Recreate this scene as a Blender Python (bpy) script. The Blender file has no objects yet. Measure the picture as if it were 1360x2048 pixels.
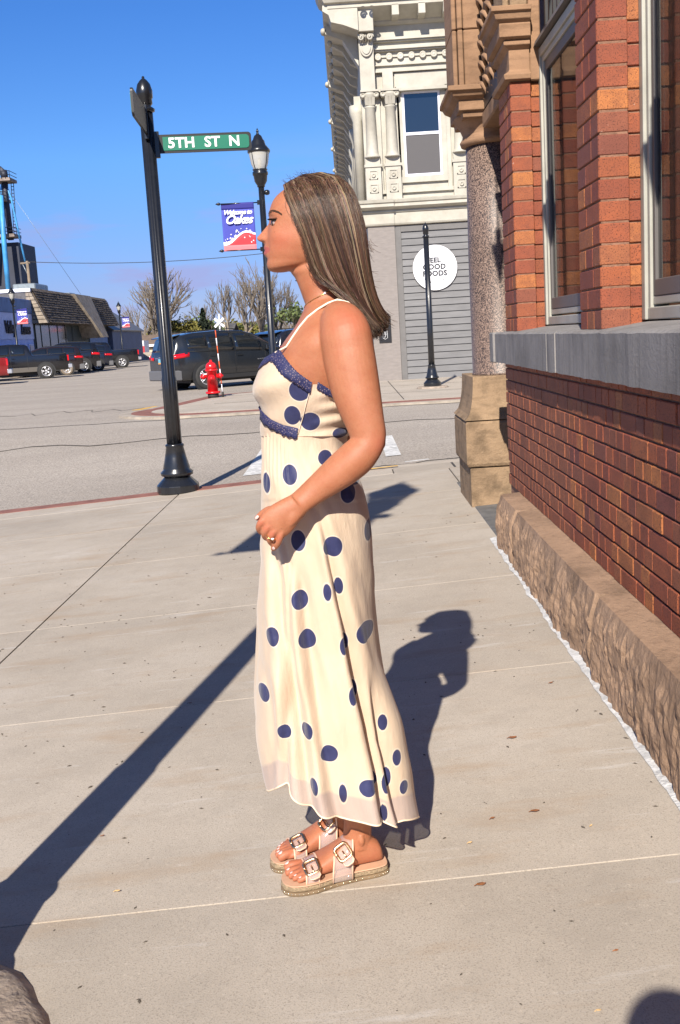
import bpy, bmesh, math, random
import numpy as np
from mathutils import Vector, Matrix, Euler

S = bpy.context.scene
COL = S.collection
R = math.radians
rng = random.Random(7)

# ------------------------------------------------------------------ camera
# photograph 1360 x 2048, focal length 2098 px; level wall direction = +Y, up = +Z
FPX, CXP, CYP, CAMH = 2098.0, 680.0, 1024.0, 1.305
_dn = Vector((1435.0 - CXP, 13500.0 - CYP, FPX)).normalized()
_dy = Vector((694.0 - CXP, 672.0 - CYP, FPX)).normalized()
_dy = (_dy - _dn * _dy.dot(_dn)).normalized()
_up = -_dn
_dx = _dy.cross(_up)
CAMPOS = Vector((0, 0, CAMH))
_right = Vector((_dx[0], _dy[0], _up[0]))
_down = Vector((_dx[1], _dy[1], _up[1]))
_fwd = Vector((_dx[2], _dy[2], _up[2]))
cam_data = bpy.data.cameras.new('camera')
cam = bpy.data.objects.new('camera', cam_data)
COL.objects.link(cam)
cam_data.sensor_fit = 'VERTICAL'
cam_data.sensor_height = 36.0
cam_data.lens = FPX / 2048.0 * 36.0
cam_data.clip_start, cam_data.clip_end = 0.05, 3000
cam.matrix_world = Matrix(((_right[0], -_down[0], -_fwd[0], 0), (_right[1], -_down[1], -_fwd[1], 0),
                           (_right[2], -_down[2], -_fwd[2], CAMH), (0, 0, 0, 1)))
S.camera = cam

# ------------------------------------------------------------------ sky, sun, exposure
SUN_EL, SUN_AZ = R(35.5), R(11.5)      # the sun stands behind the camera, a little to the left
world = bpy.data.worlds.new('World')
S.world = world
world.use_nodes = True
_n, _l = world.node_tree.nodes, world.node_tree.links
_n.clear()
_sky = _n.new('ShaderNodeTexSky')
_sky.sky_type = 'NISHITA'
_sky.sun_disc = False
_sky.sun_elevation = SUN_EL
_sky.sun_rotation = math.pi + SUN_AZ
_sky.air_density, _sky.dust_density, _sky.ozone_density = 1.0, 0.0, 3.0
_tc = _n.new('ShaderNodeTexCoord')
_map = _n.new('ShaderNodeMapping')
_map.inputs['Scale'].default_value = (1.0, 1.0, 5.0)
_map.inputs['Location'].default_value = (2.9, 1.1, 0.9)
_l.new(_tc.outputs['Generated'], _map.inputs['Vector'])
_noi = _n.new('ShaderNodeTexNoise')
_noi.inputs['Scale'].default_value = 4.2
_noi.inputs['Detail'].default_value = 6
_noi.inputs['Roughness'].default_value = 0.55
_l.new(_map.outputs[0], _noi.inputs['Vector'])
_cr = _n.new('ShaderNodeValToRGB')
_cr.color_ramp.elements[0].position, _cr.color_ramp.elements[0].color = 0.52, (0, 0, 0, 1)
_cr.color_ramp.elements[1].position, _cr.color_ramp.elements[1].color = 0.60, (1, 1, 1, 1)
_l.new(_noi.outputs['Fac'], _cr.inputs['Fac'])
_sep = _n.new('ShaderNodeSeparateXYZ')
_l.new(_tc.outputs['Generated'], _sep.inputs[0])
_zr = _n.new('ShaderNodeMapRange')      # clear-air tint by height above the horizon, the same all the way round
_zr.inputs['From Max'].default_value = 0.5
_l.new(_sep.outputs['Z'], _zr.inputs['Value'])
_tr = _n.new('ShaderNodeValToRGB')
for _ in range(3): _tr.color_ramp.elements.new(0.5)
for _e, (_p, _c) in zip(_tr.color_ramp.elements, ((0.0, (0.30, 0.34, 0.66)), (0.11, (0.33, 0.385, 0.70)), (0.33, (0.36, 0.59, 0.92)), (0.57, (0.27, 0.54, 0.95)), (1.0, (0.50, 0.62, 0.84)))):
    _e.position, _e.color = _p, (*_c, 1)
_l.new(_zr.outputs[0], _tr.inputs['Fac'])
_tint = _n.new('ShaderNodeMixRGB'); _tint.blend_type = 'MULTIPLY'; _tint.inputs['Fac'].default_value = 1.0
_l.new(_sky.outputs[0], _tint.inputs['Color1']); _l.new(_tr.outputs[0], _tint.inputs['Color2'])
_band = _n.new('ShaderNodeMapRange')      # thin mauve cloud only low in the sky, all the way round
_band.inputs['From Min'].default_value, _band.inputs['From Max'].default_value = 0.20, 0.05
_band.interpolation_type = 'SMOOTHSTEP'
_l.new(_sep.outputs['Z'], _band.inputs['Value'])
_mul = _n.new('ShaderNodeMath'); _mul.operation = 'MULTIPLY'
_l.new(_cr.outputs['Color'], _mul.inputs[0]); _l.new(_band.outputs[0], _mul.inputs[1])
_mu2 = _n.new('ShaderNodeMath'); _mu2.operation = 'MULTIPLY'; _mu2.inputs[1].default_value = 0.75
_l.new(_mul.outputs[0], _mu2.inputs[0])
_mix = _n.new('ShaderNodeMixRGB')
_mix.inputs['Color2'].default_value = (2.7, 2.95, 5.3, 1)
_l.new(_mu2.outputs[0], _mix.inputs['Fac']); _l.new(_tint.outputs[0], _mix.inputs['Color1'])
_bg = _n.new('ShaderNodeBackground')
_bg.inputs['Strength'].default_value = 0.085
_l.new(_mix.outputs[0], _bg.inputs['Color'])
_out = _n.new('ShaderNodeOutputWorld')
_l.new(_bg.outputs[0], _out.inputs['Surface'])

sun_data = bpy.data.lights.new('sun', 'SUN')
sun_data.energy = 4.6
sun_data.angle = R(0.53)
sun_data.color = (1.0, 0.93, 0.83)
sun = bpy.data.objects.new('sun', sun_data)
COL.objects.link(sun)
_sd = Vector((math.sin(SUN_AZ) * math.cos(SUN_EL), math.cos(SUN_AZ) * math.cos(SUN_EL), -math.sin(SUN_EL)))
sun.rotation_euler = _sd.to_track_quat('-Z', 'Y').to_euler()
sun.location = (-5, -20, 20)

S.view_settings.view_transform = 'Standard'
S.view_settings.look = 'None'
S.view_settings.exposure = 0.8
S.view_settings.gamma = 1.0
S.render.engine = 'CYCLES'
S.cycles.max_bounces = 6
S.cycles.transparent_max_bounces = 12
S.cycles.use_denoising = True

# ------------------------------------------------------------------ pixel helpers (measured positions -> metres)
def ray(u, v):
    a, b = (u - CXP) / FPX, (v - CYP) / FPX
    return _right * a + _down * b + _fwd
def at(u, v, Y):
    r = ray(u, v); return CAMPOS + r * (Y / r.y)
def atx(u, v, X):
    r = ray(u, v); return CAMPOS + r * (X / r.x)
def atz(u, v, Z):
    r = ray(u, v); return CAMPOS + r * ((Z - CAMH) / r.z)

SLOPE = 0.06
def sm(a, b, t):
    t = min(1, max(0, (t - a) / (b - a))); return t * t * (3 - 2 * t)
def gz(x, y):            # pavement height: falls towards the street, level on the far side of the crossing
    return SLOPE * min(2.0, max(-7.0, x)) * (1 - sm(10.6, 18.5, y))

# ------------------------------------------------------------------ object helpers
def tag(o, label=None, cat=None, group=None, kind=None):
    if label: o['label'] = label
    if cat: o['category'] = cat
    if group: o['group'] = group
    if kind: o['kind'] = kind
    return o
def empty(name, loc=(0, 0, 0), label=None, cat=None, group=None, rz=0):
    o = bpy.data.objects.new(name, None)
    COL.objects.link(o)
    o.empty_display_size = 0.2
    o.location = loc
    o.rotation_euler = (0, 0, rz)
    return tag(o, label, cat, group)
def origin_of(o):
    p = Vector((0, 0, 0))
    while o is not None:
        p += Vector(o.location); o = o.parent
    return p
def copy_tree(o, parent=None):
    c = o.copy(); COL.objects.link(c); c.parent = parent
    for ch in o.children: copy_tree(ch, c)
    return c

class MB:
    def __init__(s): s.v, s.f, s.m, s.sm = [], [], [], []
    def add(s, vs, fs, mi=0, smooth=False):
        b = len(s.v); s.v += [tuple(p) for p in vs]
        for f in fs: s.f.append(tuple(b + i for i in f)); s.m.append(mi); s.sm.append(smooth)
        return s
    def box(s, x0, x1, y0, y1, z0, z1, mi=0):
        vs = [(x, y, z) for z in (z0, z1) for y in (y0, y1) for x in (x0, x1)]
        return s.add(vs, [(0, 2, 3, 1), (4, 5, 7, 6), (0, 1, 5, 4), (2, 6, 7, 3), (0, 4, 6, 2), (1, 3, 7, 5)], mi)
    def cbox(s, x0, x1, y0, y1, z0, z1, c=0.004, mi=0):      # chamfered box
        b = bmesh.new()
        m = Matrix.Translation(((x0 + x1) / 2, (y0 + y1) / 2, (z0 + z1) / 2)) @ Matrix.Diagonal((x1 - x0, y1 - y0, z1 - z0, 1))
        bmesh.ops.create_cube(b, size=1, matrix=m)
        bmesh.ops.bevel(b, geom=b.edges[:], offset=c, segments=1, affect='EDGES')
        b.verts.index_update()
        s.add([tuple(v.co) for v in b.verts], [tuple(v.index for v in f.verts) for f in b.faces], mi)
        b.free(); return s
    def prism(s, pts, lo, hi, axis='z', mi=0):     # pts 2-D counter-clockwise polygon; extruded along axis
        n = len(pts)
        def P(a, b, c): return {'z': (a, b, c), 'y': (a, c, b), 'x': (c, a, b)}[axis]
        vs = [P(a, b, lo) for a, b in pts] + [P(a, b, hi) for a, b in pts]
        fs = [tuple(range(n))[::-1], tuple(range(n, 2 * n))] + [(i, (i + 1) % n, n + (i + 1) % n, n + i) for i in range(n)]
        return s.add(vs, fs, mi)
    def loft(s, rings, cap=True, mi=0, smooth=True, closed=True):
        n = len(rings[0]); vs = [p for r in rings for p in r]; fs = []
        for k in range(len(rings) - 1):
            for i in range(n if closed else n - 1):
                j = (i + 1) % n
                fs.append((k * n + i, k * n + j, (k + 1) * n + j, (k + 1) * n + i))
        if cap: fs += [tuple(range(n))[::-1], tuple(range((len(rings) - 1) * n, len(rings) * n))]
        return s.add(vs, fs, mi, smooth)
    def lathe(s, prof, c=(0, 0, 0), n=24, mi=0, smooth=True, axis='z', cap=True, flute=0, nf=0):
        rings = []
        for r, h in prof:
            ring = []
            for i in range(n):
                a = 2 * math.pi * i / n
                rr = r * (1 - flute * (0.5 + 0.5 * math.cos(a * nf))) if nf else r
                x, y = rr * math.cos(a), rr * math.sin(a)
                ring.append({'z': (c[0] + x, c[1] + y, c[2] + h), 'y': (c[0] + x, c[1] + h, c[2] + y), 'x': (c[0] + h, c[1] + x, c[2] + y)}[axis])
            rings.append(ring)
        return s.loft(rings, cap, mi, smooth)
    def tube(s, path, rad, n=8, mi=0, smooth=True, cap=True):
        path = [Vector(p) for p in path]
        if not hasattr(rad, '__len__'): rad = [rad] * len(path)
        rings, prev = [], None
        for k, p in enumerate(path):
            t = (path[min(k + 1, len(path) - 1)] - path[max(k - 1, 0)])
            t = t.normalized() if t.length > 1e-9 else Vector((0, 0, 1))
            if prev is None:
                a = t.cross(Vector((0, 0, 1)) if abs(t.z) < 0.9 else Vector((1, 0, 0))).normalized()
            else:
                a = (prev - t * prev.dot(t)).normalized()
            prev = a; b = t.cross(a)
            rings.append([p + (a * math.cos(2 * math.pi * i / n) + b * math.sin(2 * math.pi * i / n)) * rad[k] for i in range(n)])
        return s.loft(rings, cap, mi, smooth)
    def grid(s, fn, us, vs_, mi=0, smooth=True):
        nv = len(vs_)
        return s.add([fn(u, v) for u in us for v in vs_],
                     [(i * nv + j, (i + 1) * nv + j, (i + 1) * nv + j + 1, i * nv + j + 1) for i in range(len(us) - 1) for j in range(nv - 1)], mi, smooth)
    def build(s, name, mat, parent=None, local=False, smooth=None, bevel=0, solid=0, sub=0):
        me = bpy.data.meshes.new(name)
        off = Vector((0, 0, 0)) if (local or parent is None) else origin_of(parent)
        me.from_pydata([(p[0] - off.x, p[1] - off.y, p[2] - off.z) for p in s.v], [], s.f)
        for mm in (mat if isinstance(mat, (list, tuple)) else [mat]): me.materials.append(mm)
        me.polygons.foreach_set('material_index', s.m)
        me.polygons.foreach_set('use_smooth', s.sm if smooth is None else [smooth] * len(s.f))
        me.update()
        o = bpy.data.objects.new(name, me)
        COL.objects.link(o); o.parent = parent
        if solid:
            m = o.modifiers.new('solid', 'SOLIDIFY'); m.thickness = solid; m.offset = 0
        if bevel:
            m = o.modifiers.new('bevel', 'BEVEL'); m.width = bevel; m.segments = 2; m.limit_method = 'ANGLE'; m.angle_limit = R(35)
        if sub:
            m = o.modifiers.new('sub', 'SUBSURF'); m.levels = sub; m.render_levels = sub
        return o

def text(name, body, size, mat, loc, rot=(math.pi / 2, 0, 0), parent=None, depth=0.002, shear=0, spacing=1.0, align='CENTER', bold=0.0, xs=1.0):
    cu = bpy.data.curves.new(name, 'FONT')
    cu.body = body; cu.size = size; cu.extrude = depth; cu.shear = shear
    cu.align_x = align; cu.align_y = 'CENTER'; cu.space_character = spacing; cu.offset = bold
    cu.resolution_u = 3
    tmp = bpy.data.objects.new(name, cu); COL.objects.link(tmp)
    me = bpy.data.meshes.new_from_object(tmp.evaluated_get(bpy.context.evaluated_depsgraph_get()))
    bpy.data.objects.remove(tmp); bpy.data.curves.remove(cu)
    me.materials.clear(); me.materials.append(mat)
    me.transform(Matrix.Translation(Vector(loc)) @ Euler(rot).to_matrix().to_4x4() @ Matrix.Diagonal((xs, 1, 1, 1)))
    o = bpy.data.objects.new(name, me); COL.objects.link(o); o.parent = parent
    return o

# ------------------------------------------------------------------ materials
def newmat(name):
    m = bpy.data.materials.new(name); m.use_nodes = True
    nt = m.node_tree
    return m, nt.nodes, nt.links, nt.nodes['Principled BSDF']
def M(name, col, rough=0.6, metal=0.0, var=0.0, scale=8.0, bump=0.0, bscale=None, spec=0.5, coat=0.0, col2=None, stretch=(1, 1, 1), trans=0.0, rand=0.0, detail=6, world=False):
    m, n, l, b = newmat(name)
    b.inputs['Base Color'].default_value = (*col, 1)
    b.inputs['Roughness'].default_value = rough
    b.inputs['Metallic'].default_value = metal
    b.inputs['Specular IOR Level'].default_value = spec
    if coat: b.inputs['Coat Weight'].default_value = coat; b.inputs['Coat Roughness'].default_value = 0.06
    if trans: b.inputs['Transmission Weight'].default_value = trans
    if var or bump or rand:
        if world:
            src = n.new('ShaderNodeNewGeometry').outputs['Position']
        else:
            src = n.new('ShaderNodeTexCoord').outputs['Object']
        mp = n.new('ShaderNodeMapping'); mp.inputs['Scale'].default_value = stretch
        l.new(src, mp.inputs['Vector'])
        no = n.new('ShaderNodeTexNoise'); no.inputs['Scale'].default_value = scale; no.inputs['Detail'].default_value = detail
        no.inputs['Roughness'].default_value = 0.62
        l.new(mp.outputs[0], no.inputs['Vector'])
        out = None
        if var:
            c2 = col2 or tuple(max(0, c * (1 - 1.6 * var)) for c in col)
            c1 = tuple(min(1, c * (1 + var)) for c in col) if not col2 else col
            r = n.new('ShaderNodeValToRGB')
            r.color_ramp.elements[0].position, r.color_ramp.elements[0].color = 0.32, (*c2, 1)
            r.color_ramp.elements[1].position, r.color_ramp.elements[1].color = 0.66, (*c1, 1)
            l.new(no.outputs['Fac'], r.inputs['Fac']); out = r.outputs['Color']
        if rand:
            oi = n.new('ShaderNodeObjectInfo')
            mr = n.new('ShaderNodeMapRange'); mr.inputs['To Min'].default_value = 1 - rand; mr.inputs['To Max'].default_value = 1 + rand
            l.new(oi.outputs['Random'], mr.inputs['Value'])
            h = n.new('ShaderNodeHueSaturation'); l.new(mr.outputs[0], h.inputs['Value'])
            if out: l.new(out, h.inputs['Color'])
            else: h.inputs['Color'].default_value = (*col, 1)
            out = h.outputs['Color']
        if out: l.new(out, b.inputs['Base Color'])
        if bump:
            n2 = n.new('ShaderNodeTexNoise'); n2.inputs['Scale'].default_value = bscale or scale * 4; n2.inputs['Detail'].default_value = 5
            l.new(mp.outputs[0], n2.inputs['Vector'])
            bp = n.new('ShaderNodeBump'); bp.inputs['Strength'].default_value = bump; bp.inputs['Distance'].default_value = 0.01
            l.new(n2.outputs['Fac'], bp.inputs['Height']); l.new(bp.outputs[0], b.inputs['Normal'])
    return m
def ramp(n, l, fac, stops):
    r = n.new('ShaderNodeValToRGB')
    while len(r.color_ramp.elements) < len(stops): r.color_ramp.elements.new(0.5)
    for e, (p, c) in zip(r.color_ramp.elements, stops): e.position = p; e.color = (*c, 1)
    l.new(fac, r.inputs['Fac']); return r.outputs['Color']
def noise(n, l, vec, scale, detail=4, rough=0.55):
    t = n.new('ShaderNodeTexNoise'); t.inputs['Scale'].default_value = scale; t.inputs['Detail'].default_value = detail; t.inputs['Roughness'].default_value = rough
    l.new(vec, t.inputs['Vector']); return t.outputs['Fac']
def mixc(n, l, fac, a, b, mode='MIX'):
    m = n.new('ShaderNodeMixRGB'); m.blend_type = mode
    for key, val in (('Fac', fac), ('Color1', a), ('Color2', b)):
        if isinstance(val, (int, float)): m.inputs[key].default_value = val
        elif isinstance(val, tuple): m.inputs[key].default_value = (*val, 1)
        else: l.new(val, m.inputs[key])
    return m.outputs['Color']
def mapped(n, l, vec, sc, loc=(0, 0, 0), rot=(0, 0, 0)):
    mp = n.new('ShaderNodeMapping'); mp.inputs['Scale'].default_value = sc; mp.inputs['Location'].default_value = loc; mp.inputs['Rotation'].default_value = rot
    l.new(vec, mp.inputs['Vector']); return mp.outputs[0]
def bumpn(n, l, b, h, strength, dist=0.01):
    bp = n.new('ShaderNodeBump'); bp.inputs['Strength'].default_value = strength; bp.inputs['Distance'].default_value = dist
    l.new(h, bp.inputs['Height']); l.new(bp.outputs[0], b.inputs['Normal'])

def concrete(name, base, tint):
    m, n, l, b = newmat(name)
    pos = n.new('ShaderNodeNewGeometry').outputs['Position']
    big = noise(n, l, pos, 0.9, 5, 0.6)
    c = ramp(n, l, big, [(0.3, tuple(x * 0.86 for x in base)), (0.5, base), (0.72, tint)])
    oi = n.new('ShaderNodeObjectInfo')
    # fine aggregate specks
    sp = noise(n, l, pos, 230, 3, 0.75)
    c = mixc(n, l, ramp(n, l, sp, [(0.52, (0, 0, 0)), (0.66, (0.62, 0.62, 0.62))]), c, tuple(x * 0.42 for x in base))
    sp2 = noise(n, l, pos, 75, 3, 0.7)
    c = mixc(n, l, ramp(n, l, sp2, [(0.6, (0, 0, 0)), (0.75, (0.45, 0.45, 0.45))]), c, tuple(min(1, x * 1.5) for x in base))
    # rusty brown and grey blotches, pale scuffed streaks drawn across the slabs
    st = noise(n, l, mapped(n, l, pos, (0.7, 2.4, 1)), 2.2, 6, 0.65)
    c = mixc(n, l, ramp(n, l, st, [(0.54, (0, 0, 0)), (0.72, (0.55, 0.55, 0.55))]), c, (base[0] * 0.8, base[1] * 0.66, base[2] * 0.52))
    wh = noise(n, l, mapped(n, l, pos, (0.8, 6.0, 1), (3, 1, 0), (0, 0, 0.12)), 1.7, 7, 0.7)
    c = mixc(n, l, ramp(n, l, wh, [(0.60, (0, 0, 0)), (0.72, (0.5, 0.5, 0.5))]), c, (0.60, 0.57, 0.54))
    pt = noise(n, l, pos, 6.5, 6, 0.75)
    c = mixc(n, l, ramp(n, l, pt, [(0.38, (0.25, 0.25, 0.25)), (0.52, (0, 0, 0))]), c, tuple(x * 0.72 for x in base))
    hs = n.new('ShaderNodeHueSaturation')
    mr = n.new('ShaderNodeMapRange'); mr.inputs['To Min'].default_value = 0.91; mr.inputs['To Max'].default_value = 1.06
    l.new(oi.outputs['Random'], mr.inputs['Value']); l.new(mr.outputs[0], hs.inputs['Value']); l.new(c, hs.inputs['Color'])
    l.new(hs.outputs['Color'], b.inputs['Base Color'])
    b.inputs['Roughness'].default_value = 0.9; b.inputs['Specular IOR Level'].default_value = 0.25
    bumpn(n, l, b, sp, 0.35, 0.003)
    return m
MAT = {}
MAT['concrete'] = concrete('concrete', (0.42, 0.365, 0.30), (0.475, 0.42, 0.355))
MAT['joint'] = M('joint_dirt', (0.05, 0.043, 0.036), 0.95)
def asphalt():
    m, n, l, b = newmat('asphalt')
    pos = n.new('ShaderNodeNewGeometry').outputs['Position']
    big = noise(n, l, mapped(n, l, pos, (0.35, 1, 1)), 0.5, 6, 0.6)
    c = ramp(n, l, big, [(0.3, (0.36, 0.312, 0.262)), (0.7, (0.47, 0.412, 0.348))])
    sp = noise(n, l, pos, 45, 4, 0.75)
    c = mixc(n, l, ramp(n, l, sp, [(0.42, (0.75, 0.75, 0.75)), (0.56, (0, 0, 0))]), c, (0.17, 0.152, 0.132))
    c = mixc(n, l, ramp(n, l, noise(n, l, pos, 60, 2, 0.6), [(0.58, (0, 0, 0)), (0.7, (0.7, 0.7, 0.7))]), c, (0.55, 0.49, 0.42))
    l.new(c, b.inputs['Base Color'])
    b.inputs['Roughness'].default_value = 0.92; b.inputs['Specular IOR Level'].default_value = 0.2
    bumpn(n, l, b, sp, 0.6, 0.006)
    return m
MAT['asphalt'] = asphalt()
MAT['red_paver'] = M('red_paver', (0.23, 0.095, 0.07), 0.9, var=0.2, scale=6, bump=0.3, world=True)
MAT['kerb'] = M('kerb_concrete', (0.36, 0.31, 0.25), 0.9, var=0.18, scale=4, bump=0.3, world=True)
MAT['white_paint'] = M('worn_white_paint', (0.60, 0.59, 0.56), 0.8, var=0.25, scale=14, world=True)
MAT['yellow_paint'] = M('worn_yellow_paint', (0.62, 0.36, 0.05), 0.8, var=0.25, scale=9, world=True)
MAT['grass'] = M('dry_grass', (0.16, 0.14, 0.06), 0.95, var=0.3, scale=0.4, world=True)
MAT['caulk'] = M('white_caulk', (0.55, 0.54, 0.52), 0.7, var=0.2, scale=30, bump=0.5, world=True)
def clear(m, alpha):
    m.node_tree.nodes['Principled BSDF'].inputs['Alpha'].default_value = alpha; return m
# ------------------------------------------------------------------ ground, roads, pavements
g = MB(); g.box(-900, 900, -60, 1800, -1.3, -0.62)
tag(g.build('ground', MAT['grass']), kind='structure')
g = MB()
def road_pt(x, y): return (x, y, gz(x, y) - 0.07 + 0.055 * sm(14, 19, y))
g.grid(road_pt, [-60, -40, -25, -15, -10, -7, -5, -3.5, -2, -1, 0, 1, 2, 4, 10, 30, 60], [-10, 0, 5, 9, 10.2, 11, 12, 13, 14, 15, 16, 17, 18, 19, 22, 26, 40, 80, 140, 200])
road = tag(g.build('road', MAT['asphalt']), kind='structure')

walk = empty('sidewalk'); tag(walk, kind='structure')
XK, YK = -6.2, 10.05
jl, ys = [XK, -1.70, 0.86], [-1.2, 0.3, 1.35, 2.33, 3.80, 5.25, 6.75, 8.25, 9.62]
def tilt_box(mb, x0, x1, y0, y1, top, bot, c=0.006):
    def z(x, y): return gz(x, y)
    c4 = [(x0, y0), (x1, y0), (x1, y1), (x0, y1)]
    i4 = [(x0 + c, y0 + c), (x1 - c, y0 + c), (x1 - c, y1 - c), (x0 + c, y1 - c)]
    vs = [(x, y, z(x, y) + bot) for x, y in c4] + [(x, y, z(x, y) + top - c) for x, y in c4] + [(x, y, z(x, y) + top) for x, y in i4]
    fs = [(3, 2, 1, 0), (8, 9, 10, 11)]
    for k in (0, 4):
        fs += [(k + i, k + (i + 1) % 4, k + 4 + (i + 1) % 4, k + 4 + i) for i in range(4)]
    mb.add(vs, fs); return mb
mb = MB(); tilt_box(mb, XK, 0.95, -1.2, YK, -0.014, -0.4)
base = mb.build('bedding', MAT['joint'], walk)
for i in range(len(jl) - 1):
    for j in range(len(ys) - 1):
        gap = 0.004 if i else 0.005
        x0, x1, y0, y1 = jl[i] + gap, jl[i + 1] - gap, ys[j] + 0.0018, ys[j + 1] - 0.0018
        m_ = MB(); tilt_box(m_, x0, x1, y0, y1, 0.0, -0.09, 0.0014); m_.build('slab', MAT['concrete'], walk)
for x0, x1 in ((XK, -1.70), (-1.70, 0.36), (0.36, 3.2)):
    m_ = MB(); tilt_box(m_, x0 + 0.005, x1 - 0.005, 9.626, YK, 0, -0.09, 0.004); m_.build('slab', MAT['concrete'], walk)
m_ = MB(); tilt_box(m_, 0.87, 3.2, 8.5, 9.618, -0.004, -0.09, 0.004); m_.build('slab', MAT['concrete'], walk)
m_ = MB(); tilt_box(m_, XK, -0.05, YK + 0.003, YK + 0.26, 0.002, -0.3, 0.01); m_.build('red_paver_strip', MAT['red_paver'], walk)
m_ = MB(); tilt_box(m_, XK, 3.2, YK + (0.263), YK + 0.42, -0.004, -0.3, 0.012); m_.build('kerb', MAT['kerb'], walk)
m_ = MB(); tilt_box(m_, -0.045, 3.2, YK + 0.003, YK + 0.26, -0.002, -0.3, 0.008); m_.build('kerb_ramp', MAT['concrete'], walk)
# far pavement, a corner that bulges into the crossing
far = empty('far_sidewalk', (0, 20, 0)); tag(far, kind='structure')
def arc(cx, cy, r, a0, a1, n=8): return [(cx + r * math.cos(R(a0 + (a1 - a0) * i / n)), cy + r * math.sin(R(a0 + (a1 - a0) * i / n))) for i in range(n + 1)]
out = [(30, 19.3)] + [(30, 160), (-1.4, 160), (-1.4, 27.6)] + [(-3.6, 26.4)] + arc(-2.7, 21.0, 1.9, 150, 270, 8)
out = out[::-1]
def inset(poly, d):
    res = []
    n = len(poly)
    for i in range(n):
        p0, p1, p2 = Vector(poly[i - 1]), Vector(poly[i]), Vector(poly[(i + 1) % n])
        e1, e2 = (p1 - p0).normalized(), (p2 - p1).normalized()
        n1, n2 = Vector((-e1.y, e1.x)), Vector((-e2.y, e2.x))
        b = (n1 + n2).normalized(); res.append(tuple(p1 + b * (d / max(0.35, b.dot(n1)))))
    return res
area = sum(out[i - 1][0] * out[i][1] - out[i][0] * out[i - 1][1] for i in range(len(out)))
if area < 0: out = out[::-1]
i1, i2 = inset(out, 0.22), inset(out, 0.62)
MB().prism(out, -0.4, 0.030).build('kerb', MAT['kerb'], far)
MB().prism(i1, -0.3, 0.036).build('red_paver_strip', MAT['red_paver'], far)
MB().prism(i2, -0.3, 0.042).build('concrete_walk', MAT['concrete'], far)
# joints between far slabs
j = MB()
for y in (22.3, 25.2): j.box(-2.9, 9, y, y + 0.02, 0.040, 0.0445)
for x in (-0.6, 1.0, 2.9, 5.0): j.box(x, x + 0.02, 20, 28, 0.040, 0.0445)
j.build('joint', MAT['joint'], far)
# left pavement in front of the shops
lw = empty('left_sidewalk', (-20, 60, 0)); tag(lw, kind='structure')
MB().prism([(-22.1, 40), (-19.2, 40), (-19.2, 102), (-22.1, 102)], -0.4, 0.05).build('concrete_walk', MAT['concrete'], lw)
MB().prism([(-19.19, 40), (-19.0, 40), (-19.0, 102), (-19.19, 102)], -0.4, 0.042).build('kerb', MAT['kerb'], lw)
# worn crosswalk bars and other paint
def paint(mb, x0, x1, y0, y1, sk=0.0, n=10):
    ys_ = [y0 + (y1 - y0) * i / n for i in range(n + 1)]
    mb.grid(lambda x, y: (x + sk * (y - y0), y, road_pt(x, y)[2] + 0.006), [x0, x1], ys_)
for u0, v0, w in ((505, 940, 0.22), (787, 910, 0.17)):
    p = atz(u0, v0, gz(-0.3 if u0 < 600 else 0.45, 10.9) - 0.06)
    m_ = MB(); paint(m_, p.x - w / 2, p.x + w / 2, p.y, p.y + (7.5 if u0 < 600 else 2.4)); m_.build('crosswalk_line', MAT['white_paint'], road)
m_ = MB(); m_.grid(lambda x, y: (x, y, gz(x, y) + 0.0035), [0.12, 0.42], [10.10, 10.16]); m_.build('yellow_mark', MAT['yellow_paint'], walk)
m_ = MB(); m_.grid(lambda x, y: (x, y, gz(x, y) + 0.0045), [0.5, 0.62, 0.74], [10.32, 10.38]); m_.build('white_mark', MAT['white_paint'], walk)
p = atz(318, 815, -0.015)
MB().prism([(p.x - .5, p.y - .5), (p.x + .35, p.y - .7), (p.x + .5, p.y + .3), (p.x - .2, p.y + .5)], -0.012, -0.009).build('yellow_mark', MAT['yellow_paint'], road)
# patched seams in the old asphalt
m_ = MB()
for y0, amp, x0, x1 in ((10.75, 0.05, -6, 3), (19.05, 0.05, -12, 9), (23.2, 0.3, -15, -4.6), (16.0, 0.12, -20, 10)):
    pts = [(x0 + (x1 - x0) * i / 60, y0 + amp * math.sin(i * 1.7) + amp * rng.uniform(-1, 1)) for i in range(61)]
    for (xa, ya), (xb, yb) in zip(pts, pts[1:]):
        w = 0.018 if y0 < 12 else 0.035
        m_.add([(xa, ya - w, road_pt(xa, ya)[2] + 0.004), (xb, yb - w, road_pt(xb, yb)[2] + 0.004), (xb, yb + w, road_pt(xb, yb)[2] + 0.004), (xa, ya + w, road_pt(xa, ya)[2] + 0.004)], [(0, 1, 2, 3)])
m_.build('tar_seam', MAT['joint'], road)
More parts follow.
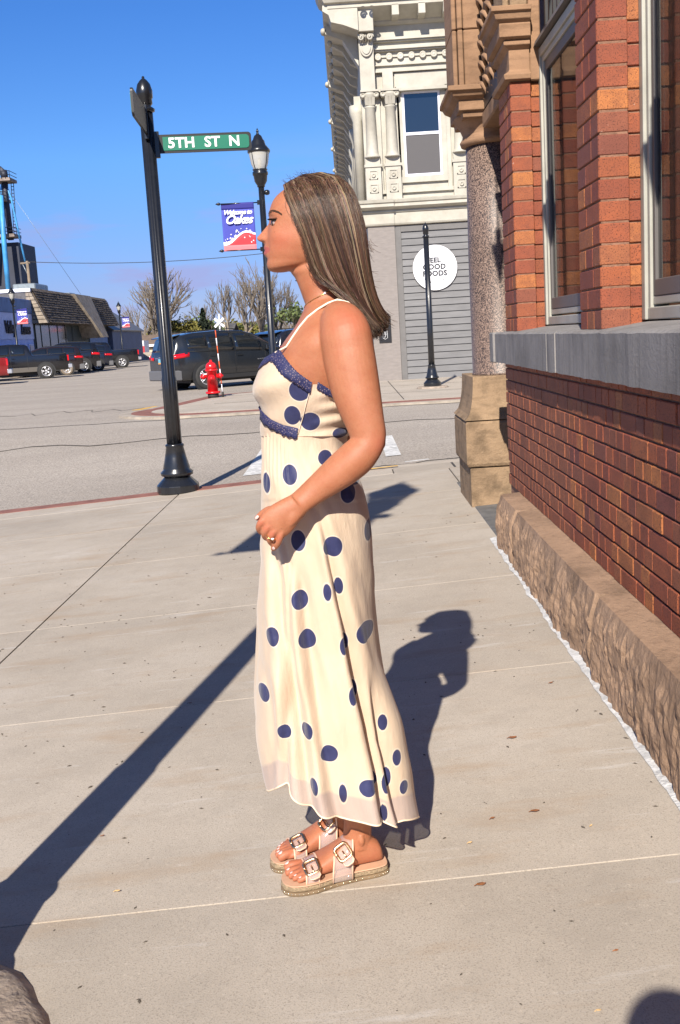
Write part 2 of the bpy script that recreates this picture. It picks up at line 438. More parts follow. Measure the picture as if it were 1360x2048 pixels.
# ------------------------------------------------------------------ brick building on the right
def brick_mat(name, stops, dark):
    m, n, l, b = newmat(name)
    oi = n.new('ShaderNodeObjectInfo')
    tc = n.new('ShaderNodeNewGeometry').outputs['Position']
    c = ramp(n, l, oi.outputs['Random'], stops)
    f = noise(n, l, tc, 24, 5, 0.7)
    c = mixc(n, l, ramp(n, l, f, [(0.35, (0.45, 0.45, 0.45)), (0.6, (0, 0, 0))]), c, dark)
    c = mixc(n, l, ramp(n, l, noise(n, l, tc, 3.0, 6, 0.7), [(0.5, (0, 0, 0)), (0.72, (0.5, 0.5, 0.5))]), c, tuple(x * 0.6 for x in dark))
    c = mixc(n, l, ramp(n, l, noise(n, l, tc, 48, 3, 0.6), [(0.71, (0, 0, 0)), (0.76, (0.6, 0.6, 0.6))]), c, (0.5, 0.4, 0.34))
    sp = noise(n, l, tc, 200, 3, 0.7)
    c = mixc(n, l, ramp(n, l, sp, [(0.55, (0, 0, 0)), (0.62, (0.95, 0.95, 0.95))]), c, tuple(x * 0.35 for x in dark))
    l.new(c, b.inputs['Base Color'])
    b.inputs['Roughness'].default_value = 0.72; b.inputs['Specular IOR Level'].default_value = 0.35
    bumpn(n, l, b, noise(n, l, tc, 140, 4, 0.7), 0.5, 0.003)
    return m
MAT['brick'] = brick_mat('pressed_brick', [(0.0, (0.25, 0.062, 0.034)), (0.25, (0.36, 0.10, 0.038)), (0.5, (0.27, 0.070, 0.036)), (0.75, (0.46, 0.165, 0.05)), (1.0, (0.19, 0.055, 0.042))], (0.14, 0.045, 0.03))
MAT['mortar'] = M('mortar', (0.24, 0.125, 0.08), 0.95, var=0.2, scale=40, bump=0.5, world=True)
def stone(name, base, sc=3.0, dark=0.5, streak=True, bump=0.4):
    m, n, l, b = newmat(name)
    pos = n.new('ShaderNodeNewGeometry').outputs['Position']
    c = ramp(n, l, noise(n, l, pos, sc, 6, 0.65), [(0.28, tuple(x * dark for x in base)), (0.5, base), (0.75, tuple(min(1, x * 1.22) for x in base))])
    v = noise(n, l, mapped(n, l, pos, (3, 3, 14) if not streak else (22, 22, 1.2)), 1.6, 6, 0.65)
    c = mixc(n, l, ramp(n, l, v, [(0.5, (0, 0, 0)), (0.68, (0.5, 0.5, 0.5))]), c, tuple(x * 0.42 for x in base))
    c = mixc(n, l, ramp(n, l, noise(n, l, pos, 160, 3, 0.7), [(0.5, (0, 0, 0)), (0.75, (0.4, 0.4, 0.4))]), c, tuple(x * 0.55 for x in base))
    l.new(c, b.inputs['Base Color']); b.inputs['Roughness'].default_value = 0.88; b.inputs['Specular IOR Level'].default_value = 0.25
    bumpn(n, l, b, noise(n, l, pos, 60, 6, 0.7), bump, 0.008)
    return m
MAT['brownstone'] = stone('brownstone', (0.30, 0.178, 0.105), 2.2, 0.62, False)
MAT['sandstone'] = stone('sandstone', (0.30, 0.205, 0.125), 4.0, 0.36, False, 1.0)
MAT['rockface'] = stone('rock_faced_sandstone', (0.33, 0.215, 0.14), 4.0, 0.55, True, 0.8)
MAT['greystone'] = stone('weathered_grey_stone', (0.24, 0.225, 0.215), 3.0, 0.65, True, 0.5)
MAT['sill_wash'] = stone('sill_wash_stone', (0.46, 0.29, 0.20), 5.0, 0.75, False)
def granite():
    m, n, l, b = newmat('speckled_granite')
    pos = n.new('ShaderNodeNewGeometry').outputs['Position']
    c = ramp(n, l, noise(n, l, pos, 120, 3, 0.6), [(0.42, (0.028, 0.022, 0.02)), (0.47, (0.11, 0.072, 0.056)), (0.55, (0.21, 0.142, 0.108)), (0.68, (0.30, 0.22, 0.17))])
    l.new(c, b.inputs['Base Color']); b.inputs['Roughness'].default_value = 0.5
    return m
MAT['granite'] = granite()
MAT['dark_iron'] = M('dark_iron', (0.02, 0.02, 0.022), 0.5, var=0.2, scale=20)
MAT['frame_paint'] = M('grey_window_frame', (0.36, 0.35, 0.30), 0.45, var=0.08, scale=6)
MAT['frame_dark'] = M('dark_window_sash', (0.11, 0.10, 0.095), 0.5)
MAT['inside'] = M('dark_interior', (0.06, 0.055, 0.05), 0.9)
def glassm(name, tint=(0.02, 0.022, 0.025), rough=0.01, a=0.55):
    m, n, l, b = newmat(name)
    b.inputs['Base Color'].default_value = (*tint, 1); b.inputs['Roughness'].default_value = rough
    b.inputs['Specular IOR Level'].default_value = 0.9; b.inputs['IOR'].default_value = 1.6
    b.inputs['Alpha'].default_value = a
    return m
MAT['glass'] = glassm('window_glass')

XB, ZP, ZS0, ZS1, XSI, XP = 0.948, 0.345, 1.088, 1.265, 0.90, 0.955
bld = empty('brick_building', (2.0, 3.5, 0), 'red brick building with brown stone trim and tall recessed windows on the right', 'building')
def bb(name, mat, x0, x1, y0, y1, z0, z1, c=0.0):
    m_ = MB()
    if c: m_.cbox(x0, x1, y0, y1, z0, z1, c)
    else: m_.box(x0, x1, y0, y1, z0, z1)
    return m_.build(name, mat, bld)
YE = 6.40     # far end of the window wall
# core of the wall: mortar backing, solid upper body
wall = bb('wall', MAT['mortar'], XB + 0.006, 3.2, -3, YE - 0.012, 0.0, ZS0 + 0.02)
# individual bricks of the lower wall
brick_cache = {}
brick_count = [0]
rest = MB()
def brick(x0, x1, y0, y1, z0, z1, parent, single=True, c=0.0035):
    if not single or brick_count[0] >= 298:
        rest.cbox(x0, x1, y0, y1, z0, z1, c); return
    key = (round(x1 - x0, 3), round(y1 - y0, 3), round(z1 - z0, 3))
    if key not in brick_cache:
        m_ = MB(); a, b_, c_ = key; m_.cbox(-a / 2, a / 2, -b_ / 2, b_ / 2, -c_ / 2, c_ / 2, c)
        me = bpy.data.meshes.new('brick'); me.from_pydata(m_.v, [], m_.f); me.materials.append(MAT['brick']); brick_cache[key] = me
    o = bpy.data.objects.new('brick', brick_cache[key]); COL.objects.link(o); o.parent = parent
    off = origin_of(parent)
    o.location = Vector(((x0 + x1) / 2, (y0 + y1) / 2, (z0 + z1) / 2)) - off
    brick_count[0] += 1
NC = 10
hc = (ZS0 - ZP) / (NC + 0.45)
r2 = random.Random(5)
low = []
for k in range(NC + 1):
    z0 = ZP + k * hc + 0.0035
    z1 = min(z0 + hc - 0.007, ZS0 + 0.01)
    y = 1.0 + (k % 2) * 0.05
    q = k
    while y < YE - 0.03:
        ln = 0.205 if (r2.random() < 0.24) else 0.0995
        ln = min(ln, YE - y)
        dx_ = r2.choice((0, 0, 0.0015, -0.0015))
        low.append((XB - 0.004 + dx_, XB + 0.06 + dx_, y + 0.0025, y + ln - 0.0025, z0, z1))
        y += ln
# the pieces seen largest stay single: those inside the frame
def seen(b): return b[3] > 2.85 and b[4] < 1.07
# piers between the windows: stacked bricks, header and stretcher by turns
piers = []
def pier(y0, y1, ztop, detail):
    hc2 = 0.0785
    z, k = ZS1 + 0.004, 0
    while z < ztop - 0.02:
        z1 = min(z + hc2 - 0.007, ztop)
        ysplit = [y0, y0 + 0.115, y1] if k % 2 == 0 else [y0, y0 + 0.21, y1]
        if k % 3 == 0: ysplit = [y0, y0 + 0.12, y0 + 0.235, y1]
        o = r2.uniform(-0.001, 0.001)
        piers.append((XP + o, 1.068, ysplit[0], ysplit[1] - 0.005, z, z1))
        for a_, b_ in zip(ysplit[1:], ysplit[2:]): piers.append((XP + o, 1.02, a_, b_ - 0.005, z, z1))
        piers.append((1.071, 1.14, y0 + 0.045 + o, y0 + 0.2, z, z1))      # inner stepped jamb
        z += hc2; k += 1
pier(4.005, 4.36, 3.5, True)
pier(5.975, YE, 2.60, True)
pier(2.03, 2.40, 3.5, False)
for y0, y1, zt in ((4.008, 4.352, 3.52), (5.979, YE - 0.008, 2.62), (2.033, 2.392, 3.52)):
    core = MB(); core.box(XP + 0.007, 1.064, y0, y1, ZS1 - 0.01, zt)
    core.box(1.077, 1.3, y0 + 0.05, y1 + 0.18 if y1 < 6 else y1, ZS1 - 0.01, zt - 0.001)
    core.build('pier_core', MAT['mortar'], bld)
big = [b for b in piers if b[2] > 3.5 and b[4] < 3.05]
near_low = sorted([b for b in low if seen(b)], key=lambda b: b[2])
n_single_low = 298 - len(big)
ids = set(id(b) for b in big) | set(id(b) for b in near_low[:max(0, n_single_low)])
for b in piers + low: brick(*b, bld, id(b) in ids)
ro = rest.build('brick_infill', MAT['brick'], bld); ro['kind'] = 'stuff'
# rock-faced plinth blocks with a dressed, sloping top
def plinth(y0, y1, seed):
    rr = random.Random(seed)
    ny, nz = max(6, int((y1 - y0) / 0.016)), 26
    ph = [rr.uniform(0, 6.28) for _ in range(8)]
    from mathutils import noise as mn
    def fn(a, b):
        y = y0 + (y1 - y0) * a
        z = -0.12 + (ZP + 0.0 + 0.12) * b
        edge = min(1, min(a, 1 - a) * (y1 - y0) / 0.03)
        v = mn.fractal(Vector((y * 3.1 + seed, z * 2.0, seed)), 0.7, 2.2, 5)
        w = abs(mn.noise(Vector((y * 7.0 + 0.8 * z, z * 2.5, seed * 1.3)))) + 0.6 * abs(mn.noise(Vector((y * 19.0, z * 5, seed * 2.3))))
        d = (0.012 * v + 0.022 * w + 0.012 * abs(mn.noise(Vector((y * 11 + 2.5 * z, z * 14.0, seed)))) + 0.007 * mn.noise(Vector((y * 60, z * 34, seed)))) * (1 if b < 0.86 else (1 - b) / 0.14)
        belly = 0.02 * math.sin(math.pi * min(1, max(0, b)))
        return (0.832 - (d + belly) * (0.35 + 0.65 * edge) + 0.03 * (1 - edge) + (0.045 * max(0, (0.25 - b) / 0.25)), y, z)
    m_ = MB(); m_.grid(fn, [i / ny for i in range(ny + 1)], [i / nz for i in range(nz + 1)])
    top = [fn(i / ny, 1.0) for i in range(ny + 1)]
    m_.add([p for p in top] + [(0.975, p[1], ZP + 0.006) for p in top], [(i, ny + 1 + i, ny + 2 + i, i + 1) for i in range(ny)], 0, False)
    for a in (0.0, 1.0):
        col = [fn(a, i / nz) for i in range(nz + 1)]
        m_.add(col + [(0.99, col[0][1], p[2] if i < nz else ZP + .006) for i, p in enumerate(col)], [(i, i + 1, nz + 2 + i, nz + 1 + i) for i in range(nz)])
    return m_.build('plinth_stone', MAT['rockface'], bld, smooth=False)
for k, (a, b_) in enumerate(((-1.0, 1.2), (1.206, 3.62), (3.626, 5.42), (5.426, 6.02))): plinth(a, b_, k + 3.3)
m_ = MB()
from mathutils import noise as _mn
pts = []
for i in range(170):
    y = 1.0 + 5.2 * i / 169
    xe = 0.795 + 0.008 * _mn.noise(Vector((y * 4, 1, 0)))
    w = 0.006 + 0.026 * abs(_mn.noise(Vector((y * 5.3, 3, 0)))) + 0.010 * abs(_mn.noise(Vector((y * 23, 7, 0))))
    pts.append((xe - w, xe + 0.05, y))
m_.add([(a, y, gz(a, y) + 0.003) for a, b_, y in pts] + [(b_ + 0.02, y, gz(b_, y) + 0.02) for a, b_, y in pts], [(i, 170 + i, 171 + i, i + 1) for i in range(169)])
m_.build('caulk_line', MAT['caulk'], walk)
m_ = MB(); tilt_box(m_, 0.835, 1.4, 6.0, 8.6, 0.005, -0.1); m_.build('shade_toned_slab', M('shade_toned_concrete', (0.12, 0.115, 0.11), 0.95, var=0.2, scale=12, bump=0.4), walk)  # corner slab with the shade of the recess put into its colour
# sill course: long blocks with a sloping wash
def sill(y0, y1, x0=XSI):
    m_ = MB()
    prof = [(x0, ZS0), (1.3, ZS0), (1.3, ZS1 + 0.028), (1.14, ZS1 + 0.025), (x0 + 0.012, ZS1), (x0, ZS1 - 0.008)]
    nseg = max(1, int((y1 - y0) / 0.05))
    rings = []
    for i in range(nseg + 1):
        y = y0 + (y1 - y0) * i / nseg
        jit = 0.003 * _mn.noise(Vector((y * 9, 0, 0)))
        rings.append([(px + (jit if px < 1 else 0), y, pz + (jit if px < 1 else 0)) for px, pz in prof])
    m_.loft(rings, True, 0, False)
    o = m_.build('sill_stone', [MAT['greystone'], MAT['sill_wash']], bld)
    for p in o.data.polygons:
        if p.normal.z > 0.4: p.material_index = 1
for a, b_ in ((0.0, 2.2), (2.206, 4.62), (4.99, YE + 0.1)): sill(a, b_)
sill(4.626, 4.8, XSI - 0.004); sill(4.806, 4.984, XSI - 0.006)
bb('sill_stone', MAT['greystone'], XSI - 0.012, 1.2, YE + 0.104, YE + 0.26, ZS0 - 0.004, ZS1 + 0.002, 0.006)
# windows: frame, sash, glass and dark room behind
def window(y0, y1, ztop):
    fr = empty('window', (1.15, y0, ZS1)); fr.parent = bld; fr.location = Vector((1.15, y0, ZS1)) - origin_of(bld)
    z0 = ZS1 + 0.03
    m_ = MB()
    for x0, x1, ins, w in ((1.118, 1.165, 0, 0.045), (1.130, 1.20, 0.045, 0.03)):
        m_.box(x0, x1, y0 + ins, y0 + ins + w, z0, ztop); m_.box(x0, x1, y1 - ins - w, y1 - ins, z0, ztop)
        m_.box(x0, x1, y0 + ins + w, y1 - ins - w, ztop - ins - w, ztop - ins)
        m_.box(x0 + 0.01, x1, y0 + ins + w, y1 - ins - w, z0 + ins * 1.2, z0 + ins * 1.2 + w)
    m_.build('frame', MAT['frame_paint'], fr, bevel=0.004)
    m_ = MB(); a, b_, c_, d_ = y0 + 0.076, y1 - 0.076, z0 + 0.085, ztop - 0.076
    m_.box(1.140, 1.19, a, a + 0.03, c_, d_); m_.box(1.140, 1.19, b_ - 0.03, b_, c_, d_); m_.box(1.140, 1.19, a + .03, b_ - .03, d_ - 0.05, d_); m_.box(1.138, 1.19, a + .03, b_ - .03, c_, c_ + 0.06)
    m_.build('sash', MAT['frame_dark'], fr, bevel=0.003)
    MB().box(1.152, 1.158, a + 0.02, b_ - 0.02, c_ + 0.03, d_ - 0.03).build('pane', MAT['glass'], fr)
window(4.54, 5.975 + 0.04, 2.76)
window(2.58, 4.005 + 0.04, 3.6)
bb('room', MAT['inside'], 1.9, 1.95, 1, 6.4, 1.2, 3.6)
bb('room_floor', MAT['inside'], 1.3, 1.95, 1, 6.4, 1.2, 1.25)
# stone capital on the end pier and spandrel above the far window
def mould(name, prof, x_face, y_face, x1, y1, mat):     # profile (projection, z) wrapped round two faces: -X and -Y
    m_ = MB(); rings = []
    for pr, z in prof: rings.append([(x_face - pr, y1, z), (x_face - pr, y_face - pr, z), (x1, y_face - pr, z), (x1, y1, z)])
    m_.loft(rings, True, 0, False)
    return m_.build(name, mat, bld, bevel=0.003)
mould('capital', [(0.0, 2.60), (0.03, 2.605), (0.035, 2.63), (0.005, 2.65), (0.0, 2.66), (0.0, 2.76), (0.006, 2.765), (0.03, 2.78), (0.03, 2.80), (0.022, 2.805),
                  (0.055, 2.815), (0.055, 2.88), (0.05, 2.885), (0.075, 2.90), (0.085, 2.93), (0.10, 2.935), (0.10, 2.96), (0.0, 2.985)], XP, 5.975, 1.066, YE + 0.02, MAT['brownstone'])
bb('pilaster_strip', MAT['brownstone'], 1.069, 1.13, 5.99, YE, 2.603, 3.02, 0.006)
bb('pilaster_strip', MAT['brownstone'], 1.069, 1.13, 5.985, YE, 3.026, 4.2, 0.006)
bb('pilaster', MAT['sandstone'], 0.975, 1.067, 5.995, YE, 2.975, 4.6, 0.008)
bb('pilaster', MAT['sandstone'], 0.94, 0.972, 6.03, YE - 0.03, 2.975, 4.6, 0.006)
bb('spandrel', MAT['dark_iron'], 1.16, 1.25, 4.45, 5.99, 2.765, 4.2)
for k in range(14): bb('spandrel_rib', MAT['dark_iron'], 1.135, 1.158, 4.5 + k * 0.105, 4.53 + k * 0.105, 2.80, 4.2)
m_ = MB(); m_.prism([(1.09, 2.77), (1.2, 2.77), (1.2, 2.83), (1.10, 2.80)], 4.44, 6.0, 'y'); m_.build('window_hood', MAT['frame_dark'], bld)
# solid upper storey above the frame and its stone belt, then added shadow casters
bb('upper_wall', MAT['brick'], 1.0, 3.2, -3, 5.97, 3.62, 5.2)
bb('upper_wall', MAT['brick'], 1.26, 3.2, 4.36, 5.97, 2.85, 3.61)
bb('upper_wall', MAT['brick'], 1.22, 3.2, 4.365, 4.53, 1.25, 2.84)
bb('belt_course', MAT['brownstone'], 0.93, 3.25, -3, YE, 5.205, 5.6, 0.02)
bb('belt_course', MAT['brownstone'], 0.98, 3.25, YE + 0.004, 9.5, 5.20, 5.6, 0.02)
for uw, vw, yw, L_ in ((1309, 312, 4.05, 1.5), (1101, 424, 6.02, 1.5), (1000, 512, 7.56, 2.6)):
    # unseen drops, added and shaped to cast pointed shadows on reveals and column
    tp = at(uw, vw, yw)
    xo, yo, zo = tp.x - L_ * math.tan(SUN_AZ), yw - L_, tp.z + L_ * math.tan(SUN_EL) / math.cos(SUN_AZ)
    m_ = MB()
    m_.loft([[(xo - a, yo - 0.006, zo + h), (xo + a, yo - 0.006, zo + h), (xo + a, yo + 0.006, zo + h), (xo - a, yo + 0.006, zo + h)] for a, h in
             ((0.003, -0.27), (0.052, -0.012), (0.052, 0.0), (0.02, 0.003), (0.02, 0.10))], True, 0, False)
    m_.tube([(xo, yo, zo + 0.09), (xo, yo, zo + 0.7), (0.96, yo, zo + 1.3)], 0.008, 8)
    m_.build('shadow_drop', MAT['dark_iron'], bld)
# corner entrance: pedestal, granite column, capital, carved arch stones
ped = empty('pedestal', (0.95, 7.4, 0)); ped.parent = bld; ped.location = Vector((0.95, 7.4, 0)) - origin_of(bld)
def shaped(name, rings4, mat, parent, bev=0.008):
    m_ = MB(); rings = [[(x0, y0, z), (x1, y0, z), (x1, y1, z), (x0, y1, z)] for x0, x1, y0, y1, z in rings4]
    m_.loft(rings, True, 0, False); return m_.build(name, mat, parent, bevel=bev)
shaped('base_block', [(0.815, 1.5, 7.35, 8.1, -0.2), (0.815, 1.5, 7.35, 8.1, 0.33)], MAT['sandstone'], ped)
shaped('base_block', [(0.80, 1.5, 7.335, 8.1, 0.335), (0.79, 1.5, 7.325, 8.1, 0.36), (0.79, 1.5, 7.325, 8.1, 0.64), (0.80, 1.5, 7.335, 8.1, 0.66)], MAT['sandstone'], ped)
rg = []
for k in range(9):
    t = k / 8; cv = 0.075 * (1 - math.sqrt(max(0, 1 - (1 - t) ** 2)))
    rg.append((0.80 + 0.06 - cv + 0.0, 1.5, 7.335 + 0.06 - cv, 8.1, 0.665 + 0.30 * t))
shaped('cove_block', rg, MAT['sandstone'], ped, 0.004)
CXC, CYC, RC = 1.10, 7.66, 0.205
MB().lathe([(RC + 0.004, 0.962), (RC + 0.004, 0.98), (RC, 0.985), (RC, 1.8), (RC - 0.01, 2.54)], (CXC, CYC, 0), 48).build('column', MAT['granite'], bld)
MB().lathe([(RC - 0.004, 2.541), (RC + 0.022, 2.55), (RC + 0.03, 2.575), (RC + 0.012, 2.60), (RC + 0.008, 2.62), (RC + 0.03, 2.67), (RC + 0.07, 2.72), (RC + 0.08, 2.735)], (CXC, CYC, 0), 48).build('column_capital', MAT['brownstone'], bld)
def abacus(name, prof, mat=MAT['brownstone']):
    m_ = MB(); rings = [[(0.865 - p, 7.40 - p, z), (1.35, 7.40 - p, z), (1.35, 7.95, z), (0.865 - p, 7.95, z)] for p, z in prof]
    m_.loft(rings, True, 0, False); return m_.build(name, mat, bld, bevel=0.004)
abacus('abacus', [(0.0, 2.70), (0.005, 2.735), (0.03, 2.74), (0.03, 2.80), (0.028, 2.805), (0.07, 2.825), (0.085, 2.85), (0.105, 2.855), (0.105, 2.885), (0.02, 2.905)])
for k, (x0, x1, y0) in enumerate(((0.815, 0.845, 7.44), (0.85, 0.885, 7.42), (0.89, 1.0, 7.43))):
    for z0, z1 in ((2.905, 3.262), (3.268, 3.66), (3.666, 4.6)):
        bb('jamb_stone', MAT['brownstone'], x0, x1, y0, 7.9, z0, z1, 0.006)
bb('arch_soffit', MAT['dark_iron'], 1.003, 1.06, 6.6, 7.9, 2.74, 4.6)
for k in range(5):
    ic = MB()      # carved leaf scrolls in the shaded return
    for j_ in range(9):
        zc, yc = 2.84 + j_ * 0.13, 6.75 + k * 0.19
        ic.tube([(1.0 - 0.02 * math.sin(t_ * 6.28), yc + 0.05 * math.cos(t_ * 5.5), zc + 0.05 * math.sin(t_ * 5.5)) for t_ in [q / 7 for q in range(8)]], [0.012, 0.016, 0.018, 0.018, 0.016, 0.014, 0.01, 0.006], 5)
    ic.build('carving', MAT['brownstone'], bld)
bb('entrance_lintel', MAT['brownstone'], 0.99, 1.4, YE + 0.02, 7.39, 2.62, 2.72, 0.01)
bb('back_wall', MAT['brick'], 1.42, 3.2, YE, 9.6, 0.0, 5.2)
bb('entrance_wall', MAT['brownstone'], 1.07, 1.41, YE + 0.02, 6.75, 0.05, 2.6)
# ------------------------------------------------------------------ pale ornate corner building across the street
YF = 28.3
MAT['cream_trim'] = M('cream_painted_metal', (0.47, 0.445, 0.375), 0.6, var=0.09, scale=2.5, bump=0.12, bscale=12, col2=(0.36, 0.335, 0.275), world=True)
MAT['grey_brick'] = M('grey_painted_brick', (0.235, 0.208, 0.19), 0.8, var=0.08, scale=5, bump=0.3, bscale=30, stretch=(1, 1, 4), world=True)
MAT['grey_trim'] = M('grey_trim_paint', (0.145, 0.138, 0.132), 0.7, var=0.08, scale=4, world=True)
MAT['siding'] = M('grey_siding', (0.145, 0.142, 0.142), 0.65, var=0.1, scale=2.0, rand=0.06, world=True, stretch=(1, 1, 6))
MAT['white_vinyl'] = M('white_vinyl', (0.72, 0.72, 0.78), 0.4)
MAT['pane_blue'] = glassm('upper_pane_glass', (0.012, 0.018, 0.03), 0.02, 1.0)
MAT['pane_screen'] = M('insect_screen', (0.075, 0.07, 0.072), 0.6, var=0.1, scale=60)
MAT['sign_white'] = M('sign_white', (0.80, 0.80, 0.82), 0.5)
MAT['sign_dark'] = M('sign_charcoal', (0.03, 0.03, 0.035), 0.5)
MAT['sign_grey'] = M('sign_pale_grey', (0.5, 0.5, 0.5), 0.5)
MAT['black'] = M('black_plate', (0.012, 0.012, 0.014), 0.4)
fb = empty('ornate_building', (6, YF + 6, 0), 'cream ornate two-storey corner building with grey siding ground floor across the street', 'building')
def F(u, v): p = at(u, v, YF); return p.x, p.z
def fz(v, u=850): return F(u, v)[1]
def fbox(name, mat, x0, x1, z0, z1, d0, d1, parent=None, c=0.0):
    m_ = MB()
    if c: m_.cbox(x0, x1, YF - d1, YF - d0, z0, z1, c)
    else: m_.box(x0, x1, YF - d1, YF - d0, z0, z1)
    return m_.build(name, mat, parent or fb)
XL = 0.70
MB().box(XL + 0.02, 13, YF + 0.02, YF + 34, 0, 9.4).build('wall', MAT['cream_trim'], fb)
# ground floor: painted brick pier, trim board, siding boards
fbox('pier', MAT['grey_brick'], XL, 1.40, 0, 4.04, -0.02, 0.10)
fbox('corner_board', MAT['grey_trim'], 1.403, 1.56, 0, 4.03, -0.02, 0.055)
fbox('head_board', MAT['grey_trim'], 1.563, 7, 3.88, 4.03, -0.02, 0.055)
fbox('siding_backing', MAT['grey_trim'], 1.56, 7, 0, 3.9, -0.01, 0.005)
nb = 22
for k in range(nb):
    z0 = 0.03 + k * (3.85 / nb); z1 = z0 + 3.85 / nb - 0.006
    m_ = MB(); m_.prism([(YF - 0.045, z0), (YF - 0.003, z0), (YF - 0.003, z1), (YF - 0.012, z1)], 1.565, 7, 'x'); m_.build('siding_board', MAT['siding'], fb)
# first-floor cornice
def ledge(prof, x0, x1, name='cornice'):
    m_ = MB(); m_.loft([[(x0 - p, YF + 0.3, z), (x0 - p, YF - p, z), (x1, YF - p, z), (x1, YF + 0.3, z)] for p, z in prof], True, 0, False)
    return m_.build(name, MAT['cream_trim'], fb)
ledge([(0.03, 4.04), (0.12, 4.06), (0.14, 4.10), (0.14, 4.36), (0.18, 4.38), (0.18, 4.42), (0.16, 4.43), (0.34, 4.50), (0.34, 4.58), (0.38, 4.60), (0.40, 4.66), (0.28, 4.70)], XL, 7)
ledge([(0.10, 4.04), (0.16, 4.06), (0.18, 4.10), (0.18, 4.36), (0.22, 4.38), (0.22, 4.42), (0.20, 4.43), (0.40, 4.50), (0.40, 4.58), (0.44, 4.60), (0.46, 4.67), (0.28, 4.70)], XL, 1.40, 'cornice_break')
# window
wx0, wx1, wz0, wz1 = F(808, 300)[0], F(884, 300)[0], fz(352), fz(181)
wn = empty('window', (wx0, YF, wz0)); wn.parent = fb; wn.location = Vector((wx0, YF, wz0)) - origin_of(fb)
def surround(x0, x1, z0, z1, w, d0, d1, name, mat, parent):
    m_ = MB(); m_.box(x0 - w, x0, YF - d1, YF - d0, z0, z1); m_.box(x1, x1 + w, YF - d1, YF - d0, z0, z1)
    m_.box(x0 - w, x1 + w, YF - d1, YF - d0, z1, z1 + w); m_.box(x0 - w, x1 + w, YF - d1 - 0.01, YF - d0, z0 - w * 1.1, z0 - 0.001)
    return m_.build(name, mat, parent)
surround(wx0, wx1, wz0, wz1, 0.13, -0.02, 0.05, 'casing', MAT['cream_trim'], wn)
surround(wx0 + 0.06, wx1 - 0.06, wz0 + 0.07, wz1 - 0.06, 0.058, -0.02, 0.03, 'frame', MAT['white_vinyl'], wn)
zm = fz(266)
fbox('meeting_rail', MAT['white_vinyl'], wx0 + 0.06, wx1 - 0.06, zm - 0.035, zm + 0.035, -0.02, 0.02, wn)
fbox('pane', MAT['pane_blue'], wx0 + 0.061, wx1 - 0.061, zm + 0.036, wz1 - 0.061, -0.019, 0.004, wn)
fbox('screen', MAT['pane_screen'], wx0 + 0.061, wx1 - 0.061, wz0 + 0.071, zm - 0.036, -0.019, 0.002, wn)
# columns with capitals and pedestals
def column(xc, s=1.0):
    c = empty('column', (xc, YF, 4.7)); c.parent = fb; c.location = Vector((xc, YF, 4.7)) - origin_of(fb)
    zb, zc, zt = fz(318, 780), fz(213, 780), fz(182, 780)
    yc = YF - 0.10
    fbox('pedestal', MAT['cream_trim'], xc - 0.20, xc + 0.20, 4.701, zb - 0.20, -0.02, 0.16, c)
    fbox('pedestal_cap', MAT['cream_trim'], xc - 0.225, xc + 0.225, zb - 0.199, zb - 0.13, -0.02, 0.19, c)
    fbox('pedestal_die', MAT['cream_trim'], xc - 0.19, xc + 0.19, zb - 0.129, zb + 0.03, -0.02, 0.15, c)
    for zz in (4.701 + 0.28, 4.701 + 0.62):
        m_ = MB()
        for dx_, dz_, w_, h_ in ((-0.11, -0.1, 0.22, 0.025), (-0.11, 0.1, 0.22, 0.025), (-0.11, -0.1, 0.025, 0.2), (0.085, -0.1, 0.025, 0.2)):
            m_.box(xc + dx_, xc + dx_ + w_, YF - 0.18, YF - 0.161, zz + dz_, zz + dz_ + h_)
        m_.lathe([(0.055, 0), (0.055, -0.025), (0.03, -0.035), (0.028, -0.02)], (xc, YF - 0.16, zz), 10, axis='y')
        m_.build('rosette_panel', MAT['cream_trim'], c)
    MB().lathe([(0.20, zb + 0.031), (0.205, zb + 0.06), (0.17, zb + 0.09), (0.155, zb + 0.14), (0.145, zb + 0.3), (0.125, zc - 0.05), (0.145, zc - 0.03), (0.145, zc)], (xc, yc, 0), 18).build('shaft', MAT['cream_trim'], c)
    m_ = MB(); m_.lathe([(0.13, zc + 0.001), (0.135, zc + 0.12), (0.19, zc + 0.26), (0.2, zt - 0.06)], (xc, yc, 0), 14)
    for sx in (-1, 1):
        m_.lathe([(0.075, 0.1), (0.075, -0.1), (0.04, -0.13), (0.03, -0.1)], (xc + sx * 0.17, YF - 0.14, zt - 0.11), 12, axis='y')
    for k in range(3):
        m_.add([(xc - 0.12 + k * 0.08, YF - 0.23, zc + 0.02), (xc - 0.04 + k * 0.08, YF - 0.23, zc + 0.02), (xc - 0.03 + k * 0.08, YF - 0.30, zc + 0.2), (xc - 0.13 + k * 0.08, YF - 0.30, zc + 0.2)], [(0, 1, 2, 3)])
    m_.box(xc - 0.23, xc + 0.23, YF - 0.30, YF, zt - 0.045, zt)
    m_.build('capital', MAT['cream_trim'], c)
for u_ in (742, 782, 918): column(F(u_, 260)[0])
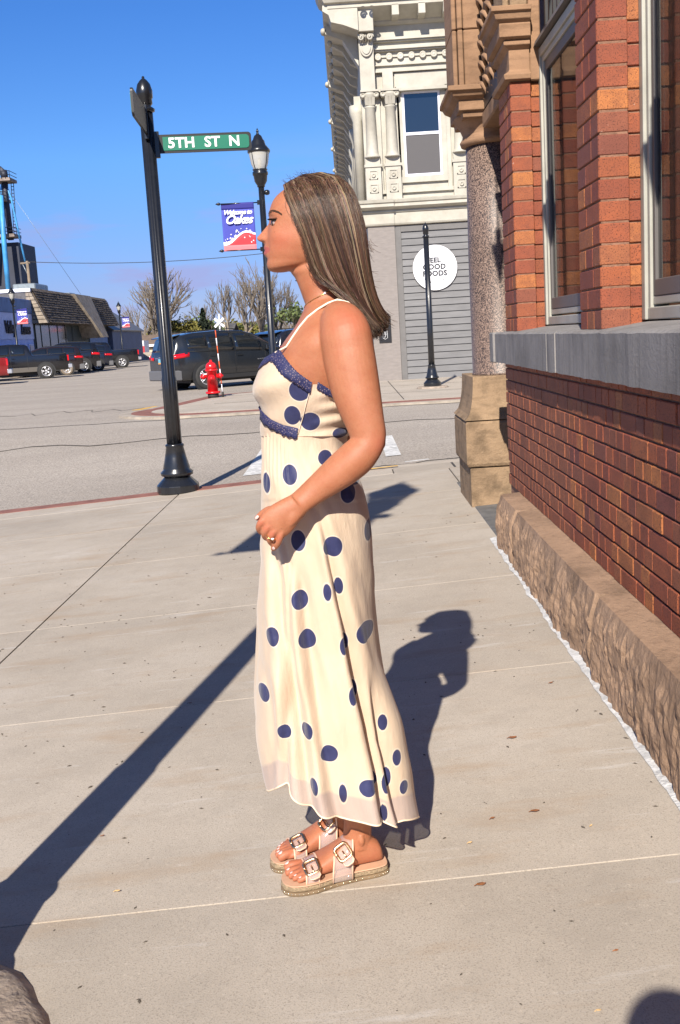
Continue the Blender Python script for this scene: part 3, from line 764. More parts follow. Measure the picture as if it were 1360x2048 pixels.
# flat pilasters, panels and mouldings
for u0, u1 in ((752, 763), (793, 801), (893, 901)):
    fbox('pilaster', MAT['cream_trim'], F(u0, 280)[0], F(u1, 280)[0], 4.85, fz(182, u0), -0.02, 0.05)
fbox('sill_band', MAT['cream_trim'], 1.0, 7, 4.86, 4.95, -0.02, 0.06)
fbox('lintel_band', MAT['cream_trim'], XL, 7, fz(182), fz(176), -0.02, 0.22)
fbox('lintel_panel', MAT['cream_trim'], F(789, 160)[0], 7, fz(171), fz(143), -0.02, 0.03)
fbox('console_block', MAT['cream_trim'], F(764, 150)[0], F(785, 150)[0], fz(181), fz(139), -0.02, 0.12)
for va, vb, d in ((141, 138, 0.10), (137.5, 134, 0.06), (99, 96.5, 0.08), (96, 92, 0.13), (80, 77.5, 0.07), (77, 72, 0.12), (127, 125, 0.05)):
    fbox('moulding', MAT['cream_trim'], XL + 0.3, 7, fz(va), fz(vb), -0.02, d)
zr = fz(109)
for k in range(14):
    xr = F(755.5, 109)[0] + k * 0.285
    MB().lathe([(0.085, 0), (0.085, -0.05), (0.06, -0.06), (0.05, -0.04), (0.03, -0.055), (0.0, -0.06)], (xr, YF + 0.0, zr), 16, axis='y').build('rosette', MAT['cream_trim'], fb)
fbox('bead_rail', MAT['cream_trim'], XL + 0.35, 7, zr - 0.014, zr + 0.014, -0.02, 0.022)
# main cornice with blocks
ledge([(0.02, fz(46)), (0.06, fz(44)), (0.10, fz(40)), (0.10, fz(38)), (0.62, fz(20)), (0.62, fz(12)), (0.70, fz(10)), (0.74, fz(4)), (0.84, fz(-2)), (0.90, fz(-14)), (0.92, fz(-22)), (0.5, fz(-40))], XL - 0.1, 8)
for u_ in (788, 840, 889, 945):
    xb = F(u_, 25)[0]; zb_ = fz(30)
    fbox('cornice_block', MAT['cream_trim'], xb - 0.09, xb + 0.09, zb_ - 0.12, zb_ + 0.14, 0.1, 0.62, c=0.01)
# big console at the corner
x0c, x1c = F(715, 60)[0], F(744, 60)[0]
cs = empty('corner_console', (x0c, YF, fz(181))); cs.parent = fb; cs.location = Vector((x0c, YF, fz(181))) - origin_of(fb)
fbox('shaft', MAT['cream_trim'], x0c, x1c, fz(181), fz(64), -0.02, 0.25, cs)
fbox('block', MAT['cream_trim'], x0c - 0.02, x1c + 0.02, fz(66), fz(20), -0.02, 0.52, cs, 0.01)
m_ = MB()
for sx in (-1, 1):
    xc_ = (x0c + x1c) / 2 + sx * 0.11
    for zc_, d_ in ((fz(8), 0.93), (fz(76), 0.42)): m_.tube([(xc_ + (0.085 - 0.075 * t) * math.cos(t * 11), YF - d_ - 0.05 * t, zc_ + (0.085 - 0.075 * t) * math.sin(t * 11)) for t in [q / 24 for q in range(25)]], 0.024, 6)
for k in range(5): m_.tube([((x0c + x1c) / 2 + (k - 2) * 0.06, YF - 0.30, fz(82)), ((x0c + x1c) / 2 + (k - 2) * 0.085, YF - 0.40, fz(72)), ((x0c + x1c) / 2 + (k - 2) * 0.1, YF - 0.42, fz(69))], [0.02, 0.03, 0.015], 6)
m_.build('scroll', MAT['cream_trim'], cs)
sh = [(0.17 * math.cos(a), 0.0 if math.sin(a) > 0 else 0.26 * math.sin(a)) for a in [math.pi + math.pi * k / 12 for k in range(13)]]
xm, zs_ = (x0c + x1c) / 2, fz(90)
MB().prism([(xm + a, zs_ + b_) for a, b_ in sh], YF - 0.31, YF - 0.25, 'y').build('shield', MAT['cream_trim'], cs)
MB().prism([(xm + a * 0.66, zs_ - 0.035 + b_ * 0.66) for a, b_ in sh], YF - 0.335, YF - 0.31, 'y').build('shield_boss', MAT['cream_trim'], cs)
# street side seen almost edge on: deep bracketed cornice, window hoods
cor = MB()
cor.prism([(XL + 0.02, 8.75), (XL + 0.02, 9.5), (-0.12, 9.62), (-0.15, 9.25), (0.0, 9.15), (0.05, 8.98), (0.35, 8.9)], YF - 0.6, YF + 30, 'y')
cor.build('side_cornice', MAT['cream_trim'], fb)
for k in range(26):
    y = YF + 0.2 + k * 1.15
    m_ = MB(); big_ = k % 5 == 0
    x_out = -0.13 if big_ else 0.02
    m_.prism([(XL, 8.1 if big_ else 8.35), (XL, 9.12), (x_out, 9.12), (x_out + 0.02, 8.92), (0.32, 8.75), (0.5, 8.45)], y, y + (0.45 if big_ else 0.22), 'y')
    m_.tube([(x_out + 0.02, y + 0.1, 8.98 + 0.05 * math.sin(t)) for t in (0, 1, 2)] if False else [(x_out - 0.03, y, 9.0), (x_out - 0.03, y + 0.22, 9.0)], 0.07, 8)
    m_.build('cornice_bracket', MAT['cream_trim'], fb)
for k in range(9):
    y = YF + 1.2 + k * 3.2
    m_ = MB(); m_.box(XL - 0.12, XL + 0.02, y, y + 1.6, 4.9, 5.0); m_.box(XL - 0.16, XL + 0.02, y - .1, y + 1.7, 7.3, 7.55); m_.box(XL - 0.06, XL + 0.02, y - .1, y + .1, 5.0, 7.3); m_.box(XL - 0.06, XL + 0.02, y + 1.5, y + 1.7, 5.0, 7.3)
    m_.build('side_window_surround', MAT['cream_trim'], fb)
    m_ = MB(); m_.lathe([(0.13, 4.75), (0.13, 6.8), (0.2, 7.0), (0.2, 7.2)], (XL - 0.1, y - 0.6, 0), 10); m_.build('side_pilaster', MAT['cream_trim'], fb)
cor = MB(); cor.box(XL - 0.36, XL, YF + 0.31, YF + 34, 4.45, 4.68); cor.build('side_ledge', MAT['cream_trim'], fb)
for k in range(6):
    y = YF + 1.0 + k * 2.6
    MB().box(XL - 0.03, XL + 0.018, y, y + 1.9, 0.3, 3.6).build('shop_pane', glassm('shop_glass', (0.05, 0.07, 0.1), 0.03, 1.0) if k == 0 else MAT['pane_blue'], fb)
# round white sign with lettering
sx_, sz_ = F(869.5, 535.5); rad = 0.58
sg = empty('round_sign', (sx_, YF - 0.06, sz_), 'round white shop sign with dark lettering on grey siding', 'sign')
MB().lathe([(rad, 0), (rad, -0.04)], (sx_, YF - 0.045, sz_), 56, axis='y', smooth=False).build('panel', MAT['sign_white'], sg)
MB().lathe([(rad + 0.012, 0), (rad + 0.012, -0.03), (rad - 0.001, -0.03), (rad - 0.001, 0)], (sx_, YF - 0.045, sz_), 56, axis='y', smooth=False, cap=False).build('rim', MAT['grey_trim'], sg)
off_ = origin_of(sg)
def stext(body, size, dx, dz, mat, rot=0, sp=1.1, bold=0.0):
    text('lettering', body, size, mat, Vector((sx_ + dx, YF - 0.0875, sz_ + dz)) - off_, (math.pi / 2, rot, 0), sg, 0.0015, 0, sp, 'CENTER', bold)
stext('FEEL', 0.175, -0.03, 0.185, MAT['sign_dark'], 0, 1.08, 0.009)
stext('GOOD', 0.185, -0.02, 0.015, MAT['sign_dark'], 0, 1.08, 0.009)
stext('FOODS', 0.185, -0.01, -0.155, MAT['sign_dark'], 0, 1.06, 0.009)
arcw = 'EAT WELL. BE WELL'
for k, ch in enumerate(arcw):
    if ch == ' ': continue
    a = (k - 8) * 0.098
    stext(ch, 0.065, 0.385 * math.sin(a), -0.385 * math.cos(a), MAT['sign_dark'], -a)
m_ = MB()
for k in range(90):
    a = 2 * math.pi * k / 90; r_ = 0.515
    m_.box(sx_ + r_ * math.cos(a) - 0.006, sx_ + r_ * math.cos(a) + 0.006, YF - 0.0875, YF - 0.0855, sz_ + r_ * math.sin(a) - 0.006, sz_ + r_ * math.sin(a) + 0.006)
m_.build('dotted_ring', MAT['sign_grey'], sg)
m_ = MB()
for dx_, s_ in ((-0.10, 0.7), (0, 1.0), (0.10, 0.7)):
    m_.tube([(sx_ + dx_ - 0.03 * s_, YF - 0.087, sz_ + 0.40), (sx_ + dx_ - 0.025 * s_, YF - 0.087, sz_ + 0.36), (sx_ + dx_, YF - 0.087, sz_ + 0.40 - 0.08 * s_), (sx_ + dx_ + 0.025 * s_, YF - 0.087, sz_ + 0.36), (sx_ + dx_ + 0.03 * s_, YF - 0.087, sz_ + 0.40)], 0.006 if s_ == 1 else 0.004, 4)
m_.build('leaf_emblem', MAT['sign_grey'], sg)
# dark address plate with upright numbers
px0, pz1 = F(756, 634); px1, pz0 = F(783, 684)
pl = empty('address_plate', (px0, YF - 0.12, pz0), 'black address plate with vertical house number on grey brick pier', 'sign')
MB().box(px0, px1, YF - 0.135, YF - 0.102, pz0, pz1).build('plate', MAT['black'], pl)
pm, ph = (px0 + px1) / 2, pz1 - pz0
off_ = origin_of(pl)
ring = [(pm - 0.06, pz0 + 0.17 * ph), (pm, pz0 + 0.12 * ph), (pm + 0.06, pz0 + 0.17 * ph), (pm + 0.06, pz0 + 0.83 * ph), (pm, pz0 + 0.88 * ph), (pm - 0.06, pz0 + 0.83 * ph)]
MB().tube([(a, YF - 0.137, b_) for a, b_ in ring + ring[:1]], 0.009, 4).build('border', MAT['sign_grey'], pl)
for k, ch in enumerate('2007'): text('number', ch, 0.15, MAT['sign_grey'], Vector((pm, YF - 0.1365, pz0 + ph * (0.755 - 0.168 * k))) - off_, parent=pl)
# ------------------------------------------------------------------ street furniture
MAT['black_paint'] = M('glossy_black_paint', (0.012, 0.013, 0.016), 0.28, var=0.15, scale=9, bump=0.05, coat=0.3)
MAT['sign_green'] = M('sign_green', (0.0, 0.15, 0.09), 0.45, var=0.05, scale=3)
MAT['sign_black'] = M('sign_black_edge', (0.01, 0.01, 0.012), 0.45)
MAT['sign_letter'] = M('sign_letter_white', (0.82, 0.86, 0.85), 0.4)
MAT['lamp_glass'] = clear(M('lamp_glass', (0.55, 0.53, 0.47), 0.12), 0.75)
MAT['bulb'] = M('lamp_bulb', (0.8, 0.78, 0.7), 0.3)
MAT['banner_blue'] = M('banner_blue', (0.05, 0.06, 0.36), 0.7, var=0.1, scale=3)
MAT['banner_navy'] = M('banner_navy', (0.02, 0.02, 0.20), 0.7)
MAT['banner_red'] = M('banner_red', (0.46, 0.03, 0.04), 0.7)
MAT['banner_pink'] = M('banner_pink', (0.72, 0.18, 0.19), 0.7)
MAT['banner_white'] = M('banner_white', (0.82, 0.80, 0.84), 0.7)
MAT['footing'] = M('rough_concrete', (0.33, 0.265, 0.21), 0.92, var=0.25, scale=14, bump=0.9, bscale=40, world=True)

def fluted_pole(prof, n=48, nf=12, fl=0.06):
    return MB().lathe(prof, (0, 0, 0), n, flute=fl, nf=nf)
ACORN = [(0.045, 0.0), (0.075, 0.01), (0.078, 0.03), (0.06, 0.045), (0.045, 0.055), (0.055, 0.07), (0.062, 0.08), (0.06, 0.12), (0.068, 0.13), (0.07, 0.19), (0.055, 0.25), (0.03, 0.285), (0.012, 0.30), (0.012, 0.315), (0.0, 0.325)]
def post_base(root, mat, s=1.0):
    MB().lathe([(0.20 * s, 0.0), (0.205 * s, 0.01), (0.205 * s, 0.075), (0.195 * s, 0.085), (0.15 * s, 0.13), (0.125 * s, 0.155)], n=24, smooth=False).build('base_plinth', mat, root, True, bevel=0.004)
    MB().lathe([(0.125 * s, 0.156), (0.155 * s, 0.17), (0.16 * s, 0.20), (0.13 * s, 0.225), (0.13 * s, 0.24), (0.105 * s, 0.34), (0.085 * s, 0.44), (0.09 * s, 0.45), (0.092 * s, 0.465), (0.075 * s, 0.475)], n=32).build('base_collar', mat, root, True)

def lean(o, px_top, base):         # nothing leans in the real street; poles stand upright
    return o

# corner post with two street-name blades
zb = gz(-1.73, 10.15)
sp = empty('street_sign_post', (-1.73, 10.13, zb), 'black fluted post with green street-name blade at the near corner', 'sign post')
post_base(sp, MAT['black_paint'])
fluted_pole([(0.074, 0.47), (0.072, 1.1), (0.066, 1.12), (0.062, 3.55)], nf=10, fl=0.10).build('pole', MAT['black_paint'], sp, True)
MB().lathe([(r * 1.08, z + 3.535) for r, z in ACORN], n=24).build('finial', MAT['black_paint'], sp, True)
def blade(parent, z0, h, ln, ang, letters=True):
    bl = empty('name_blade', (0, 0, z0)); bl.parent = parent; bl.rotation_euler = (0, 0, ang)
    def rr(x0, x1, zz0, zz1, r=0.03):
        p = []
        for cx_, cz_, a0 in ((x1 - r, zz0 + r, -90), (x1 - r, zz1 - r, 0)):
            p += [(cx_ + r * math.cos(R(a0 + 18 * k)), cz_ + r * math.sin(R(a0 + 18 * k))) for k in range(6)]
        return p + [(x0, zz1), (x0, zz0)]
    MB().prism(rr(0.05, ln, 0, h), -0.010, 0.010, 'y').build('edge_plate', MAT['sign_black'], bl, True)
    f = [(0.11 if letters else 0.06, h - 0.022)] + []
    MB().prism(rr(0.13, ln - 0.022, 0.022, h - 0.022), -0.0155, -0.0115, 'y').build('green_face', MAT['sign_green'], bl, True)
    m_ = MB(); m_.box(0.03, 0.10, -0.02, 0.02, -0.04, h + 0.03); m_.build('bracket', MAT['black_paint'], bl, True, bevel=0.004)
    return bl
b1 = blade(sp, at(330, 306, 10.13).z - zb, 0.165, 0.95, R(8))
for wd_, xc_ in (('5TH', 0.30), ('ST', 0.585), ('N', 0.79)):
    text('lettering', wd_, 0.127, MAT['sign_letter'], (xc_, -0.0185, 0.0825), parent=b1, depth=0.0012, bold=0.0035, spacing=1.02, xs=1.06)
b2 = blade(sp, at(280, 235, 10.13).z - zb - 0.17, 0.23, 0.92, R(-87), False)
# bare post across the street
q = atz(866, 776, 0.042)
bp = empty('bare_post', (q.x, q.y + 0.1, 0.042), 'bare black post with acorn tip in front of the grey siding', 'post')
MB().lathe([(0.34, -0.02), (0.36, 0.0), (0.33, 0.035), (0.25, 0.04)], n=20).build('footing', MAT['footing'], bp, True)
post_base(bp, MAT['black_paint'], 0.95)
for ch in bp.children:
    if ch.name.startswith('base'): ch.location.z = 0.04
fluted_pole([(0.07, 0.5), (0.066, 1.2), (0.06, 3.25)]).build('pole', MAT['black_paint'], bp, True)
MB().lathe([(r, z + 3.245) for r, z in ACORN], n=20).build('finial', MAT['black_paint'], bp, True)

# street lamps with town banners
def star(cx, cz, r, y):
    return [(cx + (r if k % 2 == 0 else r * 0.45) * math.sin(math.pi * k / 5), cz + (r if k % 2 == 0 else r * 0.45) * math.cos(math.pi * k / 5)) for k in range(10)][::-1]
def make_lamp(side=-1):
    detail = True
    root = empty('street_lamp')
    post_base(root, MAT['black_paint'], 1.05)
    fluted_pole([(0.08, 0.49), (0.078, 1.0), (0.07, 1.03), (0.058, 4.25)], 40, 10).build('pole', MAT['black_paint'], root, True)
    MB().lathe([(0.06, 4.22), (0.075, 4.225), (0.075, 4.26), (0.085, 4.27), (0.12, 4.33), (0.135, 4.44), (0.15, 4.45), (0.15, 4.50), (0.13, 4.51), (0.14, 4.54), (0.15, 4.55)], n=24).build('lamp_holder', MAT['black_paint'], root, True)
    hd = MB().lathe([(0.12, 4.551), (0.165, 4.65), (0.19, 4.80), (0.20, 4.86)], n=24, cap=False).build('lamp_globe', MAT['lamp_glass'], root, True)
    MB().lathe([(0.03, 4.551), (0.035, 4.7), (0.03, 4.76), (0.0, 4.78)], n=10).build('bulb', MAT['bulb'], hd, True)
    MB().lathe([(0.215, 4.861), (0.22, 4.90), (0.18, 4.95), (0.14, 5.0), (0.12, 5.08), (0.10, 5.10), (0.07, 5.17), (0.03, 5.20), (0.02, 5.23), (0.028, 5.25), (0.02, 5.275), (0.0, 5.32)], n=24).build('lamp_cap', MAT['black_paint'], root, True)
    for k in range(4):
        a = math.pi / 4 + k * math.pi / 2
        MB().tube([(r_ * math.cos(a), r_ * math.sin(a), z_) for r_, z_ in ((0.135, 4.552), (0.172, 4.65), (0.197, 4.80), (0.207, 4.86))], 0.008, 5).build('globe_rib', MAT['black_paint'], root, True)
    MB().lathe([(0.035, 0), (0.05, 0.03), (0.05, 0.07), (0.03, 0.10)], (0.055, 0, 4.12), 12, axis='x').build('photocell', MAT['black_paint'], root, True)
    zt, zbot, xo, xi = 3.94, 3.06, -0.80, -0.17
    if side > 0: xo, xi = 0.17, 0.80
    for z in (zt, zbot):
        m_ = MB(); m_.tube([(side * 0.05, 0, z), (side * 0.82, 0, z)], 0.011, 8); m_.lathe([(0.012, 0), (0.03, side * 0.02), (0.026, side * 0.05), (0.0, side * 0.10)], (side * 0.81, 0, z), 10, axis='x'); m_.box(min(side * 0.10, side * 0.05), max(side * 0.10, side * 0.05), -0.035, 0.035, z - 0.04, z + 0.04)
        m_.build('banner_arm', MAT['black_paint'], root, True)
    bn = empty('banner'); bn.parent = root
    def wav(x, z): return 0.018 * math.sin((x - xo) * 5 + z * 2.0)
    def panel(name, mat, zlo, zhi, y=-0.0, nx=24):
        m_ = MB(); xs = [xo + (xi - xo) * k / nx for k in range(nx + 1)]
        def fn(i, t): x = xs[i]; lo, hi = zlo(x), zhi(x); z = lo + (hi - lo) * t; return (x, wav(x, z) - y, z)
        m_.grid(fn, list(range(nx + 1)), [0, .25, .5, .75, 1])
        return m_.build(name, mat, bn, True, solid=0.002)
    wave = lambda x: zbot + 0.13 + 0.2 * sm(xo + 0.05, xi - 0.18, x) - 0.05 * sm(xi - 0.18, xi, x)
    panel('blue_field', MAT['banner_blue'], lambda x: zbot + 0.01, lambda x: zt)
    panel('top_band', MAT['banner_navy'], lambda x: zt - 0.11, lambda x: zt + 0.012, 0.003)
    panel('white_wave', MAT['banner_white'], lambda x: zbot + 0.01, lambda x: wave(x) + 0.035, 0.003)
    panel('red_wave', MAT['banner_red'], lambda x: zbot + 0.012, lambda x: wave(x) - 0.03 * (1 - sm(xo, xi - .2, x)), 0.006)
    panel('pink_band', MAT['banner_pink'], lambda x: zbot - 0.012, lambda x: zbot + 0.10, 0.009)
    if detail:
        text('lettering', 'Welcome to', 0.12, MAT['banner_white'], ((xo + xi) / 2 - 0.01, -0.026, zt - 0.17), parent=bn, shear=0.35, depth=0.001, bold=0.004, spacing=0.88)
        text('lettering', 'Oakes', 0.23, MAT['banner_white'], ((xo + xi) / 2 + 0.0, -0.026, zt - 0.31), parent=bn, shear=0.38, depth=0.001, bold=0.006, spacing=0.86)
        rs = random.Random(3)
        m_ = MB()
        for k in range(34):
            t_ = rs.random(); x_ = xo + 0.03 + (xi - xo - 0.06) * t_
            up_ = wave(x_) + rs.uniform(-0.18, 0.26) * (0.45 + 0.55 * t_)
            if zbot + 0.14 < up_ < zt - 0.42:
                m_.prism(star(x_, up_, rs.choice((0.012, 0.018, 0.027)), 0), wav(x_, up_) - 0.016, wav(x_, up_) - 0.012, 'y')
        m_.build('star_print', MAT['banner_white'], bn, True)['kind'] = 'stuff'
    return root
LG = 'street lamps with town banners'
lamp = make_lamp()
p = at(508, 258, 21)
lamp.location = (p.x + 0.06, 21, p.z - 5.30); lamp.rotation_euler = (0, 0, R(8))
tag(lamp, 'black street lamp with welcome banner rising behind the woman\'s face', 'street lamp', LG)
def put_lamp(x, y, z, rz, label):
    c = copy_tree(lamp); c.location = (x, y, z); c.rotation_euler = (0, 0, rz); tag(c, label, 'street lamp', LG); return c
lamp2 = make_lamp(1); lamp2.location = (-19.4, 91.5, 0.04); tag(lamp2, 'black street lamp with small banner right of the parked pickups, before bare trees', 'street lamp', LG)
lamp3 = copy_tree(lamp2); lamp3.location = (-19.6, 63.0, 0.04); tag(lamp3, 'black street lamp with small banner in front of the blue shop', 'street lamp', LG)
c_ = at(648, 577, 34); put_lamp(c_.x, 34, 0.04, R(5), 'black street lamp whose banner corner peeks out beside the woman\'s neck')
# the lamp whose long shadow crosses the pavement; its footing fills the lower left corner
LX, LY = -1.06, 1.80
nl = put_lamp(LX, LY, gz(LX, LY) + 0.05, R(-3), 'street lamp by the lower left corner, seen by its concrete footing and long shadow')
for ch in nl.children:
    if ch.name.startswith('banner'): ch.location.z += 0.45
ft = MB()
rf = random.Random(11)
prof = [(0.02, 0.062), (0.25, 0.060), (0.36, 0.050), (0.40, 0.02), (0.41, -0.08)]
rings = []
for r_, h_ in prof:
    rings.append([((r_ * (1 + 0.05 * _mn.noise(Vector((3 * math.cos(a), 3 * math.sin(a), h_ * 9))))) * math.cos(a), (r_ * (1 + 0.05 * _mn.noise(Vector((3 * math.cos(a), 3 * math.sin(a), h_ * 9))))) * math.sin(a), h_ - 0.05 + 0.012 * _mn.noise(Vector((6 * r_ * math.cos(a), 6 * r_ * math.sin(a), 2)))) for a in [2 * math.pi * k / 40 for k in range(40)]])
ft.loft(rings, True); ft.build('footing', MAT['footing'], nl, True)

# fire hydrant with marker whip
MAT['hydrant_red'] = M('hydrant_red', (0.62, 0.012, 0.016), 0.32, var=0.1, scale=12, coat=0.2)
MAT['hydrant_black'] = M('hydrant_base', (0.03, 0.026, 0.024), 0.7)
MAT['cap_glint'] = M('cap_glint_white', (0.75, 0.72, 0.72), 0.3)  # white for the glint drawn on a hydrant cap
hx, hy = -3.23, 24.85
hy_ = empty('fire_hydrant', (hx, hy, 0.042), 'bright red fire hydrant on the far corner pavement', 'hydrant')
MB().lathe([(0.13, 0.0), (0.13, 0.10)], n=16).build('base_pipe', MAT['hydrant_black'], hy_, True)
MB().lathe([(0.17, 0.10), (0.175, 0.11), (0.175, 0.145), (0.13, 0.15)], n=16).build('base_flange', MAT['hydrant_red'], hy_, True)
MB().lathe([(0.125, 0.151), (0.125, 0.62), (0.155, 0.63), (0.155, 0.66), (0.135, 0.67)], n=20).build('barrel', MAT['hydrant_red'], hy_, True)
MB().lathe([(0.135, 0.671), (0.13, 0.74), (0.10, 0.80), (0.05, 0.83), (0.03, 0.84), (0.03, 0.88), (0.0, 0.885)], n=20).build('bonnet', MAT['hydrant_red'], hy_, True)
for ax, c_, s_ in (('x', (-0.11, 0, 0.50), -1), ('y', (0.02, -0.11, 0.46), -1), ('x', (0.11, 0, 0.50), 1)):
    r0 = 0.085 if ax == 'y' else 0.065
    nz_ = MB().lathe([(r0 * 0.8, 0), (r0 * 0.8, s_ * 0.06), (r0, s_ * 0.065), (r0, s_ * 0.12), (r0 * 0.45, s_ * 0.13), (r0 * 0.4, s_ * 0.16)], c_, 14, axis=ax).build('nozzle_cap', MAT['hydrant_red'], hy_, True)
MB().tube([(-0.19, -0.02, 0.555), (-0.1, -0.06, 0.56)], 0.018, 6).build('painted_cap_glint', MAT['cap_glint'], hy_, True)  # white strip drawn as the highlight on the nozzle cap
m_ = MB(); m_.tube([(0.1 + 0.012 * k, -0.14, 0.48 - 0.09 * math.sin(k / 3)) for k in range(7)], 0.009, 4); m_.build('chain', MAT['hydrant_black'], hy_, True)
wh = empty('hydrant_marker', (hx + 0.22, hy + 0.05, 0.042), 'thin orange and white striped marker rod beside the red hydrant', 'marker')
MAT['marker_orange'] = M('marker_orange', (0.62, 0.09, 0.02), 0.5)
for k in range(8):
    z0 = 0.12 + k * 0.18
    MB().tube([(-0.06 * (z0 / 1.56), 0, z0), (-0.06 * ((z0 + 0.18) / 1.56), 0, z0 + 0.18)], 0.013, 6).build('stripe', MAT['marker_orange'] if k % 2 else MAT['banner_white'], wh, True)
MB().tube([(0, 0, 0), (0, 0, 0.12)], 0.03, 6).build('spring_foot', MAT['hydrant_black'], wh, True)
# ------------------------------------------------------------------ vehicles
def paintm(name, col, rough=0.2, metal=0.0):
    return M(name, col, rough, metal, var=0.08, scale=2.0, coat=0.8)
MAT['car_charcoal'] = paintm('charcoal_car_paint', (0.013, 0.015, 0.018))
MAT['car_black'] = paintm('black_car_paint', (0.008, 0.008, 0.010))
MAT['car_navy'] = paintm('navy_car_paint', (0.010, 0.012, 0.022))
MAT['car_brown'] = paintm('dark_brown_car_paint', (0.018, 0.011, 0.011))
MAT['car_red'] = paintm('red_car_paint', (0.22, 0.014, 0.016))
MAT['car_glass'] = glassm('car_glass', (0.008, 0.010, 0.012), 0.02, 1.0)
MAT['plastic'] = M('black_plastic', (0.018, 0.018, 0.019), 0.6)
MAT['grey_plastic'] = M('grey_bumper', (0.12, 0.12, 0.125), 0.5)
MAT['tan_trim'] = M('tan_lower_body', (0.10, 0.088, 0.075), 0.45)
MAT['tyre'] = M('tyre_rubber', (0.03, 0.029, 0.028), 0.85, var=0.15, scale=12)
MAT['tyre_dusty'] = M('dusty_tyre', (0.20, 0.16, 0.12), 0.9, var=0.2, scale=12)
MAT['alloy'] = M('alloy_wheel', (0.62, 0.62, 0.64), 0.3, 0.7)
MAT['tail_red'] = M('tail_lamp_red', (0.55, 0.005, 0.012), 0.15, coat=0.6)
MAT['lamp_clear'] = M('lamp_clear', (0.7, 0.7, 0.72), 0.1)
MAT['plate_blue'] = M('plate_sky_blue', (0.16, 0.42, 0.52), 0.5)
MAT['plate_orange'] = M('plate_orange', (0.75, 0.32, 0.06), 0.5)

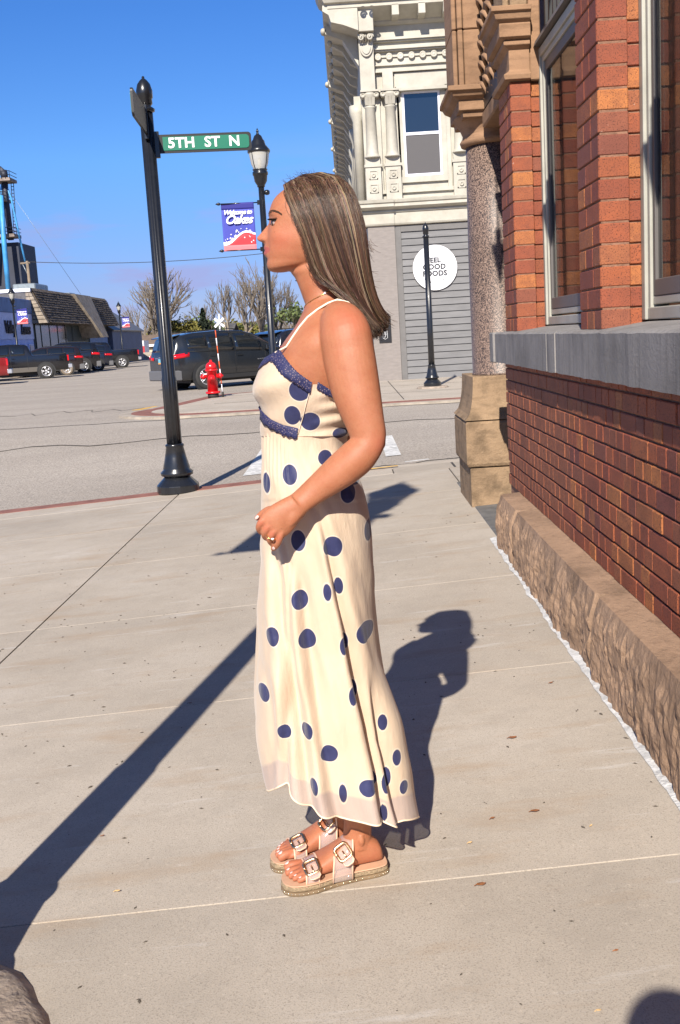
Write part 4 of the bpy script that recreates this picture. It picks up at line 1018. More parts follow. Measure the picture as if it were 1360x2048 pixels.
def interp(tab, x):
    if x <= tab[0][0]: return tab[0][1]
    for (a, va), (b, vb) in zip(tab, tab[1:]):
        if x <= b: return va + (vb - va) * (x - a) / (b - a)
    return tab[-1][1]
def make_car(name, kind, paint, dusty=False, detail=True, lower=None):
    """x forward, rear axle at x = 0; ground z = 0"""
    root = empty(name)
    if kind == 'suv':
        wb, ro, fo, W = 2.86, 0.98, 0.98, 0.96
        top = [(-0.98, 0.98), (-0.93, 1.12), (-0.80, 1.50), (-0.62, 1.60), (-0.2, 1.665), (0.7, 1.70), (1.35, 1.67), (1.75, 1.56), (2.35, 1.20), (2.5, 1.12), (3.4, 1.02), (3.72, 0.90), (3.84, 0.72)]
        belt = [(-0.98, 0.96), (-0.6, 1.12), (0.5, 1.08), (2.3, 1.02), (2.6, 1.05), (3.4, 0.96), (3.84, 0.68)]
        roofw = 0.70
        wins = [(-0.52, 0.10, 0.2, 0.86), (0.14, 0.98, 0.06, 0.88), (1.04, 1.92, 0.06, 0.88)]
    else:
        wb, ro, fo, W = 3.6, 1.20, 0.95, 0.98
        top = [(-1.20, 1.22), (-1.17, 1.25), (0.62, 1.27), (0.66, 1.30), (0.86, 1.78), (1.0, 1.85), (1.8, 1.90), (2.5, 1.87), (2.75, 1.78), (3.2, 1.34), (3.3, 1.28), (4.2, 1.20), (4.45, 1.10), (4.55, 0.85)]
        belt = [(-1.20, 1.20), (0.6, 1.24), (0.8, 1.26), (3.2, 1.24), (4.2, 1.16), (4.55, 0.80)]
        roofw = 0.72
        wins = [(1.02, 1.72, 0.06, 0.85), (1.80, 2.72, 0.06, 0.86)]
    zb = 0.30 if kind == 'suv' else 0.42
    x0, x1 = top[0][0], top[-1][0]
    def half(x):       # plan taper at the ends
        t0, t1 = (x - x0), (x1 - x)
        return W * (0.86 + 0.14 * sm(0, 0.5, t0)) * (0.80 + 0.20 * sm(0, 0.8, t1))
    def side(x, t):    # t 0..1 between belt and roof edge
        zt, ze = interp(top, x) - 0.03, interp(belt, x)
        ze = min(ze, zt - 0.005)
        hgt = max(0.0, zt - ze)
        k = min(1, hgt / 0.6)
        w0, w1 = half(x) * 0.985, half(x) * (1 - k) * 0.97 + k * roofw
        bul = 0.03 * math.sin(math.pi * t) * k
        return w0 + (w1 - w0) * t ** 1.25 + bul, ze + hgt * t
    xs = sorted(set([round(x0 + (x1 - x0) * i / 44, 3) for i in range(45)] + [p[0] for p in top]))
    rings = []
    for x in xs:
        h_, be = half(x), min(interp(belt, x), interp(top, x) - 0.035)
        r_ = [(x, 0.0, zb), (x, h_ * 0.9, zb), (x, h_ * 0.975, zb + 0.08), (x, h_ * 0.99, zb + 0.25), (x, h_, zb + 0.42 * (be - zb) + 0.1), (x, h_ * 0.998, be - 0.05)]
        for t in (0, 0.25, 0.5, 0.75, 1.0):
            w_, z_ = side(x, t); r_.append((x, w_, z_))
        w_, z_ = side(x, 1.0)
        zt = interp(top, x)
        r_ += [(x, w_ - 0.05, zt - 0.008), (x, w_ * 0.5, zt), (x, 0, zt + 0.004)]
        full = r_ + [(a, -b, c) for a, b, c in r_[1:-1]][::-1]
        rings.append(full)
    m_ = MB(); m_.loft(rings, True)
    body = m_.build('body', paint, root, True, smooth=True)
    mod = body.modifiers.new('split', 'EDGE_SPLIT'); mod.split_angle = R(40)
    for sgn in (-1, 1):
        for (wa, wbb, ta, tb) in wins:
            m_ = MB()
            def fn(x, t, sgn=sgn):
                w_, z_ = side(x, t); return (x, sgn * (w_ + 0.006), z_)
            nx = 8
            def xx(i, t):
                x = wa + (wbb - wa) * i / nx
                if kind == 'suv' and wa < 0: x = wa + (wbb - wa) * i / nx + 0.30 * (t - 0.3) * (1 - i / nx) * 0 
                # keep the glass under a sloping roofline
                return fn(x, t)
            m_.grid(xx, range(nx + 1), [ta + (tb - ta) * j / 4 for j in range(5)])
            m_.build('side_window', MAT['car_glass'], root, True, solid=0.004)
        # sills / lower cladding
        m_ = MB(); m_.box(-0.2, wb - 0.35, sgn * (W * 0.985) - 0.012, sgn * (W * 0.985) + 0.012, zb - 0.02, zb + (0.10 if not lower else 0.22)); m_.build('sill_panel', lower or MAT['plastic'], root, True, bevel=0.005)
        # door seams and handles
        seams = (0.12, 1.0, 2.02) if kind == 'suv' else (0.90, 1.76, 2.85)
        m_ = MB()
        for sx in seams:
            zt_ = interp(belt, sx); m_.box(sx, sx + 0.012, sgn * (half(sx) + 0.001) - 0.003, sgn * (half(sx) + 0.001) + 0.003, zb + 0.12, zt_ - 0.03)
        m_.build('door_seam', MAT['plastic'], root, True)
        for sx in seams[:2] if kind == 'suv' else seams[1:]:
            MB().box(sx + (0.06 if kind == 'suv' else -0.24), sx + (0.24 if kind == 'suv' else -0.06), sgn * half(sx) - 0.03, sgn * half(sx) + 0.03, interp(belt, sx) - 0.14, interp(belt, sx) - 0.105).build('door_handle', paint, root, True, bevel=0.006)
        mx = 2.05 if kind == 'suv' else 2.85
        mi_ = MB(); mi_.cbox(mx - 0.07, mx + 0.09, min(sgn * 0.95, sgn * 1.14), max(sgn * 0.95, sgn * 1.14), interp(belt, mx) + 0.02, interp(belt, mx) + 0.18, 0.03); mi_.build('wing_mirror', MAT['car_glass'] if kind != 'suv' else paint, root, True)
        # lamps
        ztl = 1.0 if kind == 'suv' else 1.02
        m_ = MB()
        if kind == 'suv':
            m_.grid(lambda x, z: (x, sgn * (half(x) * (0.999 if z < 1.05 else 0.985) + 0.008), z + 0.10 * (x + 0.9)), [x0 + 0.0, x0 + 0.12, x0 + 0.3, x0 + 0.48], [0.93, 0.99, 1.06])
            m_.grid(lambda y, z: (x0 - 0.012, sgn * y, z), [0.5, 0.65, half(x0) - 0.0], [0.90, 0.95, 0.99])
        else:
            m_.box(x0 - 0.012, x0 + 0.10, min(sgn * (half(x0) - 0.14), sgn * (half(x0) + 0.008)), max(sgn * (half(x0) - 0.14), sgn * (half(x0) + 0.008)), 0.88, 1.18)
        m_.build('tail_lamp', MAT['tail_red'], root, True, solid=0.006 if kind == 'suv' else 0)
        MB().box(x1 - 0.28, x1 - 0.04, min(sgn * 0.55, sgn * 0.80), max(sgn * 0.55, sgn * 0.80), 0.70, 0.80).build('head_lamp', MAT['lamp_clear'], root, True)
        # wheels
        for wx in (0.0, wb):
            r_ = 0.37 if kind == 'suv' else 0.40
            arch = MB(); yo = sgn * (half(wx) + 0.006)
            pts = [((r_ + 0.09) * math.cos(R(a)), (r_ + 0.09) * math.sin(R(a))) for a in range(-10, 191, 10)]
            arch.add([(wx + a, yo, max(zb - .02, r_ + b)) for a, b in pts] + [(wx + a * 0.80, yo, max(zb - .02, r_ + b * 0.80)) for a, b in pts], [(i, i + 1, len(pts) + i + 1, len(pts) + i) for i in range(len(pts) - 1)])
            arch.build('wheel_arch', MAT['plastic'], root, True, solid=0.012)
            MB().lathe([(r_ + 0.075, -0.05 * sgn), (r_ + 0.075, 0.0)], (wx, sgn * (half(wx) + 0.003), r_), 24, axis='y', smooth=False).build('wheel_well', MAT['plastic'], root, True)
            wl = empty('wheel', (wx, sgn * (half(wx) - 0.080), r_)); wl.parent = root
            d_ = sgn
            MB().lathe([(r_ * 0.62, -0.12 * d_), (r_ * 0.95, -0.125 * d_), (r_, -0.09 * d_), (r_, 0.09 * d_), (r_ * 0.96, 0.118 * d_), (r_ * 0.66, 0.124 * d_), (r_ * 0.62, 0.10 * d_)], (0, 0, 0), 32, axis='y').build('tyre', MAT['tyre_dusty'] if dusty else MAT['tyre'], wl, True)
            MB().lathe([(0.05, 0.02 * d_), (r_ * 0.6, 0.02 * d_)], (0, 0, 0), 24, axis='y').build('rim_back', MAT['plastic'], wl, True)
            rim = MB(); rim.lathe([(r_ * 0.60, 0.06 * d_), (r_ * 0.66, 0.122 * d_), (r_ * 0.645, 0.13 * d_), (r_ * 0.58, 0.10 * d_)], (0, 0, 0), 32, axis='y', cap=False)
            rim.lathe([(0.07, 0.06 * d_), (0.065, 0.115 * d_), (0.0, 0.12 * d_)], (0, 0, 0), 16, axis='y')
            for k in range(5):
                for dd in (-0.13, 0.13):
                    a0, a1 = R(72 * k) + dd * 1.6, R(72 * k) + dd
                    ca, sa, cb, sb = math.cos(a0), math.sin(a0), math.cos(a1), math.sin(a1)
                    rim.tube([(0.05 * ca, 0.10 * d_, 0.05 * sa), (r_ * 0.62 * cb, 0.105 * d_, r_ * 0.62 * sb)], [0.022, 0.017], 6)
            rim.build('rim', MAT['alloy'], wl, True)
    # windscreen / rear glass
    def roofglass(xa, xb, wd, name):
        m_ = MB(); m_.grid(lambda x, y: (x, y * (side(x, 1.0)[0] - 0.07) * wd, interp(top, x) + 0.012), [xa + (xb - xa) * i / 6 for i in range(7)], [-1, -0.5, 0, 0.5, 1])
        m_.build(name, MAT['car_glass'], root, True, solid=0.004)
    if kind == 'suv':
        roofglass(-0.925, -0.79, 1.0, 'rear_window'); roofglass(1.80, 2.36, 1.0, 'windscreen')
        MB().prism([(-0.98, 1.53), (-0.6, 1.605), (-0.58, 1.635), (-0.96, 1.56)], -0.62, 0.62, 'y').build('spoiler', paint, root, True, bevel=0.006)
        for sgn in (-1, 1): MB().tube([(-0.45, sgn * 0.66, 1.66), (-0.35, sgn * 0.66, 1.705), (1.1, sgn * 0.66, 1.725), (1.25, sgn * 0.66, 1.69)], 0.016, 6).build('roof_rail', MAT['plastic'], root, True)
        m_ = MB(); m_.cbox(x0 - 0.05, x0 + 0.25, -0.88, 0.88, 0.30, 0.60, 0.03); m_.build('rear_bumper', MAT['grey_plastic'], root, True)
        m_ = MB(); m_.cbox(x1 - 0.3, x1 + 0.03, -0.80, 0.80, 0.26, 0.50, 0.03); m_.build('front_bumper', MAT['plastic'], root, True)
        pt = MB(); pt.box(x0 - 0.02, x0 - 0.008, -0.16, 0.16, 0.80, 0.95); pt.build('number_plate', MAT['plate_blue'], root, True)
        MB().box(x0 - 0.022, x0 - 0.0205, -0.16, 0.16, 0.80, 0.84).build('number_plate_band', MAT['plate_orange'], root, True)
        MB().box(x0 - 0.022, x0 - 0.012, -0.10, 0.10, 0.985, 1.0).build('badge', MAT['alloy'], root, True)
        # chrome window line
        for sgn in (-1, 1):
            MB().tube([(x, sgn * (side(x, 0.02)[0] + 0.012), side(x, 0.02)[1]) for x in (-0.5, 0, 0.5, 1.0, 1.5, 1.9)], 0.008, 4).build('window_trim', MAT['alloy'] if False else MAT['plastic'], root, True)
    else:
        roofglass(2.78, 3.2, 1.0, 'windscreen'); roofglass(0.68, 0.84, 0.9, 'rear_window')
        m_ = MB(); m_.box(x0 + 0.08, 0.58, -0.82, 0.82, 1.262, 1.285); m_.build('bed_floor', MAT['plastic'], root, True)
        m_ = MB(); m_.cbox(x0 - 0.16, x0 + 0.05, -0.90, 0.90, 0.50, 0.70, 0.02); m_.build('rear_bumper', MAT['alloy'] if detail else MAT['plastic'], root, True)
        m_ = MB(); m_.cbox(x1 - 0.25, x1 + 0.06, -0.85, 0.85, 0.48, 0.74, 0.03); m_.build('front_bumper', MAT['alloy'], root, True)
        MB().box(x0 - 0.008, x0 - 0.002, -0.66, 0.66, 0.78, 1.18).build('tailgate', paint, root, True)
    MB().box(-0.4, wb + 0.2, -0.7, 0.7, 0.20, zb + 0.02).build('underbody', MAT['plastic'], root, True)
    return root
def place(car, x, y, heading, label, cat, group=None, z=-0.015):
    car.location = (x, y, z); car.rotation_euler = (0, 0, heading); tag(car, label, cat, group); return car
suv = make_car('parked_suv', 'suv', MAT['car_charcoal'])
place(suv, -4.72, 31.85, R(34), 'charcoal SUV parked beyond the red hydrant, red tail lamp showing', 'SUV')
for ch in suv.children:
    pass
text('door_badge', 'BLAZER', 0.05, MAT['alloy'], (1.86, -0.985, 0.78), parent=suv, spacing=1.6, depth=0.002)
s2 = copy_tree(suv)
place(s2, 0, 0, 0, '', 'SUV')
p_ = at(556, 700, 41); place(s2, p_.x + 0.15, 41.5, R(48), 'dark SUV with lit-red tail lamp glimpsed behind the lamp pole', 'SUV')
for o in s2.children:
    if o.name.startswith('body'): o.data = o.data.copy(); o.data.materials[0] = MAT['car_navy']
CG = 'vehicles parked along the left shops'
pk = make_car('parked_pickup', 'pickup', MAT['car_black'], lower=MAT['tan_trim'])
HD = math.pi + R(16)
place(pk, -16.3, 57.0, HD, 'black pickup truck with tan lower trim parked by the blue shop', 'pickup truck', CG)
pr = make_car('parked_pickup', 'pickup', MAT['car_red'])
place(pr, -17.3, 49.9, HD, 'dark red pickup truck at the left edge, only its rear corner showing', 'pickup truck', CG)
v1 = make_car('parked_suv', 'suv', MAT['car_brown'], dusty=True)
place(v1, -16.7, 62.6, HD, 'dark brown SUV with dusty tan tyre, second beyond the black pickup', 'SUV', CG)
v2 = make_car('parked_suv', 'suv', MAT['car_black'])
place(v2, -16.6, 66.3, HD, 'tall black SUV third in the row of parked vehicles', 'SUV', CG)
v2.scale = (1.03, 1.03, 1.12)
v3 = make_car('parked_suv', 'suv', MAT['car_navy'])
place(v3, -16.6, 69.9, HD, 'navy SUV between the tall black SUV and the far pickup', 'SUV', CG)
pk2 = make_car('parked_pickup', 'pickup', MAT['car_black'])
place(pk2, -16.2, 75.6, HD, 'all-black pickup truck at the far end of the parked row', 'pickup truck', CG)
# ------------------------------------------------------------------ left side buildings and background
MAT['shingle'] = M('weathered_cedar_shingle', (0.115, 0.088, 0.066), 0.95, var=0.35, scale=2.2, rand=0.35, world=True)
MAT['shingle_pale'] = M('sunlight_toned_shingle', (0.27, 0.225, 0.175), 0.95, var=0.25, scale=3, rand=0.2, world=True)  # paler copy of the shingle, sunlit look painted into the colour
MAT['dark_wall'] = M('dark_green_grey_wall', (0.035, 0.048, 0.046), 0.7, var=0.2, scale=0.6, world=True)
MAT['blue_wall'] = M('blue_painted_boards', (0.38, 0.48, 0.85), 0.6, var=0.12, scale=1.5, stretch=(1, 1, 5), world=True)
MAT['pale_blue'] = M('pale_blue_boards', (0.58, 0.63, 0.88), 0.6, var=0.08, scale=2, world=True)
MAT['teal_board'] = M('slate_blue_board', (0.12, 0.20, 0.38), 0.6, var=0.15, scale=2, world=True)
MAT['grey_wall'] = M('grey_stucco', (0.10, 0.095, 0.095), 0.9, var=0.2, scale=3, world=True)
MAT['white_coping'] = M('white_coping', (0.72, 0.72, 0.75), 0.5)
MAT['galv'] = M('galvanised_metal', (0.28, 0.32, 0.34), 0.4, 0.4, var=0.15, scale=3)
MAT['script_brown'] = M('brown_wooden_letters', (0.045, 0.032, 0.028), 0.8)
mall = empty('mansard_building', (-26, 86, 0), 'low dark shop building with steep shingled mansard roof', 'building')
XM, YA, YB = -22.0, 74.8, 97.6
MB().box(-36, XM, YA, YB, 0, 5.75).build('wall', MAT['dark_wall'], mall)
MB().box(-36, XM - 0.02, YA - 0.12, YA - 0.004, 0, 5.62).build('gable_wall', MAT['grey_wall'], mall)
MB().box(-36, XM + 0.1, YA - 0.2, YA + 0.1, 5.63, 5.86).build('coping', MAT['white_coping'], mall)
MB().prism([(XM - 0.4, 3.4), (XM + 1.05, 3.4), (XM + 1.1, 3.5), (XM + 0.05, 5.88), (XM - 0.4, 5.88)], YA + 0.11, YB, 'y').build('mansard_core', MAT['shingle'], mall)
sh_ = MB(); rs = random.Random(2)
nr = 13
for k in range(nr):      # rows of cedar shingles, butts proud of the row below
    t0, t1 = k / nr, (k + 1.25) / nr
    y = YA + 0.1
    while y < YB:
        w_ = rs.uniform(0.18, 0.42)
        xa, za = XM + 1.15 - 1.06 * t0 + 0.07 + rs.uniform(0, 0.03), 3.46 + 2.42 * t0 - rs.uniform(0, 0.04)
        xb, zb2 = XM + 1.12 - 1.06 * min(1, t1), 3.48 + 2.42 * min(1, t1)
        sh_.add([(xa, y, za), (xa, y + w_ - 0.015, za), (xb, y + w_ - 0.015, zb2), (xb, y, zb2), (xa - 0.06, y, za - 0.01), (xa - 0.06, y + w_ - 0.015, za - 0.01)], [(0, 1, 2, 3), (4, 5, 1, 0)])
        y += w_
o_ = sh_.build('shingles', MAT['shingle'], mall); o_['kind'] = 'stuff'
es = MB()                 # sloping end return, sunlight put into its paler colour
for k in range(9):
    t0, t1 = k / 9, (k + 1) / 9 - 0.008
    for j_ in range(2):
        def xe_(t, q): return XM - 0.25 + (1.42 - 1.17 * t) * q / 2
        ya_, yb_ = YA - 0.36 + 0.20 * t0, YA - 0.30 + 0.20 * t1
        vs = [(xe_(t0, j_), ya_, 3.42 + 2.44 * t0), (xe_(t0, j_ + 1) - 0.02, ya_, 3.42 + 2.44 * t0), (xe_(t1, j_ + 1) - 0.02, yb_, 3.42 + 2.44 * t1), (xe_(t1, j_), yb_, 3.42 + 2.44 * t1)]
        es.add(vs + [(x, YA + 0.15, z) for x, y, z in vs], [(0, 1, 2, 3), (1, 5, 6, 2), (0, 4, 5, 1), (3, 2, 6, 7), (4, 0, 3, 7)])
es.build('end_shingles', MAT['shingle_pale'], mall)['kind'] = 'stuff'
# wedge-shaped shingled canopy over the entrance
def yv(u): return 22 * FPX / (694 - u) * 1.0
m_ = MB()
xa_, ya0, ya1, yb0, yb1 = XM + 1.35, yv(154), yv(185), yv(171), yv(181)
m_.loft([[(xa_ - 0.9, ya0, 5.86), (xa_ - 0.9, ya1, 5.86), (XM, ya1, 5.86), (XM, ya0, 5.86)], [(xa_ + 0.5, yb0, 2.35), (xa_ + 0.5, yb1, 2.35), (XM, yb1 + 1.0, 2.35), (XM, yb0, 2.35)]], True, 0, False)
m_.build('entrance_wedge', MAT['shingle_pale'], mall)
MB().box(XM, XM + 0.06, YA + 0.3, yv(140), 0.2, 3.38).build('shop_front', glassm('shop_front_glass', (0.02, 0.03, 0.028), 0.15, 1.0), mall)
MB().box(XM, XM + 0.07, yv(185), YB - 0.2, 0.9, 2.9).build('shop_window', MAT['teal_board'], mall)
for k in range(5): MB().box(XM + 0.061, XM + 0.09, YA + 1.5 + k * 2.2, YA + 1.6 + k * 2.2, 0.2, 3.38).build('mullion', MAT['dark_wall'], mall)
for y, z, w_, h_ in ((84, 5.9, 3.6, 0.9), (92, 5.88, 2.2, 0.5), (94.4, 5.88, 2.0, 0.6)):
    u_ = tag(MB().cbox(XM - 4.0, XM - 2.2, y, y + w_, z - 0.15, z + h_, 0.08).build('rooftop_unit', MAT['galv']), {84: 'largest galvanised ventilation box on the shop roof', 92: 'small galvanised box on the shop roof, middle one', 94.4: 'galvanised roof box farthest along the shop roof'}[y], 'vent box')
# blue shop with script lettering
blue = empty('blue_shop', (-26, 66, 0), 'blue painted wooden shop front with brown script lettering', 'building')
YL0, YL1 = 52.0, 74.55
MB().box(-34, XM, YL0, YL1, 0, 5.05).build('wall', MAT['blue_wall'], blue)
MB().box(XM + 0.002, XM + 0.10, YL0, YL1, 4.1, 5.02).build('top_band', MAT['teal_board'], blue)
MB().box(XM + 0.002, XM + 0.06, 67.2, YL1, 2.35, 4.06).build('sign_board', MAT['pale_blue'], blue)
for k in range(9): MB().box(XM + 0.002, XM + 0.09, 52.5, 66.6, 2.2 + k * 0.2, 2.2 + k * 0.2 + 0.12).build('clapboard', MAT['pale_blue'], blue)
for y0, y1, z0, z1 in ((62.3, 65.6, 0.5, 1.75), (67.2, 69.6, 0.6, 1.8), (70.0, 70.9, 0.9, 1.9), (71.6, 72.4, 0.2, 1.85), (73.2, 74.0, 0.2, 1.9)):
    w_ = MB().box(XM + 0.002, XM + 0.10, y0 - 0.12, y1 + 0.12, z0 - 0.1, z1 + 0.12).build('window', MAT['pale_blue'], blue)
    MB().box(XM + 0.1, XM + 0.13, y0, y1, z0, z1).build('pane', MAT['car_glass'], w_)
text('lettering', 'Valley', 1.15, MAT['script_brown'], Vector((XM + 0.12, 69.3, 3.1)) - origin_of(blue), (math.pi / 2, 0, math.pi / 2), blue, 0.03, 0.2, 0.85, bold=0.02)
text('lettering', 'Lanes', 1.05, MAT['script_brown'], Vector((XM + 0.12, 72.6, 3.0)) - origin_of(blue), (math.pi / 2, 0, math.pi / 2), blue, 0.03, 0.2, 0.85, bold=0.02)
# grey-blue shed behind the mansard building
shed = empty('blue_grey_shed', (-26, 103, 0), 'plain blue-grey gabled shed behind the mansard building', 'building')
MAT['shed_blue'] = M('blue_grey_steel', (0.075, 0.095, 0.16), 0.6, var=0.1, scale=1, world=True)
yS0, yS1 = 98.0, 112
MB().prism([(-30, 0), (XM + 0.4, 0), (XM + 0.4, 3.1), (XM - 3.0, 5.4), (-30, 5.4)], yS0, yS1, 'y').build('wall', MAT['shed_blue'], shed)
MB().prism([(XM - 3.1, 5.36), (XM + 0.6, 2.95), (XM + 0.66, 3.06), (XM - 3.05, 5.55)], yS0 - 0.3, yS1 + 0.3, 'y').build('roof_edge', MAT['grey_plastic'], shed)
MB().box(XM - 1.4, XM - 0.6, yS0 - 0.05, yS0 - 0.002, 0.1, 2.4).build('door', MAT['pale_blue'], shed)
# grain elevator
elev = empty('grain_elevator', (-50, 150, 0), 'dark grain elevator tower with blue steel legs and catwalks', 'grain elevator')
MAT['elev_dark'] = M('dark_steel_cladding', (0.018, 0.022, 0.04), 0.6, var=0.2, scale=0.4, world=True)
MAT['elev_blue'] = M('sky_blue_steel', (0.06, 0.30, 0.62), 0.5, var=0.2, scale=0.6, world=True)
MAT['rust'] = M('rusty_grey_steel', (0.25, 0.20, 0.17), 0.8, var=0.3, scale=1, world=True)
YG = 150
def E(u, v): return at(u, v, YG)
a, b_ = E(-20, 482), E(40, 484)
MB().box(a.x, b_.x - 0.3, YG, YG + 8, 0, b_.z).build('tower', MAT['elev_dark'], elev)
def etube(name, pts, r_, mat, n=6): MB().tube([E(u, v) + Vector((0, dy, 0)) for u, v, dy in pts], r_, n).build(name, mat, elev)
etube('leg_pipe', [(32, 600, -3), (19, 480, -2.5), (11, 395, -2)], 0.35, MAT['elev_blue'])
etube('leg_pipe', [(3, 400, -1), (1, 450, -1), (-4, 560, -1)], 0.2, MAT['elev_blue'])
etube('leg_pipe', [(10, 366, 0), (22, 395, 0), (38, 470, 0), (52, 530, 0)], 0.14, MAT['elev_blue'])
etube('leg_pipe', [(6, 366, 0), (2, 385, 0), (0, 470, 0)], 0.22, MAT['elev_blue'])
etube('elevator_leg', [(8, 340, 0), (12, 400, 0), (22, 480, 0)], 0.42, MAT['elev_dark'])
etube('head_casing', [(3, 350, 0), (5, 337, 0), (8, 345, 0), (9, 356, 0)], 0.5, MAT['elev_dark'])
for v_, u0, u1 in ((362, -6, 27), (401, 4, 16), (474, -10, 36)):
    p0, p1 = E(u0, v_), E(u1, v_)
    MB().box(p0.x, p1.x, YG - 1.6, YG + 1.6, p0.z - 0.25, p0.z + 0.15).build('platform', MAT['rust'], elev)
    rl = MB()
    for dz in (0.5, 1.0): rl.tube([(p0.x, YG - 1.6, p0.z + dz), (p1.x, YG - 1.6, p0.z + dz), (p1.x, YG + 1.6, p0.z + dz)], 0.05, 4)
    for q_ in range(5): xq = p0.x + (p1.x - p0.x) * q_ / 4; rl.tube([(xq, YG - 1.6, p0.z), (xq, YG - 1.6, p0.z + 1.0)], 0.05, 4)
    rl.build('railing', MAT['elev_dark'], elev)
ld = MB()
for s_ in (22, 27): ld.tube([E(s_, 366), E(s_ + 6, 470)], 0.05, 4)
for k in range(16): ld.tube([E(22 + 6 * k / 15, 366 + 104 * k / 15), E(27 + 6 * k / 15, 366 + 104 * k / 15)], 0.05, 4)
ld.build('ladder', MAT['elev_dark'], elev)
etube('guy_cable', [(26, 392, 0), (140, 585, 6)], 0.03, MAT['galv'], 3)
# utility pole and line
MAT['pole_wood'] = M('weathered_pole_wood', (0.22, 0.17, 0.12), 0.9, var=0.25, scale=2)
up = empty('utility_pole', (at(60, 580, 112).x, 112, 0), 'wooden utility pole with crossarm behind the shop roof', 'utility pole')
a = at(54, 522, 112)
MB().tube([(at(62, 590, 112).x, 112, -0.5), (a.x, 112, a.z)], [0.19, 0.14], 8).build('pole', MAT['pole_wood'], up)
p0, p1 = at(41, 527, 112), at(60, 526, 112)
MB().tube([p0, p1], 0.11, 6).build('crossarm', MAT['pole_wood'], up)
MB().tube([at(45, 528, 112), at(57, 552, 112)], 0.05, 4).build('brace', MAT['galv'], up)
wr = MB(); e0, e1 = at(41, 523, 112), at(640, 492, 112)
wr.tube([e0.lerp(e1, t) - Vector((0, 0, 1.25 * 4 * t * (1 - t) * 0.6)) for t in [k / 24 for k in range(25)]], 0.032, 4)
tag(wr.build('overhead_wire', MAT['dark_iron']), 'dark overhead wire sagging across the sky from the utility pole', 'wire')
# low buildings, railroad crossing, trees
MAT['beige'] = M('beige_siding', (0.50, 0.42, 0.29), 0.8, var=0.08, scale=1, world=True)
MAT['brown_roof'] = M('brown_roof_shingle', (0.17, 0.12, 0.085), 0.9, var=0.15, scale=2, world=True)
MAT['grey_roof'] = M('grey_roof_shingle', (0.10, 0.095, 0.095), 0.9, var=0.15, scale=2, world=True)
def house(name, u0, u1, vbase, veave, vridge, Y, wall, roof, label, dep=9):
    p0, p1 = at(u0, vbase, Y), at(u1, vbase, Y)
    ze, zr_ = at((u0 + u1) / 2, veave, Y).z, at((u0 + u1) / 2, vridge, Y).z
    h = empty(name, ((p0.x + p1.x) / 2, Y, 0), label, 'building')
    MB().prism([(Y, -0.6), (Y + dep, -0.6), (Y + dep, ze), (Y + dep / 2, zr_ - 0.05), (Y, ze)], p0.x, p1.x, 'x').build('wall', wall, h)
    MB().prism([(Y - 0.5, ze - 0.12), (Y + dep / 2, zr_), (Y + dep + 0.5, ze - 0.12), (Y + dep + 0.5, ze + 0.05), (Y + dep / 2, zr_ + 0.18), (Y - 0.5, ze + 0.05)], p0.x - 0.4, p1.x + 0.4, 'x').build('roof', roof, h)
    return h, p0, p1, ze
h, p0, p1, ze = house('garage', 271, 330, 708, 690, 672, 130, MAT['beige'], MAT['brown_roof'], 'beige garage with brown roof right of the far street lamp')
for k in range(2): MB().box(p0.x + 1.0 + k * 2.0, p0.x + 2.6 + k * 2.0, 129.93, 129.99, -0.2, ze - 0.35).build('garage_door', MAT['beige'], h)
MB().box(p1.x - 0.9, p1.x - 0.3, 129.92, 129.99, 0.6, ze - 0.4).build('window', MAT['car_glass'], h)
MB().box(p0.x - 0.45, p1.x + 0.45, 129.4, 129.49, ze - 0.2, ze + 0.08).build('fascia', MAT['white_coping'], h)
house('low_house', 335, 405, 705, 679, 668, 135, MAT['beige'], MAT['brown_roof'], 'low beige house half hidden behind the charcoal SUV')
house('roofed_house', 400, 462, 700, 675, 649, 150, MAT['grey_roof'], MAT['grey_roof'], 'house with plain grey roof behind the railroad crossing sign', 12)
p = at(248, 690, 122)
sd_ = empty('store_shed', (p.x, 122, 0), 'small white shed with red lower band far down the street', 'building')
MB().box(p.x - 0.8, p.x + 2.3, 122, 125, -0.3, at(255, 683, 122).z).build('wall', MAT['white_coping'], sd_)
MB().box(p.x - 0.85, p.x + 2.35, 121.9, 121.99, -0.3, at(255, 694, 122).z).build('red_band', MAT['banner_red'], sd_)
MB().box(p.x + 0.5, p.x + 1.9, 121.8, 121.88, -0.2, 1.0).build('door', MAT['white_coping'], sd_)
bw_ = at(262, 716, 118); tag(MB().cbox(bw_.x, bw_.x + 6, 118, 118.4, -0.6, 0.75, 0.03).build('low_wall', MAT['kerb']), 'low concrete wall below the beige garage', 'wall')
# crossing sign
p = at(443, 700, 125)
cr_ = empty('crossing_sign', (p.x, 125, 0), 'white railroad crossbuck sign with signal lamps far down the street', 'sign')
zc_ = at(442, 645, 125).z
MB().tube([(p.x, 125, -0.5), (p.x, 125, zc_ + 1.0)], 0.09, 8).build('post', MAT['white_coping'], cr_)
for sg_ in (-1, 1):
    MB().add([(p.x + sg_ * (a - b_ * 0.14), 124.8 - 0.06 * sg_, zc_ + a * 0.9 + c_) for a, b_, c_ in ((-0.55, 0.7, 0.1), (-0.55, -0.7, -0.1), (0.55, -0.7, -0.1), (0.55, 0.7, 0.1))], [(0, 1, 2, 3)]).build('crossbuck_board', MAT['white_coping'], cr_, solid=0.05)
MB().box(p.x - 0.5, p.x + 0.5, 124.78, 124.83, zc_ - 1.5, zc_ - 1.05).build('track_plate', MAT['white_coping'], cr_)
for sg_ in (-1, 1): MB().lathe([(0.3, 0), (0.3, -0.1), (0.12, -0.12)], (p.x + sg_ * 0.65, 124.85, zc_ - 2.1), 14, axis='y').build('signal_lamp', MAT['dark_iron'], cr_)

